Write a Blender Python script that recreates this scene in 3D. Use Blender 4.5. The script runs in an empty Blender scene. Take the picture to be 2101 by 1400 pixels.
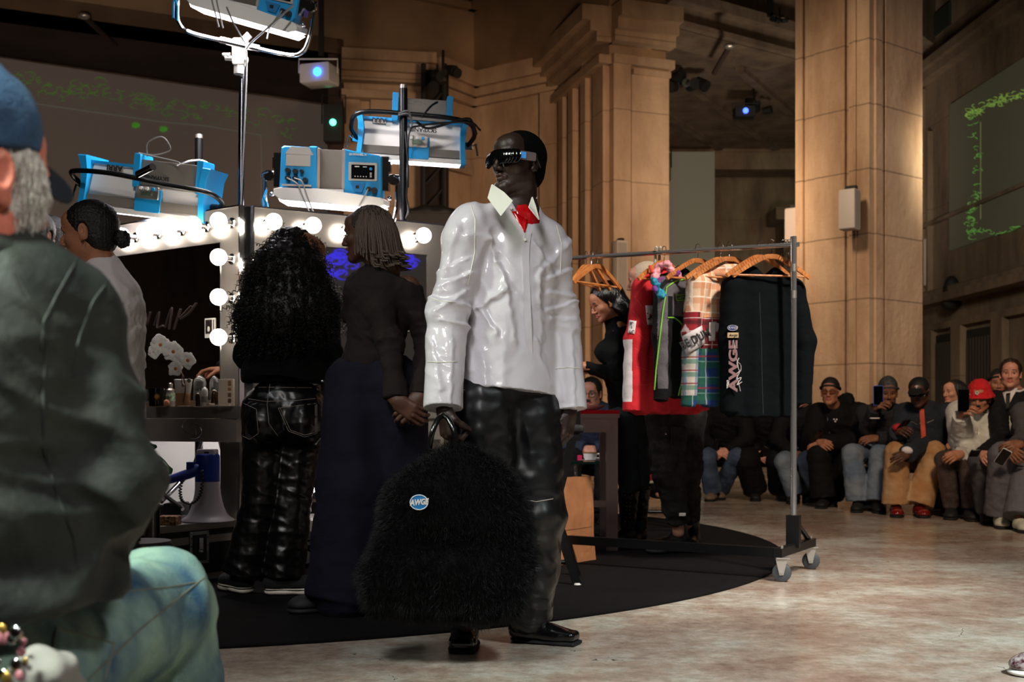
import bpy, math, random
import numpy as np
from mathutils import Vector, Matrix
from mathutils.bvhtree import BVHTree
random.seed(7); rng = np.random.default_rng(7)
SC = bpy.context.scene; COL = SC.collection
# ------------------------------------------------------------------ camera, world, exposure, hall lights
FPX, CX, YH, CAMZ = 2400.0, 1050.5, 862.0, 0.82
cam_d = bpy.data.cameras.new('camera'); cam = bpy.data.objects.new('camera', cam_d); COL.objects.link(cam)
cam.location = (0, 0, CAMZ); cam.rotation_euler = (math.pi/2, 0, 0)
cam_d.sensor_width = 36; cam_d.lens = 36*FPX/2101; cam_d.shift_y = (YH-700)/2101
cam_d.dof.use_dof = True; cam_d.dof.focus_distance = 4.25; cam_d.dof.aperture_fstop = 5.2
cam_d.clip_end = 200
SC.camera = cam
w = bpy.data.worlds.new('hall_air'); SC.world = w; w.use_nodes = True
w.node_tree.nodes['Background'].inputs[0].default_value = (1.0, 0.86, 0.72, 1)
w.node_tree.nodes['Background'].inputs[1].default_value = 0.012
SC.view_settings.view_transform = 'Standard'; SC.view_settings.look = 'None'
SC.view_settings.exposure = 0.0; SC.view_settings.gamma = 1.0; SC.view_settings.use_curve_mapping = False
def light(kind, name, loc, target, power, color, size=1.0, spot=60, blend=0.5, sy=None):
    d = bpy.data.lights.new(name, kind); d.energy = power; d.color = color
    if kind == 'AREA':
        d.size = size
        if sy: d.shape = 'RECTANGLE'; d.size_y = sy
    elif kind == 'SPOT': d.spot_size = math.radians(spot); d.spot_blend = blend; d.shadow_soft_size = size
    else: d.shadow_soft_size = size
    o = bpy.data.objects.new(name, d); COL.objects.link(o); o.location = loc
    o.rotation_euler = (Vector(target)-Vector(loc)).to_track_quat('-Z', 'Y').to_euler()
    return o
# stage lights rigged above the runway: on the model, on the near floor, on the rack, then added fills
light('SPOT', 'stage_or_fill_light', (-2.2, -1.2, 6.4), (0.02, 4.15, 0.8), 1200, (0.97, 0.98, 1.0), 0.9, 22, 0.5)
light('SPOT', 'stage_or_fill_light', (-4.6, 1.9, 4.0), (0.0, 4.25, 1.15), 620, (0.90, 1.0, 0.80), 0.35, 19, 0.5)
light('SPOT', 'stage_or_fill_light', (3.4, -1.5, 6.5), (2.7, 2.8, 0.0), 6200, (0.92, 1.0, 1.0), 0.5, 44, 0.9)
light('SPOT', 'stage_or_fill_light', (3.5, 2.2, 6.0), (1.2, 6.1, 1.0), 2600, (1.0, 0.90, 0.80), 0.4, 34, 0.8)
light('SPOT', 'stage_or_fill_light', (-0.5, -2.0, 5.4), (-1.5, 6.6, 2.35), 900, (1.0, 0.97, 0.94), 0.3, 17, 0.5)  # added spot to brighten the silver panel housings
light('SPOT', 'stage_or_fill_light', (2.0, -1.5, 4.4), (-0.62, 1.5, 1.05), 520, (1.0, 0.97, 0.93), 0.3, 15, 0.6)  # added spot to brighten the seated man's hair and sleeve
light('SPOT', 'stage_or_fill_light', (-1.6, -3.0, 4.6), (-1.2, 5.2, 1.1), 420, (1.0, 0.93, 0.86), 0.6, 30, 0.8)  # added weak front fill over the people on the left
# green tinted wash high on the left, over the front row
light('SPOT', 'green_wash_light', (-1.7, -0.7, 5.0), (-0.62, 1.75, 0.75), 2300, (0.86, 1.0, 0.86), 0.3, 26, 0.6)
# warm washes on the hall walls, then added fills
light('SPOT', 'hall_wash_or_fill_light', (1.5, 9.0, 3.6), (0.6, 24.0, 2.4), 3900, (1.0, 0.67, 0.43), 0.6, 60, 0.8)
light('SPOT', 'hall_wash_or_fill_light', (-1.0, 8.0, 7.5), (5.2, 14.5, 1.8), 2100, (1.0, 0.74, 0.50), 0.6, 42, 0.8)
light('SPOT', 'hall_wash_or_fill_light', (2.2, 3.0, 5.5), (4.2, 10.4, 0.6), 1500, (1.0, 0.76, 0.55), 0.5, 50, 0.8)
light('SPOT', 'hall_wash_or_fill_light', (-4.0, 9.0, 3.0), (-8.0, 24.0, 4.5), 1500, (1.0, 0.80, 0.64), 0.6, 70, 0.9)
light('SPOT', 'green_beam_light', (11.5, 13.0, 7.5), (9.2, 20.5, 6.5), 620, (0.25, 1.0, 0.55), 0.4, 60, 0.9)
light('SPOT', 'hall_wash_or_fill_light', (5.0, 12.0, 4.0), (9.0, 22.0, 3.0), 900, (0.95, 0.85, 0.62), 0.4, 80, 0.9)
light('SPOT', 'hall_wash_or_fill_light', (10.0, 7.0, 4.5), (4.6, 13.2, 3.0), 900, (1.0, 0.8, 0.66), 0.5, 44, 0.9)  # added fill for the column's right face
light('SPOT', 'hall_wash_or_fill_light', (4.5, 17.5, 2.5), (5.0, 26.0, 7.5), 900, (1.0, 0.84, 0.66), 0.5, 90, 0.9)  # added spot to brighten the side hall

def P(px, py, Y):
    return np.array([(px-CX)/FPX*Y, Y, CAMZ-(py-YH)/FPX*Y])
def V3(*a): return np.array(a, float)
def nrm(v):
    v = np.asarray(v, float); return v/max(np.linalg.norm(v), 1e-9)
def frame(fwd, up=(0, 0, 1)):
    """columns right, forward, up"""
    f = nrm(fwd); r = nrm(np.cross(f, up)); u = np.cross(r, f)
    return np.stack([r, f, u], 1)
def rotz(a): c, s = math.cos(a), math.sin(a); return np.array([[c, -s, 0], [s, c, 0], [0, 0, 1.]])
def rotx(a): c, s = math.cos(a), math.sin(a); return np.array([[1., 0, 0], [0, c, -s], [0, s, c]])
def roty(a): c, s = math.cos(a), math.sin(a); return np.array([[c, 0, s], [0, 1., 0], [-s, 0, c]])
# ------------------------------------------------------------------ materials
def lin(c):
    c = np.array(c[:3], float)/255.0
    return tuple(np.where(c <= 0.04045, c/12.92, ((c+0.055)/1.055)**2.4))+(1.0,)
MATS = {}
def mat(name, col, rough=0.6, metal=0.0, bump=None, var=None, coat=0.0, coat_r=0.05, sheen=0.0, emit=0.0,
        emit_col=None, alpha=1.0, trans=0.0, spec=0.5, ior=1.5, sss=0.0):
    if name in MATS: return MATS[name]
    m = bpy.data.materials.new(name); m.use_nodes = True; nt = m.node_tree
    b = nt.nodes['Principled BSDF']; I = b.inputs
    I['Base Color'].default_value = lin(col); I['Roughness'].default_value = rough; I['Metallic'].default_value = metal
    I['Coat Weight'].default_value = coat; I['Coat Roughness'].default_value = coat_r
    I['Sheen Weight'].default_value = sheen; I['Alpha'].default_value = alpha
    I['Transmission Weight'].default_value = trans; I['Specular IOR Level'].default_value = spec; I['IOR'].default_value = ior
    if sss: I['Subsurface Weight'].default_value = sss; I['Subsurface Radius'].default_value = (0.02, 0.008, 0.004)
    if emit: I['Emission Color'].default_value = lin(emit_col or col); I['Emission Strength'].default_value = emit
    L = nt.links
    tc = nt.nodes.new('ShaderNodeTexCoord')
    if var:                                   # scale, darker colour or amount
        n = nt.nodes.new('ShaderNodeTexNoise'); n.inputs['Scale'].default_value = var[0]; n.inputs['Detail'].default_value = 5
        L.new(tc.outputs['Object'], n.inputs['Vector'])
        r = nt.nodes.new('ShaderNodeValToRGB'); r.color_ramp.elements[0].position = 0.35; r.color_ramp.elements[1].position = 0.65
        c0 = var[1] if not isinstance(var[1], (int, float)) else tuple(x*(1-var[1]) for x in col)
        r.color_ramp.elements[0].color = lin(c0); r.color_ramp.elements[1].color = lin(col)
        L.new(n.outputs['Fac'], r.inputs['Fac']); L.new(r.outputs['Color'], I['Base Color'])
    if bump:
        n2 = nt.nodes.new('ShaderNodeTexNoise'); n2.inputs['Scale'].default_value = bump[0]; n2.inputs['Detail'].default_value = 4
        if len(bump) > 2:
            mp = nt.nodes.new('ShaderNodeMapping'); mp.inputs['Scale'].default_value = bump[2]
            L.new(tc.outputs['Object'], mp.inputs['Vector']); L.new(mp.outputs['Vector'], n2.inputs['Vector'])
        else: L.new(tc.outputs['Object'], n2.inputs['Vector'])
        bp = nt.nodes.new('ShaderNodeBump'); bp.inputs['Strength'].default_value = bump[1]; bp.inputs['Distance'].default_value = 0.01
        L.new(n2.outputs['Fac'], bp.inputs['Height']); L.new(bp.outputs['Normal'], I['Normal'])
    MATS[name] = m; return m
def N(m, kind, **kw):
    n = m.node_tree.nodes.new(kind)
    for k, v in kw.items():
        if k in n.inputs: n.inputs[k].default_value = v
        else: setattr(n, k, v)
    return n
# ------------------------------------------------------------------ objects and tags
def link_mesh(name, verts, faces, mats, parent=None, fm=None, smooth=True, local=False):
    me = bpy.data.meshes.new(name)
    verts = np.asarray(verts, float)
    if isinstance(faces, np.ndarray) and faces.ndim == 2:
        n, k = faces.shape
        me.vertices.add(len(verts)); me.vertices.foreach_set('co', verts.astype(np.float32).ravel())
        me.loops.add(n*k); me.loops.foreach_set('vertex_index', faces.astype(np.int32).ravel())
        me.polygons.add(n); me.polygons.foreach_set('loop_start', np.arange(0, n*k, k, dtype=np.int32))
        me.polygons.foreach_set('loop_total', np.full(n, k, dtype=np.int32)); me.update(calc_edges=True)
    else:
        me.from_pydata([tuple(v) for v in verts], [], [list(f) for f in faces]); me.update()
    if not isinstance(mats, (list, tuple)): mats = [mats]
    for m in mats: me.materials.append(m)
    if fm is not None: me.polygons.foreach_set('material_index', np.asarray(fm, np.int32))
    if smooth is True: me.polygons.foreach_set('use_smooth', np.ones(len(me.polygons), bool))
    me.validate()
    o = bpy.data.objects.new(name, me); COL.objects.link(o)
    if parent is not None:
        o.parent = parent
        if not local:
            q = parent; off = Vector((0, 0, 0))
            while q is not None: off += q.location; q = q.parent
            o.location = -off
    return o
def tag(o, label=None, cat=None, group=None, kind=None):
    if label: o['label'] = label
    if cat: o['category'] = cat
    if group: o['group'] = group
    if kind: o['kind'] = kind
    return o
def thing(name, label, cat, loc=(0, 0, 0), group=None, rz=0.0):
    o = bpy.data.objects.new(name, None); COL.objects.link(o); o.location = tuple(loc); o.rotation_euler = (0, 0, rz)
    o.empty_display_size = 0.1
    return tag(o, label, cat, group)
def copy_tree(o, parent=None):
    c = o.copy(); COL.objects.link(c)
    if parent is not None: c.parent = parent
    for ch in list(o.children): copy_tree(ch, c)
    return c
def bvh_of(o):
    me = o.data; M = o.matrix_world if o.parent is None else None
    off = Vector((0, 0, 0)); q = o
    while q is not None: off += q.location; q = q.parent
    return BVHTree.FromPolygons([v.co+off for v in me.vertices], [tuple(p.vertices) for p in me.polygons])
CAMV = Vector((0, 0, CAMZ))
def onto(bvh, px, py, lift=0.002, fallback=None):
    d = Vector(((px-CX)/FPX, 1, -(py-YH)/FPX)).normalized()
    h, n, i, t = bvh.ray_cast(CAMV, d)
    if h is None:
        if fallback is None: return None
        return P(px, py, fallback)
    return np.array(h - d*lift)
# ------------------------------------------------------------------ plain mesh builder
class MB:
    def __init__(s): s.v = []; s.f = []
    def add(s, vs, fs):
        b = len(s.v); s.v += [tuple(map(float, v)) for v in vs]; s.f += [tuple(i+b for i in f) for f in fs]; return s
    def box(s, c, half, R=None, taper=1.0):
        c = np.array(c, float); R = np.eye(3) if R is None else R; hx, hy, hz = half; vs = []
        for z, t in ((-hz, 1), (hz, taper)):
            for x, y in ((-hx, -hy), (hx, -hy), (hx, hy), (-hx, hy)): vs.append(c+R@np.array([x*t, y*t, z]))
        return s.add(vs, [(0, 3, 2, 1), (4, 5, 6, 7), (0, 1, 5, 4), (1, 2, 6, 5), (2, 3, 7, 6), (3, 0, 4, 7)])
    def rbox(s, c, half, r, R=None, n=3):
        """box with rounded vertical-in-local-y edges: outline in local x,z extruded along y, bevelled rims"""
        hx, hy, hz = half; out = []
        for sx, sz, a0 in ((1, 1, 0), (-1, 1, 90), (-1, -1, 180), (1, -1, 270)):
            for i in range(n+1):
                a = math.radians(a0+90*i/n); out.append((sx*(hx-r)+r*math.cos(a), sz*(hz-r)+r*math.sin(a)))
        return s.prism_xz(out, c, hy, R, bev=min(r*0.35, hy*0.4))
    def prism_xz(s, out, c, hy, R=None, bev=0.0):
        c = np.array(c, float); R = np.eye(3) if R is None else R; o = np.array(out); n = len(o); cen = o.mean(0)
        rings = [(-hy, bev), (-hy+bev, 0), (hy-bev, 0), (hy, bev)] if bev > 0 else [(-hy, 0), (hy, 0)]
        vs = []
        for y, b in rings:
            for p in o:
                q = p-(p-cen)/max(np.linalg.norm(p-cen), 1e-6)*b; vs.append(c+R@np.array([q[0], y, q[1]]))
        fs = []
        for k in range(len(rings)-1):
            for i in range(n): j = (i+1) % n; fs.append((k*n+i, k*n+j, (k+1)*n+j, (k+1)*n+i))
        fs.append(tuple(range(n))[::-1]); fs.append(tuple(range((len(rings)-1)*n, len(rings)*n)))
        return s.add(vs, fs)
    def cyl(s, a, b, ra, rb=None, n=12, caps=True):
        return s.tube([a, b], [ra, ra if rb is None else rb], n, caps)
    def tube(s, pts, r, n=8, caps=True, closed=False):
        pts = [np.array(p, float) for p in pts]; m = len(pts)
        if not hasattr(r, '__len__'): r = [r]*m
        vs = []; prev = None
        for i, p in enumerate(pts):
            if closed: d = pts[(i+1) % m]-pts[i-1]
            else: d = pts[min(i+1, m-1)]-pts[max(i-1, 0)]
            d = nrm(d)
            if prev is None:
                ref = np.array([0, 0, 1.]) if abs(d[2]) < 0.9 else np.array([1., 0, 0]); u = nrm(np.cross(d, ref))
            else: u = nrm(prev-d*np.dot(prev, d))
            prev = u; v = np.cross(d, u)
            for k in range(n): a = 2*math.pi*k/n; vs.append(p+(u*math.cos(a)+v*math.sin(a))*r[i])
        fs = []
        for i in range(m if closed else m-1):
            j = (i+1) % m
            for k in range(n): l = (k+1) % n; fs.append((i*n+k, i*n+l, j*n+l, j*n+k))
        if caps and not closed: fs.append(tuple(range(n))[::-1]); fs.append(tuple(range((m-1)*n, m*n)))
        return s.add(vs, fs)
    def lathe(s, prof, c=(0, 0, 0), n=20, R=None):
        c = np.array(c, float); R = np.eye(3) if R is None else R; vs = []
        for r, z in prof:
            for k in range(n): a = 2*math.pi*k/n; vs.append(c+R@np.array([r*math.cos(a), r*math.sin(a), z]))
        fs = []; m = len(prof)
        for i in range(m-1):
            for k in range(n): l = (k+1) % n; fs.append((i*n+k, i*n+l, (i+1)*n+l, (i+1)*n+k))
        fs.append(tuple(range(n))[::-1]); fs.append(tuple(range((m-1)*n, m*n)))
        return s.add(vs, fs)
    def ball(s, c, r, n=14, m=8, R=None, sq=(1, 1, 1)):
        prof = [(max(r*math.sin(math.pi*i/m), 1e-4), -r*math.cos(math.pi*i/m)) for i in range(m+1)]
        R = np.eye(3) if R is None else R
        return s.lathe(prof, c, n, R@np.diag(sq))
    def build(s, name, m, parent=None, smooth=None, local=False):
        o = link_mesh(name, s.v, s.f, m, parent, smooth=False, local=local)
        if smooth is not False and len(o.data.polygons):
            o.data.polygons.foreach_set('use_smooth', np.ones(len(o.data.polygons), bool))
            try: o.data.set_sharp_from_angle(angle=math.radians(smooth or 38))
            except Exception: pass
        return o
def arc(pts, n=6):
    """Catmull-Rom through the points"""
    p = [np.array(q, float) for q in pts]; p = [2*p[0]-p[1]]+p+[2*p[-1]-p[-2]]; out = []
    for i in range(1, len(p)-2):
        for k in range(n):
            t = k/n; a, b, c, d = p[i-1:i+3]
            out.append(0.5*((2*b)+(c-a)*t+(2*a-5*b+4*c-d)*t*t+(-a+3*b-3*c+d)*t**3))
    out.append(p[-2]); return out
# ------------------------------------------------------------------ signed distance surfaces (bodies, cloth, soft shapes)
def wob(v, L, seed=0.0):
    """cheap smooth noise in -1..1 on points v, wavelength L"""
    x, y, z = (v/L*6.2832).T
    return (np.sin(x+1.3*np.sin(y*0.7+seed)+seed)+np.sin(y*1.1+1.7*np.sin(z*0.8+seed*2)+2)+np.sin(z*0.9+1.1*np.sin(x*0.9+seed*3)+4))/3.0
class SDF:
    def __init__(s, h=0.008): s.h = h; s.ops = []
    def _op(s, fn, lo, hi, k, op): s.ops.append((fn, np.array(lo, float), np.array(hi, float), k, op)); return s
    def cone(s, a, b, ra, rb=None, k=0.02, flat=None, ends=(0, 0), op='+'):
        a = np.array(a, float); b = np.array(b, float); rb = ra if rb is None else rb; ba = b-a; L = max(np.linalg.norm(ba), 1e-6); L2 = L*L
        rm = max(ra, rb); lo = np.minimum(a, b)-rm; hi = np.maximum(a, b)+rm
        def fn(x, y, z):
            dx, dy, dz = x-a[0], y-a[1], z-a[2]
            t = (dx*ba[0]+dy*ba[1]+dz*ba[2])/L2; tc = np.clip(t, 0, 1)
            qx, qy, qz = dx-ba[0]*tc, dy-ba[1]*tc, dz-ba[2]*tc
            q2 = qx*qx+qy*qy+qz*qz
            if flat is not None:
                n, sc = flat; c = qx*n[0]+qy*n[1]+qz*n[2]; q2 = q2+(sc*sc-1)*c*c
            d = np.sqrt(np.maximum(q2, 1e-12))-(ra+(rb-ra)*tc)
            if flat is not None: d = d/ (1+0.5*(max(flat[1], 1)-1))
            if ends[0]: d = np.maximum(d, -t*L)
            if ends[1]: d = np.maximum(d, (t-1)*L)
            return d
        return s._op(fn, lo, hi, k, op)
    def chain(s, pts, rs, k=0.02, flat=None, ends=(0, 0), op='+'):
        n = len(pts)
        for i in range(n-1): s.cone(pts[i], pts[i+1], rs[i], rs[i+1], k, flat, (ends[0] if i == 0 else 0, ends[1] if i == n-2 else 0), op)
        return s
    def ell(s, c, r, R=None, k=0.02, op='+'):
        c = np.array(c, float); R = np.eye(3) if R is None else np.asarray(R); r = np.array(r, float)
        e = np.sqrt(((R*r[None, :])**2).sum(1)); M = R.T
        def fn(x, y, z):
            d = (x-c[0], y-c[1], z-c[2]); q = [M[i, 0]*d[0]+M[i, 1]*d[1]+M[i, 2]*d[2] for i in range(3)]
            k0 = np.sqrt(sum((q[i]/r[i])**2 for i in range(3))+1e-12); k1 = np.sqrt(sum((q[i]/r[i]**2)**2 for i in range(3))+1e-12)
            return k0*(k0-1)/k1
        return s._op(fn, c-e, c+e, k, op)
    def box(s, c, half, R=None, rnd=0.01, k=0.01, op='+'):
        c = np.array(c, float); R = np.eye(3) if R is None else np.asarray(R); hh = np.array(half, float)
        e = (np.abs(R)*hh[None, :]).sum(1)+rnd; M = R.T; rnd = min(rnd, hh.min()*0.98)
        def fn(x, y, z):
            d = (x-c[0], y-c[1], z-c[2]); q = [np.abs(M[i, 0]*d[0]+M[i, 1]*d[1]+M[i, 2]*d[2])-(hh[i]-rnd) for i in range(3)]
            o = np.sqrt(sum(np.maximum(t, 0)**2 for t in q)); return o+np.minimum(np.maximum(np.maximum(q[0], q[1]), q[2]), 0)-rnd
        return s._op(fn, c-e, c+e, k, op)
    def plane(s, c, n, lo, hi, k=0.004):
        """cut away everything on the side n points to, within lo..hi"""
        c = np.array(c, float); n = nrm(n)
        return s._op(lambda x, y, z: -((x-c[0])*n[0]+(y-c[1])*n[1]+(z-c[2])*n[2]), lo, hi, k, '-')
    def mesh(s, disp=None):
        h = s.h; A = [o for o in s.ops if o[4] == '+']
        lo = np.min([o[1] for o in A], 0)-4*h; hi = np.max([o[2] for o in A], 0)+4*h
        n = np.ceil((hi-lo)/h).astype(int)+1
        ax = [(lo[i]+h*np.arange(n[i])).astype(np.float32) for i in range(3)]
        Fd = np.full(tuple(n), 1.0, np.float32)
        for fn, l, u, k, op in s.ops:
            pad = max(k, 0)+3*h
            i0 = np.clip(np.floor((l-pad-lo)/h).astype(int), 0, n-1); i1 = np.clip(np.ceil((u+pad-lo)/h).astype(int)+1, 1, n)
            if (i1 <= i0).any(): continue
            sl = tuple(slice(i0[i], i1[i]) for i in range(3))
            d = fn(ax[0][sl[0]][:, None, None], ax[1][sl[1]][None, :, None], ax[2][sl[2]][None, None, :]).astype(np.float32)
            a = Fd[sl]
            if op == '+':
                hh = np.maximum(k-np.abs(a-d), 0)/max(k, 1e-6); Fd[sl] = np.minimum(a, d)-hh*hh*k*0.25
            else:
                d = -d; hh = np.maximum(k-np.abs(a-d), 0)/max(k, 1e-6); Fd[sl] = np.maximum(a, d)+hh*hh*k*0.25
        v, f = nets(Fd, lo, h)
        if disp is not None and len(v):
            nn = normals(v, f); v = v+nn*np.asarray(disp(v))[:, None]
        return v, f
def nets(Fd, lo, h):
    n = np.array(Fd.shape); ins = Fd < 0
    c = [Fd[i:n[0]-1+i, j:n[1]-1+j, k:n[2]-1+k] for i in (0, 1) for j in (0, 1) for k in (0, 1)]
    si = [ins[i:n[0]-1+i, j:n[1]-1+j, k:n[2]-1+k] for i in (0, 1) for j in (0, 1) for k in (0, 1)]
    cnt = sum(x.astype(np.int8) for x in si); act = (cnt > 0) & (cnt < 8)
    idx = np.argwhere(act); cv = np.stack([x[act] for x in c], 1)
    off = np.array([(i, j, k) for i in (0, 1) for j in (0, 1) for k in (0, 1)], float)
    acc = np.zeros((len(idx), 3)); w = np.zeros(len(idx))
    for a in range(8):
        for b in range(a+1, 8):
            if np.abs(off[a]-off[b]).sum() != 1: continue
            m = (cv[:, a] < 0) != (cv[:, b] < 0)
            t = cv[m, a]/(cv[m, a]-cv[m, b]); acc[m] += off[a]+(off[b]-off[a])*t[:, None]; w[m] += 1
    v = (idx+acc/np.maximum(w, 1)[:, None])*h+lo
    ID = np.full(act.shape, -1, np.int32); ID[act] = np.arange(len(idx))
    Q = []
    for ax in range(3):
        a1, a2 = (ax+1) % 3, (ax+2) % 3
        s0 = [slice(None)]*3; s1 = [slice(None)]*3; s0[ax] = slice(0, -1); s1[ax] = slice(1, None)
        A = ins[tuple(s0)]; B = ins[tuple(s1)]; m = A != B
        e = np.argwhere(m); fl = A[m]
        ok = (e[:, a1] > 0) & (e[:, a2] > 0) & (e[:, a1] < n[a1]-1) & (e[:, a2] < n[a2]-1); e = e[ok]; fl = fl[ok]
        def cell(d1, d2):
            q = e.copy(); q[:, a1] += d1; q[:, a2] += d2; return ID[q[:, 0], q[:, 1], q[:, 2]]
        q = np.stack([cell(-1, -1), cell(0, -1), cell(0, 0), cell(-1, 0)], 1)
        q[~fl] = q[~fl][:, ::-1]; Q.append(q)
    return v, np.concatenate(Q)
def normals(v, f):
    d1 = v[f[:, 2]]-v[f[:, 0]]; d2 = v[f[:, 3 if f.shape[1] > 3 else 1]]-v[f[:, 1]]
    fn = np.cross(d1, d2); nn = np.zeros_like(v)
    for k in range(f.shape[1]): np.add.at(nn, f[:, k], fn)
    return nn/np.maximum(np.linalg.norm(nn, axis=1), 1e-9)[:, None]
def joined(parts):
    """(v, f, matindex) list -> one set of arrays"""
    V = []; Fc = []; Mi = []; b = 0
    for v, f, m in parts:
        V.append(v); Fc.append(f+b); Mi.append(np.full(len(f), m) if np.isscalar(m) else m); b += len(v)
    return np.concatenate(V), np.concatenate(Fc), np.concatenate(Mi)
def strands(polys, rad, sides=4):
    """many thin tapering tubes as one quad mesh. polys (n, m, 3)"""
    polys = np.asarray(polys, float); n, m, _ = polys.shape
    d = np.gradient(polys, axis=1); d /= np.maximum(np.linalg.norm(d, axis=2), 1e-9)[..., None]
    ref = np.where(np.abs(d[..., 2:3]) < 0.9, np.array([0, 0, 1.]), np.array([1., 0, 0]))
    u = np.cross(d, ref); u /= np.maximum(np.linalg.norm(u, axis=2), 1e-9)[..., None]; w_ = np.cross(d, u)
    rad = np.broadcast_to(rad, (n, m)); ang = 2*np.pi*np.arange(sides)/sides
    v = polys[:, :, None]+(u[:, :, None]*np.cos(ang)[:, None]+w_[:, :, None]*np.sin(ang)[:, None])*rad[:, :, None, None]
    i = np.arange(m-1)[:, None]; k = np.arange(sides)[None]; k2 = (k+1) % sides
    q = np.stack([i*sides+k, i*sides+k2, (i+1)*sides+k2, (i+1)*sides+k], -1).reshape(-1, 4)
    f = (q[None]+(np.arange(n)*m*sides)[:, None, None]).reshape(-1, 4)
    return v.reshape(-1, 3), f
def text(name, s, size, m, c, xdir, updir, parent=None, ext=0.001, bvh=None, bold=0.0, shear=0.0, sx=1.0, lift=0.002):
    cu = bpy.data.curves.new(name, 'FONT'); cu.body = s; cu.size = size; cu.extrude = ext; cu.offset = bold; cu.shear = shear
    cu.align_x = 'CENTER'; cu.align_y = 'CENTER'; cu.resolution_u = 3
    t = bpy.data.objects.new(name, cu); COL.objects.link(t)
    dg = bpy.context.evaluated_depsgraph_get(); me = bpy.data.meshes.new_from_object(t.evaluated_get(dg))
    bpy.data.objects.remove(t)
    X = nrm(xdir); U = nrm(np.array(updir)-X*np.dot(updir, X)); Nn = np.cross(X, U); c = np.array(c, float)
    vs = [c+X*v.co.x*sx+U*v.co.y+Nn*v.co.z for v in me.vertices]; fs = [tuple(p.vertices) for p in me.polygons]
    if bvh is not None:
        out = []
        for v in vs:
            d = Vector(v)-CAMV; d.normalize(); h, n, i, tt = bvh.ray_cast(CAMV, d)
            out.append(np.array(h-d*lift) if h is not None and abs((h-CAMV).length-(Vector(v)-CAMV).length) < 0.3 else v)
        vs = out
    return link_mesh(name, vs, fs, m, parent, smooth=False)
# ------------------------------------------------------------------ shared materials
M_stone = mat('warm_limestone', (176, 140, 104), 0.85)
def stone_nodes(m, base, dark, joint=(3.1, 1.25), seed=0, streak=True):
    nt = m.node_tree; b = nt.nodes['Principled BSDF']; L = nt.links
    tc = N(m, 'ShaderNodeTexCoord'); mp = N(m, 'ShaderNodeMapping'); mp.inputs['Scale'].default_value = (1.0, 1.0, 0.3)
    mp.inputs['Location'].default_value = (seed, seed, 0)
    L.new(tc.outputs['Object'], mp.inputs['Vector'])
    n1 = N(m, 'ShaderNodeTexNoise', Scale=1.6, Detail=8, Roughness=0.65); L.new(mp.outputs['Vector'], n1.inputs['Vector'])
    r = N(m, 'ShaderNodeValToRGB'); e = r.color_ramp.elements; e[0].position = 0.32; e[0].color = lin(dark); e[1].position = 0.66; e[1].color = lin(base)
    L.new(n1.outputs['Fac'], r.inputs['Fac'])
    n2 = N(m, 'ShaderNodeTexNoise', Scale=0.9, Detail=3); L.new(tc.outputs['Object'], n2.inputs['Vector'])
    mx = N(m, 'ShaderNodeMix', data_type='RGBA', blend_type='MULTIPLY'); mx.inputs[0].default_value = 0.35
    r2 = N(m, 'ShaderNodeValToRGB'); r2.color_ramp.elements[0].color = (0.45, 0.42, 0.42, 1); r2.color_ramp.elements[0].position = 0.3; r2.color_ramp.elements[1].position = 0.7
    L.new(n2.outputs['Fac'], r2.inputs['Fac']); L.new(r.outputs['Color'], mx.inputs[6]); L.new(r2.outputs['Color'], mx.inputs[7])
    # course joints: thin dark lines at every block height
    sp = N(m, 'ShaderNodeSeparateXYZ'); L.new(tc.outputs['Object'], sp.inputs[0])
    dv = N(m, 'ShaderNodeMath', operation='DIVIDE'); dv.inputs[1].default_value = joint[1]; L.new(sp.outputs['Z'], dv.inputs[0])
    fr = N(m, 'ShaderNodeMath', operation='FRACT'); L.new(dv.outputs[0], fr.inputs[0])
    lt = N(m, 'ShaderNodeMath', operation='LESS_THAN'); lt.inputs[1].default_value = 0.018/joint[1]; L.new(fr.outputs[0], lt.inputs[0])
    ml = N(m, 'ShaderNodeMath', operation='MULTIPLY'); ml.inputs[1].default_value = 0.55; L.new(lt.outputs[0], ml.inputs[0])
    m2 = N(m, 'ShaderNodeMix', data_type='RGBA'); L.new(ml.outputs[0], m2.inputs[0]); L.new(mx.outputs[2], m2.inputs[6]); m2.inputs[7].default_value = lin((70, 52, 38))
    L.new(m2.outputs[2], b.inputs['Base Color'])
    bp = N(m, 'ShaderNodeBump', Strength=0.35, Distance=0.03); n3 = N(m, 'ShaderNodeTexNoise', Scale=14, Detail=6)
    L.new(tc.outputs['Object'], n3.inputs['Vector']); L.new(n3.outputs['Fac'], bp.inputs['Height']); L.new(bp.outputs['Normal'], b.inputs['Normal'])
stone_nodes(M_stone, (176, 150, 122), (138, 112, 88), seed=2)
M_stone_col = mat('veined_column_stone', (190, 160, 128), 0.75); stone_nodes(M_stone_col, (192, 166, 138), (142, 110, 82), joint=(3, 0.72), seed=9)
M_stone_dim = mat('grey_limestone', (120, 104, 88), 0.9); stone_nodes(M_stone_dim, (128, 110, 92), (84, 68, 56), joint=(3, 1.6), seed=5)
M_plaster = mat('brown_plaster', (150, 122, 92), 0.9, bump=(3, 0.3), var=(0.6, 0.25))
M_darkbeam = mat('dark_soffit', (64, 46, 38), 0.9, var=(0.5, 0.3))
M_floor = mat('polished_terrazzo', (190, 180, 168), 0.3, spec=0.55)
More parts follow.
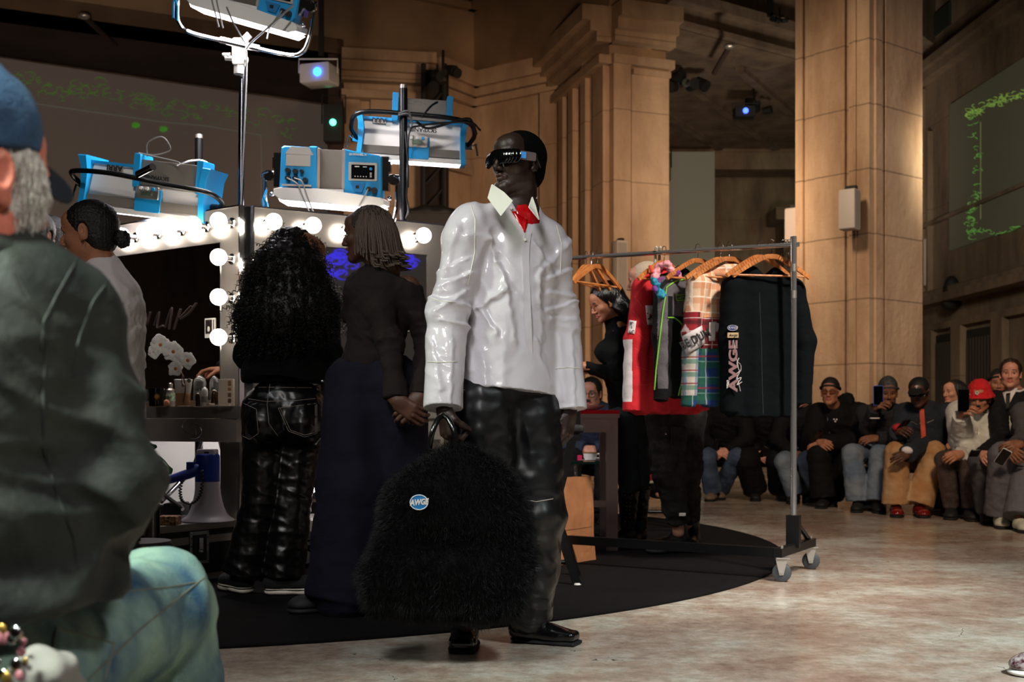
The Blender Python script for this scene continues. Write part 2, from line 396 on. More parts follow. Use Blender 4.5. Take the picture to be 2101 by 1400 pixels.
def floor_nodes(m):
    nt = m.node_tree; b = nt.nodes['Principled BSDF']; L = nt.links; tc = N(m, 'ShaderNodeTexCoord')
    n1 = N(m, 'ShaderNodeTexNoise', Scale=1.5, Detail=9, Roughness=0.74); n2 = N(m, 'ShaderNodeTexNoise', Scale=16, Detail=8, Roughness=0.78)
    mp = N(m, 'ShaderNodeMapping'); mp.inputs['Scale'].default_value = (1, 1.1, 1); L.new(tc.outputs['Object'], mp.inputs['Vector'])
    L.new(mp.outputs['Vector'], n1.inputs['Vector']); L.new(tc.outputs['Object'], n2.inputs['Vector'])
    r = N(m, 'ShaderNodeValToRGB'); e = r.color_ramp.elements; e[0].position = 0.36; e[0].color = lin((146, 120, 106)); e[1].position = 0.6; e[1].color = lin((192, 186, 172))
    q = e.new(0.48); q.color = lin((168, 148, 132))
    L.new(n1.outputs['Fac'], r.inputs['Fac'])
    r2 = N(m, 'ShaderNodeValToRGB'); r2.color_ramp.elements[0].color = (0.62, 0.6, 0.58, 1); r2.color_ramp.elements[0].position = 0.38; r2.color_ramp.elements[1].position = 0.6
    L.new(n2.outputs['Fac'], r2.inputs['Fac'])
    mx = N(m, 'ShaderNodeMix', data_type='RGBA', blend_type='MULTIPLY'); mx.inputs[0].default_value = 0.8
    L.new(r.outputs['Color'], mx.inputs[6]); L.new(r2.outputs['Color'], mx.inputs[7])
    vo = N(m, 'ShaderNodeTexVoronoi', feature='DISTANCE_TO_EDGE', Scale=1.1, Randomness=1.0); nd = N(m, 'ShaderNodeMix', data_type='RGBA', blend_type='ADD'); nd.inputs[0].default_value = .35; n5 = N(m, 'ShaderNodeTexNoise', Scale=3, Detail=5); L.new(tc.outputs['Object'], n5.inputs['Vector']); L.new(tc.outputs['Object'], nd.inputs[6]); L.new(n5.outputs['Color'], nd.inputs[7]); L.new(nd.outputs[2], vo.inputs['Vector'])
    lt = N(m, 'ShaderNodeMath', operation='LESS_THAN'); lt.inputs[1].default_value = 0.0016; L.new(vo.outputs['Distance'], lt.inputs[0])
    m3 = N(m, 'ShaderNodeMix', data_type='RGBA'); mk_ = N(m, 'ShaderNodeMath', operation='MULTIPLY'); gt = N(m, 'ShaderNodeMath', operation='GREATER_THAN'); gt.inputs[1].default_value = .56; L.new(n1.outputs['Fac'], gt.inputs[0]); L.new(gt.outputs[0], mk_.inputs[0]); L.new(lt.outputs[0], mk_.inputs[1]); L.new(mk_.outputs[0], m3.inputs[0]); L.new(mx.outputs[2], m3.inputs[6]); m3.inputs[7].default_value = lin((84, 70, 62))
    L.new(m3.outputs[2], b.inputs['Base Color'])
    rr = N(m, 'ShaderNodeMapRange'); rr.inputs[3].default_value = 0.14; rr.inputs[4].default_value = 0.32; L.new(n2.outputs['Fac'], rr.inputs[0]); L.new(rr.outputs[0], b.inputs['Roughness'])
    bp = N(m, 'ShaderNodeBump', Strength=0.06, Distance=0.004); L.new(n2.outputs['Fac'], bp.inputs['Height']); L.new(bp.outputs['Normal'], b.inputs['Normal'])
floor_nodes(M_floor)
M_rug = mat('black_carpet', (15, 12, 12), 0.97, bump=(260, 0.9), var=(9, 0.3), spec=.15)
M_blackmetal = mat('black_metal', (16, 16, 17), 0.35, metal=0.3, bump=(40, 0.05))
M_blackplastic = mat('black_plastic', (15, 15, 16), 0.4, bump=(90, 0.08))
M_chrome = mat('polished_chrome', (215, 215, 218), 0.12, metal=1.0, bump=(30, 0.02))
M_rail = mat('bright_chrome_tube', (206, 204, 204), 0.16, metal=0.86, bump=(30, .02))
M_steel = mat('brushed_steel', (172, 165, 158), 0.22, metal=0.7, bump=(60, 0.06, (1, 1, 12)))
M_alu = mat('satin_aluminium', (196, 190, 182), 0.4, metal=0.85, bump=(80, 0.04))
M_white = mat('white_plastic', (225, 222, 216), 0.4, bump=(60, 0.03))
M_black = mat('matte_black', (10, 10, 11), 0.7, bump=(60, 0.1))
# ------------------------------------------------------------------ hall
def struct(name, mb, m, **kw): return tag(mb.build(name, m, **kw), kind='structure')
struct('floor', MB().box((0, 14, -0.1), (22, 18, 0.1)), M_floor)
ZC = 8.0
def Pz(px, y_cap, z=ZC):
    """ground position seen at column px whose edge at height z is seen at row y_cap"""
    Y = (z-CAMZ)*FPX/(YH-y_cap); return np.array([(px-CX)/FPX*Y, Y])
def wall(mb, a, b, z0, z1, th=0.5):
    """wall slab from a to b (ground), thickness going away from the camera"""
    a = np.array([*a[:2], 0.]); b = np.array([*b[:2], 0.]); d = nrm(b-a); n = np.array([-d[1], d[0], 0])
    if np.dot(n, (a+b)/2) < 0: n = -n
    c = (a+b)/2+n*th/2; c[2] = (z0+z1)/2
    return mb.box(c, (np.linalg.norm(b-a)/2, th/2, (z1-z0)/2), np.stack([d, n, [0, 0, 1.]], 1))
A0 = Pz(-560, -60); A1 = Pz(705, 112); A2 = Pz(885, 122); A3 = Pz(972, 158); A4 = Pz(1150, 118); A5 = Pz(1250, 24); A6 = Pz(1366, 40); A7 = Pz(1640, 112); A8 = Pz(1890, 60)
# niche walls with pilasters
m = MB(); wall(m, A1, A2, 0, ZC, 0.9); wall(m, A2+V3(0, .35, 0)[:2], A3, 0, ZC); wall(m, A3, A4, 0, ZC); wall(m, A4, A5, 0, ZC, 0.8); wall(m, A5, A6, 0, ZC, 1.2)
def raised(mb, a, b, t0, t1, z0, z1, out=0.14):
    """raised strip or frame member on the wall a-b between fractions t0,t1"""
    a = np.array(a[:2]); b = np.array(b[:2]); p = a+(b-a)*t0; q = a+(b-a)*t1; d = nrm(b-a); n = np.array([-d[1], d[0]])
    if np.dot(n, a) > 0: n = -n
    return wall(mb, p+n*out, q+n*out, z0, z1, out+0.02)
raised(m, A1, A2, 0.0, 0.18, 0, 7.4, 0.1); raised(m, A1, A2, 0.3, 0.97, 0, 7.2, 0.16); raised(m, A1, A2, 0.42, 0.86, 0.5, 6.6, 0.2)
for z0, z1, o in ((7.1, 7.25, 0.3), (7.45, 7.62, 0.24), (7.62, 7.8, 0.34), (7.8, 8.0, 0.46)): raised(m, A1, A2, -0.03, 1.03, z0, z1, o)
raised(m, A3, A4, 0.0, 0.12, 0, 7.2, 0.1); raised(m, A3, A4, 0.84, 1.0, 0, 7.3, 0.22)
for a, b in ((A2, A3), (A3, A4)):
    for z0, z1, o in ((7.35, 7.5, 0.12), (7.5, 7.68, 0.2), (7.68, 8.0, 0.32)): raised(m, a, b, -0.02 if a is A2 else 0, 1.0, z0, z1, o)
raised(m, A3, A4, 0.22, 0.72, 4.9, 5.08, 0.1); raised(m, A3, A4, 0.22, 0.28, 1.0, 5.0, 0.1); raised(m, A3, A4, 0.66, 0.72, 1.0, 5.0, 0.1)
raised(m, A3, A4, 0.36, 0.58, 5.08, 5.5, 0.07); raised(m, A2, A3, 0.1, 0.9, 5.9, 6.1, 0.08)
for t in (0.12, 0.34, 0.6): raised(m, A4, A5, t, t+0.1, 0, 7.3, 0.16)
raised(m, A4, A5, 0.8, 1.0, 0, 7.2, 0.12)
raised(m, A5, A6, 0.0, 0.3, 0, 7.2, 0.18); raised(m, A5, A6, 0.34, 1.0, 0, 7.2, 0.12); raised(m, A5, A6, 0.34, 1.0, 6.9, 7.0, 0.2)
for a, b in ((A4, A5), (A5, A6)):
    for z0, z1, o in ((7.05, 7.2, 0.24), (7.42, 7.6, 0.28), (7.6, 7.78, 0.4), (7.78, 8.05, 0.55)): raised(m, a, b, -0.02, 1.05, z0, z1, o)
struct('wall_back', m, M_stone)
# small egg-and-dart beads under the capitals
# entablature above: bands, dentils, fret
m = MB(); E0, E1, E2, E3 = A0, A2+V3(.2, .2), A3, A5+V3(-.1, .3); E4 = A6+V3(.1, .2); E5 = A7
for a, b in ((A0, A1), (A1, A3), (A3, A5)):
    wall(m, a, b, ZC, 12.0, 0.8)
    raised(m, a, b, 0, 1, 9.35, 9.5, 0.16); raised(m, a, b, 0, 1, 9.75, 9.95, 0.45); raised(m, a, b, 0, 1, 10.5, 10.7, 0.2)
for a, b in ((A0, A1), (A1, A3), (A3, A5)):
    Ld = np.linalg.norm(np.array(b)-np.array(a)); nd = int(Ld/0.26)
    for i in range(nd): raised(m, a, b, (i+0.2)/nd, (i+0.7)/nd, 9.52, 9.72, 0.28)
    nk = int(Ld/0.9)                                   # fret ornament
    for i in range(nk):
        raised(m, a, b, (i+.05)/nk, (i+.12)/nk, 9.98, 10.4, 0.07); raised(m, a, b, (i+.05)/nk, (i+.5)/nk, 10.32, 10.42, 0.07)
        raised(m, a, b, (i+.5)/nk, (i+.57)/nk, 9.98, 10.42, 0.07); raised(m, a, b, (i+.5)/nk, (i+1.0)/nk, 9.98, 10.06, 0.07)
wall(m, A5, A6, ZC+0.05, 12.0, 1.2)
struct('wall_upper', m, M_plaster)
m = MB(); wall(m, A6, A7, 7.9, 8.5, 0.9); wall(m, A6, A7, 8.5, 12, 1.6); raised(m, A6, A7, 0, 1, 8.3, 8.5, 0.25); raised(m, A6, A7, 0, 1, 9.1, 9.3, 0.3); raised(m, A6, A7, 0, 1, 7.9, 8.0, 0.15)
wall(m, A7, A8, 7.9, 12, 1.2)
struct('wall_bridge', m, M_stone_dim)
# left opening: soffit, screen wall, return
B0 = Pz(-560, 35); B1 = Pz(697, 217)
m = MB(); a, b, c, d = [np.array([*q, 0.]) for q in (A0, A1, B1, B0)]
m.add([a+V3(0, 0, 8.0), b+V3(0, 0, 8.0), c+V3(0, 0, 8.0), d+V3(0, 0, 8.0), a+V3(0, 0, 8.3), b+V3(0, 0, 8.3), c+V3(0, 0, 8.3), d+V3(0, 0, 8.3)],
      [(0, 1, 2, 3), (4, 7, 6, 5), (0, 4, 5, 1), (1, 5, 6, 2), (2, 6, 7, 3), (3, 7, 4, 0)])
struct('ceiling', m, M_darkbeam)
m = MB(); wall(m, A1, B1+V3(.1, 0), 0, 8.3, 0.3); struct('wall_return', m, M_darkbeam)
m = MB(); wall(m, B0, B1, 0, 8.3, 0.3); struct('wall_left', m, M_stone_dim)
def screen_mat(name, col, strength):
    return mat(name, col, 0.9, emit=strength, emit_col=col, bump=(3, .1))
def scribble(screen, hit, path, n, seed, ink, strength, w=.014, spread=16, rad=(8, 22), name='projected_scribble'):
    """curling strokes of projected light drawn along a path on a screen"""
    r_ = random.Random(seed); m = mat(name+str(seed), ink, .9, emit=strength, emit_col=ink, bump=(3, .1)); mb = MB()
    for i in range(n):
        k = r_.random()*(len(path)-1.001); j = int(k); x = path[j][0]+(path[j+1][0]-path[j][0])*(k-j)+r_.uniform(-6, 6); y = path[j][1]+(path[j+1][1]-path[j][1])*(k-j)+r_.uniform(-spread, spread)
        a0 = r_.uniform(0, 6.28); sw = r_.uniform(1.5, 4.5)*r_.choice((-1, 1)); R0 = r_.uniform(*rad); q = [hit(x+R0*(1-t*.1)*math.cos(a0+sw*t/8), y+R0*.55*(1-t*.09)*math.sin(a0+sw*t/8)) for t in range(9)]
        q = [p for p in q if p is not None]
        if len(q) > 3: mb.tube(q, [w*(.3+.7*math.sin(math.pi*(t+.5)/len(q)))*r_.uniform(.5, 1) for t in range(len(q))], 4)
    o = mb.build(name, m, screen); o['kind'] = 'stuff'; return o
M_scr_l = screen_mat('dim_grey_projection', (92, 80, 72), 0.3)
sc_l = MB(); q0 = B0+nrm(-B0)[:2]*0.1; wall(sc_l, Pz(-560, 28), Pz(672, 211), 2.2, 7.93, 0.06)
o = tag(sc_l.build('projection_screen', M_scr_l), 'huge grey screen with faint green scribbled projection behind the left lights', 'screen')
bv = bvh_of(o); hit = lambda x, y: onto(bv, x, y, .03)
scribble(o, hit, [(-20, 175), (60, 165), (130, 190), (200, 180), (280, 203), (350, 225), (430, 225), (500, 232), (560, 255), (610, 262)], 110, 3, (96, 150, 60), .16, .012)
scribble(o, hit, [(-20, 180), (130, 200), (300, 225), (440, 240), (560, 258)], 80, 4, (110, 120, 100), .12, .009, 26, (10, 40))
mb = MB(); mb.tube([p for p in (hit(x, y) for x, y in ((40, 208), (150, 224), (250, 238), (330, 250), (420, 258), (535, 277), (537, 350), (535, 420))) if p is not None], .012, 4); mb.build('projected_line', mat('faint_grey_light', (110, 110, 100), .9, emit=.25, bump=(3, .1)), o)
for x, y in ((278, 257), (335, 265)): MB().ball(hit(x, y), .08, 10, 6, None, (1.2, .2, .8)).build('projected_spot', mat('green_light_spot', (80, 160, 50), .9, emit=.25, bump=(3, .1)), o)
# side hall seen between pilaster and column
m = MB(); C0 = P(1300, 862, 31)[:2]; C1 = P(1700, 862, 31)[:2]
m.box((6.0, 33.0, 6), (6, 0.3, 6)); m.box((6.2, 27.6, 8.35), (5.5, 4.5, 0.25))
for i in range(5): m.box((3.6+i*1.5, 27.6, 8.06), (0.09, 4.0, 0.07), rotz(-0.5))
m.box((6, 31.9, 7.9), (6, 0.5, 0.35)); m.box((8.3, 31.9, 3), (1.0, 0.5, 3.2)); m.box((8.3, 31.6, 6.3), (1.3, .6, .16)); m.box((8.3, 31.6, 4.3), (1.25, .6, .16))
m.box((8.3, 31.8, 5.4), (0.9, .5, .5))
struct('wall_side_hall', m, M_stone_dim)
M_scr_m = mat('plain_screen', (120, 120, 108), 0.9, emit=0.13, emit_col=(120, 122, 108), bump=(3, 0.1))
tag(MB().box(P(1409, 620, 30.4), (0.72, 0.04, 3.9)).build('projection_screen', M_scr_m), 'tall plain grey screen deep in the side hall between pilaster and column', 'screen')
# big free-standing column, corner towards the camera
m = MB(); cY = 13.0; k = P(1793, 862, cY)[:2]; kl = P(1637, 862, cY+0.75)[:2]; kr = P(1888, 862, cY+0.55)[:2]; kb = kl+kr-k
def prism(mb, pts, z0, z1):
    n = len(pts); mb.add([(*p, z0) for p in pts]+[(*p, z1) for p in pts], [tuple(range(n))[::-1], tuple(range(n, 2*n))]+[(i, (i+1) % n, n+(i+1) % n, n+i) for i in range(n)])
prism(m, [k, kr, kb, kl], 0, 12)
prism(m, [k+(kl-k)*0.0+(k-kb)*0.02, kr+(k-kb)*0.03, kb, kl+(k-kb)*0.03], 0, 0.9)
raised(m, kl, k, 0.0, 0.1, 0, 12, 0.05); raised(m, kl, k, 0.13, 0.26, 0, 12, 0.03); raised(m, kl, k, 0.26, 0.66, 0.9, 12, 0.05)
raised(m, kl, k, 0.74, 1.0, 0, 12, 0.09); raised(m, kl, k, 0.80, 0.84, 0, 12, 0.11); raised(m, k, kr, 0.0, 0.12, 0, 12, 0.03); raised(m, k, kr, 0.2, 1.0, 1.0, 12, 0.03)
struct('column', m, M_stone_col)
# right wall with cornice, vents, openings
R0 = P(1860, 862, 23.5)[:2]; R1 = P(2330, 862, 15.5)[:2]
m = MB(); wall(m, R0, R1, 0, 12, 0.6)
for z0, z1, o in ((2.95, 3.1, .35), (3.1, 3.22, .25), (2.5, 2.62, .1), (7.25, 7.4, .2), (7.4, 7.55, .3)): raised(m, R0, R1, 0, 1, z0, z1, o)
raised(m, R0, R1, 0.0, 0.12, 3.2, 7.2, .22); raised(m, R0, R1, 0.155, 0.165, 3.2, 6.3, .1); raised(m, R0, R1, 0, 1, 4.5, 4.56, .12)
for t in (0.0, 0.14, 0.3, 0.5, 0.7): raised(m, R0, R1, t, t+0.05, 0, 2.5, .12)
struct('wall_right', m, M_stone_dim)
M_dkgreen = mat('dark_grille', (26, 34, 30), 0.7, bump=(30, 0.3)); 
for i, (t0, t1, z0, z1) in enumerate(((0.04, 0.115, 8.05, 8.4), (0.15, 0.27, 8.05, 8.45))):
    mb = MB(); raised(mb, R0, R1, t0, t1, z0, z1, .05)
    tag(mb.build('wall_vent', M_dkgreen), ('dark slot vent high on the right wall, nearer the column', 'dark slot vent high on the right wall, at the photo edge')[i], 'vent', 'wall vents')
M_grille = mat('iron_grille_backing', (22, 18, 16), 0.8, bump=(20, 0.2)); M_bars = mat('iron_bars', (44, 36, 30), 0.6, bump=(20, 0.2))
for i, (t0, t1) in enumerate(((0.055, 0.135), (0.195, 0.29), (0.36, 0.49))):
    g = thing('window_grille', ('barred dark opening low on the right wall, beside the column', 'barred dark opening on the right wall, above the woman with long hair', 'barred dark opening on the right wall, above the man in a suit')[i], 'grille', (0, 0, 0), 'barred openings on the right wall')
    mb = MB(); raised(mb, R0, R1, t0, t1, 0.5, 2.4, .04); mb.build('opening', M_grille, g)
    mb = MB()
    for j in range(9): t = t0+(t1-t0)*(j+.5)/9; raised(mb, R0, R1, t, t+0.003, 0.5, 2.25, .07)
    mb.build('bars', M_bars, g)
M_scr_r = screen_mat('dim_olive_projection', (84, 82, 66), 0.16)
mb = MB(); raised(mb, R0, R1, 0.275, 0.66, 3.9, 6.55, .06)
o = tag(mb.build('projection_screen', M_scr_r), 'screen with a yellow green scribbled frame on the right wall', 'screen')
bv = bvh_of(o); hit = lambda x, y: onto(bv, x, y, .03)
scribble(o, hit, [(1985, 238), (2040, 208), (2101, 192)], 70, 5, (150, 190, 90), .24, .011, 10, (5, 13)); scribble(o, hit, [(1990, 240), (2005, 330), (2002, 400), (1990, 440), (1996, 478), (2060, 482), (2101, 470)], 80, 6, (120, 190, 90), .2, .010, 8, (5, 13))
mb = MB(); mb.tube([p for p in (hit(2012, y) for y in range(250, 470, 20)) if p is not None], .008, 4); mb.build('projected_line', mat('faint_olive_light', (120, 130, 80), .9, emit=.25, bump=(3, .1)), o)
# wall behind and left of the camera, seen in the mirrors only
m = MB(); m.box((-12, 4, 5), (0.3, 14, 6)); m.box((-11.6, 2, 6.5), (0.3, 2, 3)); 
for i in range(5): m.box((-11.6, -4+i*4.2, 4), (0.35, 0.5, 5))
struct('wall_behind_left', m, M_stone_dim)
m = MB(); m.box((14, 2, 6), (0.3, 12, 6)); m.box((0, -9, 6), (14, 0.3, 6)); struct('wall_behind_right', m, M_stone_dim)
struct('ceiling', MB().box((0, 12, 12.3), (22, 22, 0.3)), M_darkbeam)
# ------------------------------------------------------------------ carpet
mb = MB(); pts = []; ccx, ccy, cR = -2.0, 7.78, 3.72
pr = [(cR, 0.0), (cR, 0.008), (cR-0.012, 0.013), (0.001, 0.013)]
mb.lathe(pr, (ccx, ccy, 0), 160); tag(mb.build('round_carpet', M_rug), 'large round black carpet under the vanity and clothes rack', 'carpet')
ZR = 0.013
# ------------------------------------------------------------------ vanity mirrors with bulbs
M_mirror = mat('mirror_glass', (205, 200, 196), 0.015, metal=1.0, bump=(2, 0.004))
M_bulb = mat('lit_bulb_glass', (255, 250, 238), 0.3, emit=13.0, emit_col=(255, 244, 228), bump=(5, 0.01))
VL = dict(o=V3(-1.459, 6.30, 0), e=nrm(V3(-.805, .592, 0)), n=nrm(V3(-.592, -.805, 0)))
VR = dict(o=V3(-1.40, 6.33, 0), e=nrm(V3(.853, .521, 0)), n=nrm(V3(.521, -.853, 0)))
def vp(v, u, z, off=0.0): return v['o']+v['e']*u+v['n']*off+V3(0, 0, z)
def vbox(mb, v, u0, u1, z0, z1, d0, d1):
    c = vp(v, (u0+u1)/2, (z0+z1)/2, (d0+d1)/2); R = np.stack([v['e'], v['n'], [0, 0, 1.]], 1)
    return mb.box(c, ((u1-u0)/2, (d1-d0)/2, (z1-z0)/2), R)
def vanity(v, W, name, label, colw, zb):
    t = thing(name, label, 'vanity', vp(v, W/2, 0), 'mirrored make-up vanities')
    mb = MB(); vbox(mb, v, 0, W, zb, 1.97, -0.06, 0); vbox(mb, v, colw, W-colw, 0.9, 1.79, -0.002, 0.004)
    R = np.stack([v['e'], v['n'], [0, 0, 1.]], 1)
    fb = MB(); vbox(fb, v, 0, colw, 0.02, 1.97, -0.07, 0.012); vbox(fb, v, W-colw, W, 0.02, 1.97, -0.07, 0.012); vbox(fb, v, colw, W-colw, 1.79, 1.97, -0.07, 0.012)
    fb.build('mirror_frame', M_steel, t, smooth=False)
    tb = MB(); vbox(tb, v, -0.006, W+.006, 1.97, 1.978, -0.075, 0.018); vbox(tb, v, -0.008, 0.0, 0.02, 1.97, -0.075, 0.018); vbox(tb, v, colw-.004, colw, 0.9, 1.79, 0.012, .016); tb.build('edge_trim', M_chrome, t, smooth=False)
    gb = MB(); vbox(gb, v, colw, W-colw, 0.93, 1.79, 0.0, 0.006); gb.build('mirror', M_mirror, t, smooth=False)
    return t
vl = vanity(VL, 1.45, 'vanity', 'steel vanity on the left with bulbs and orchid shelf, mirror facing left', 0.157, 0.3)
vr = vanity(VR, 1.16, 'vanity', 'steel vanity on the right behind the two women, mirror with purple reflections', 0.11, 0.3)
# shelf, drawer front, legs of the left vanity
mb = MB(); sh = [V3(-1.405, 6.04, 0), vp(VL, -0.01, 0), vp(VL, 1.4, 0), V3(-2.62, 6.62, 0)]
prism(mb, [p[:2] for p in sh], 0.828, 0.89); mb.build('shelf', M_steel, vl, smooth=False)
mb = MB(); pr = []
for i in range(13):
    t_ = i/12; p = V3(-1.43, 6.07, 0)*(1-t_)+V3(-2.06, 6.36, 0)*t_; b = math.sin(math.pi*t_)*0.03; pr.append((p[0]-b*.4, p[1]-b))
back = [(p[0]+.03, p[1]+.07) for p in pr[::-1]]
prism(mb, pr+back, 0.705, 0.826); dr = mb.build('drawer_front', mat('satin_drawer_steel', (168, 158, 150), .28, metal=.45, bump=(50, .05)), vl, smooth=30)
bv = bvh_of(dr)
lg = MB()
def ring_px(cx, cy, rx, ry, a0, a1, n=14): return [(cx+rx*math.cos(math.radians(a0+(a1-a0)*i/n)), cy-ry*math.sin(math.radians(a0+(a1-a0)*i/n))) for i in range(n+1)]
for poly in (ring_px(391, 874, 17, 16, 80, 290), ring_px(397, 886, 17, 15, 80, -120), [(392, 858), (403, 858), (403, 870), (389, 870), (389, 880), (402, 880), (402, 892)], [(390, 890), (390, 900), (402, 901)]):
    q = [onto(bv, x, y, 0.001) for x, y in poly]; q = [p for p in q if p is not None]
    if len(q) > 1: lg.tube(q, 0.0022, 6)
lg.build('emblem', M_chrome, dr)
for v, W, t in ((VR, 1.16, vr), (VL, 1.45, vl)):
    mb = MB(); vbox(mb, v, 0.02, W-.02, 0.235, 0.29, -0.1, 0.35)
    for u in (0.03, W-0.03):
        for d in (-.08, .32): vbox(mb, v, u-.025, u+.025, ZR, 0.24, d-.02, d+.02)
    if v is VR: mb.build('lower_shelf', M_steel, t, smooth=False)
mb = MB(); vbox(mb, VR, -0.0, 1.16, 0.83, 0.89, 0.0, 0.28); vbox(mb, VR, 0.05, 1.1, 0.71, 0.83, 0.02, 0.26); mb.build('shelf', M_steel, vr, smooth=False)
vbox(MB(), VR, 0, 1, 0, 1, 0, 1)
def bulb_pair(p, n, label, grp):
    t = thing('light_bulb', label, 'light bulb', p-n*0.09, grp)
    R = frame(n); R = np.stack([R[:, 0], R[:, 2], R[:, 1]], 1)
    MB().lathe([(0.03, -0.095), (0.03, -0.088), (0.016, -0.085), (0.015, -0.05), (0.019, -0.048), (0.019, -0.04)], p, 16, R).build('socket', M_chrome, t)
    pr = [(0.001, 0.045)]+[(0.045*math.sin(math.radians(a)), 0.045*math.cos(math.radians(a))) for a in range(12, 146, 12)]+[(0.02, -0.042), (0.016, -0.05)]
    MB().lathe(pr[::-1], p, 20, R).build('glass_globe', M_bulb, t)
    return t
def put_bulb(proto, v, u, z, label, grp):
    p = vp(v, u, z, 0.105)
    if proto is None: return bulb_pair(p, v['n'], label, grp)
    c = copy_tree(proto); c.location = tuple(p-v['n']*0.09); c['label'] = label; c['group'] = grp; return c
gl = 'bulbs around the left vanity mirror'; gr = 'bulbs around the right vanity mirror'
names = ['rightmost lit bulb on the top row of the left vanity', 'second lit bulb from the right on top of the left vanity', 'third lit bulb from the right on top of the left vanity',
         'fourth lit bulb from the right on top of the left vanity', 'lit bulb next to the bun of the man in white', 'lit bulb on the left vanity hidden by the head with a bun']
pl = None
for i, nm in enumerate(names):
    o = put_bulb(pl, VL, 0.058+0.2125*i, 1.885, nm, gl); pl = pl or o
for z, nm in ((1.69, 'topmost lit bulb on the side column of the left vanity'), (1.477, 'middle lit bulb on the side column, beside the curly hair'), (1.262, 'lowest lit bulb on the side column, above the bottles')): put_bulb(pl, VL, 0.058, z, nm, gl)
prr = None
for i, nm in enumerate(['leftmost lit bulb on top of the right vanity', 'lit bulb on top of the right vanity between the two women', 'lit bulb on the right vanity behind the face of the woman with braids', 'lit bulb behind the braided hair on the right vanity', 'lit bulb beside the white sleeve on the right vanity']):
    o = put_bulb(prr, VR, 0.077+0.2255*i, 1.885, nm, gr); prr = prr or o
for z, nm in ((1.67, 'lit bulb on the right vanity side, upper one behind the curly hair'), (1.45, 'lit bulb on the right vanity side, lower one behind the curly hair')): put_bulb(prr, VR, 0.055, z, nm, gr)
# instant photos on the mirror
M_photo = mat('photo_paper', (232, 228, 220), 0.5, bump=(60, 0.05)); M_photo_in = mat('photo_picture', (26, 24, 24), 0.3, var=(60, (70, 60, 58)))
for i, (px, w_) in enumerate(((399, .034), (407, .03))):
    p = P(px, 671, 6.36); Rm = np.stack([-VL['e'], -VL['n'], [0, 0, 1.]], 1)
    u = np.dot(p-VL['o'], VL['e']); p = vp(VL, u, p[2], 0.012-0.003*i)
    t = thing('instant_photo', ('white bordered instant photo on the left mirror, front one', 'white bordered instant photo on the left mirror, tucked behind the other')[i], 'photo', p, 'instant photos on the mirror')
    MB().box(p, (w_, 0.001, 0.054), Rm).build('paper', M_photo, t); MB().box(p+V3(0, 0, .007)+VL['n']*.0015, (w_*.78, 0.001, 0.038), Rm).build('picture', M_photo_in, t)
    if i == 0: MB().ball(p+V3(0, 0, -.006)+VL['n']*.003, 0.011, 10, 6, Rm, (1, .1, 1.4)).build('figure_in_picture', M_photo, t)
# handwriting on the mirrors
M_marker = mat('black_marker', (22, 22, 22), 0.5, bump=(80, .05))
bvm = bvh_of([c for c in vr.children if c.name.startswith('mirror') and 'frame' not in c.name][0])
mb = MB()
for poly in ([(692, 640), (706, 628), (718, 640)], [(716, 650), (708, 668), (702, 685)], [(838, 682), (862, 666), (885, 655)], [(845, 660), (858, 652)]):
    mb.tube([onto(bvm, x, y, 0.004, 6.6) for x, y in poly], 0.007, 6)
mb.build('handwriting', M_marker, vr)
bvm = bvh_of([c for c in vl.children if c.name.startswith('mirror') and 'frame' not in c.name][0])
mb = MB(); M_marker2 = mat('dark_brown_marker', (44, 30, 26), 0.5, bump=(80, .05))
for poly in ([(288, 672), (296, 640), (300, 668), (308, 640)], [(316, 668), (326, 640), (322, 672), (334, 668)], [(338, 672), (352, 632), (346, 676)], [(356, 676), (370, 634), (368, 652), (392, 628)], [(370, 655), (388, 642), (402, 622)]):
    mb.tube(arc([onto(bvm, x, y, 0.004, 6.6) for x, y in poly], 4), 0.0055, 6)
mb.build('handwriting', M_marker2, vl)
# screen across the hall whose purple drawing shows in the right mirror
M_scr_p = screen_mat('grey_projection', (104, 98, 92), 0.3)
osc = tag(MB().box((10.6, 0.2, 4.6), (0.06, 7.5, 4.2)).build('projection_screen', M_scr_p), 'screen with purple scribbles, seen only reflected in the right mirror', 'screen')
def hit_mirror(px, py):
    d = nrm(P(px, py, 1)-np.array(CAMV)); c = np.array(CAMV); n = VR['n']; k = np.dot(VR['o']-c, n)/np.dot(d, n); p = c+d*k; r = d-2*np.dot(d, n)*n; return p+r*((10.52-p[0])/r[0])
for sd, pth, n_, rd in ((7, [(665, 545), (690, 520), (712, 532)], 18, (10, 34)), (8, [(822, 520), (838, 535), (850, 545)], 16, (8, 24)), (9, [(868, 510), (890, 512)], 8, (5, 12)), (10, [(655, 560), (700, 562), (724, 548)], 8, (14, 30))): scribble(osc, hit_mirror, pth, n_, sd, (80, 70, 255), .9, .024, 7, rd, 'purple_scribble')
# ------------------------------------------------------------------ film light panels
M_blue = mat('cyan_blue_housing', (22, 150, 214), 0.4, bump=(60, 0.04)); M_glow = mat('lit_diffuser', (255, 252, 250), 0.5, emit=14, emit_col=(255, 246, 255), bump=(5, .02))
M_mesh = mat('grey_vent_mesh', (140, 132, 122), 0.55, metal=0.4, bump=(420, 1.0)); M_tan = mat('grey_side_rail', (168, 150, 138), 0.5, bump=(60, .05))
M_silver = mat('silver_housing', (228, 222, 216), 0.42, metal=0.1, bump=(40, 0.06)); M_disp = mat('black_display', (10, 10, 14), 0.15, bump=(10, .01))
M_cable = mat('grey_cable', (120, 118, 116), 0.5, bump=(90, .05)); M_cableblk = mat('black_cable', (14, 14, 15), 0.5, bump=(90, .05))
def lamp_root(name, label, loc, rot, grp='film light panels'):
    t = thing(name, label, 'light panel', loc, grp); t.rotation_euler = rot; return t
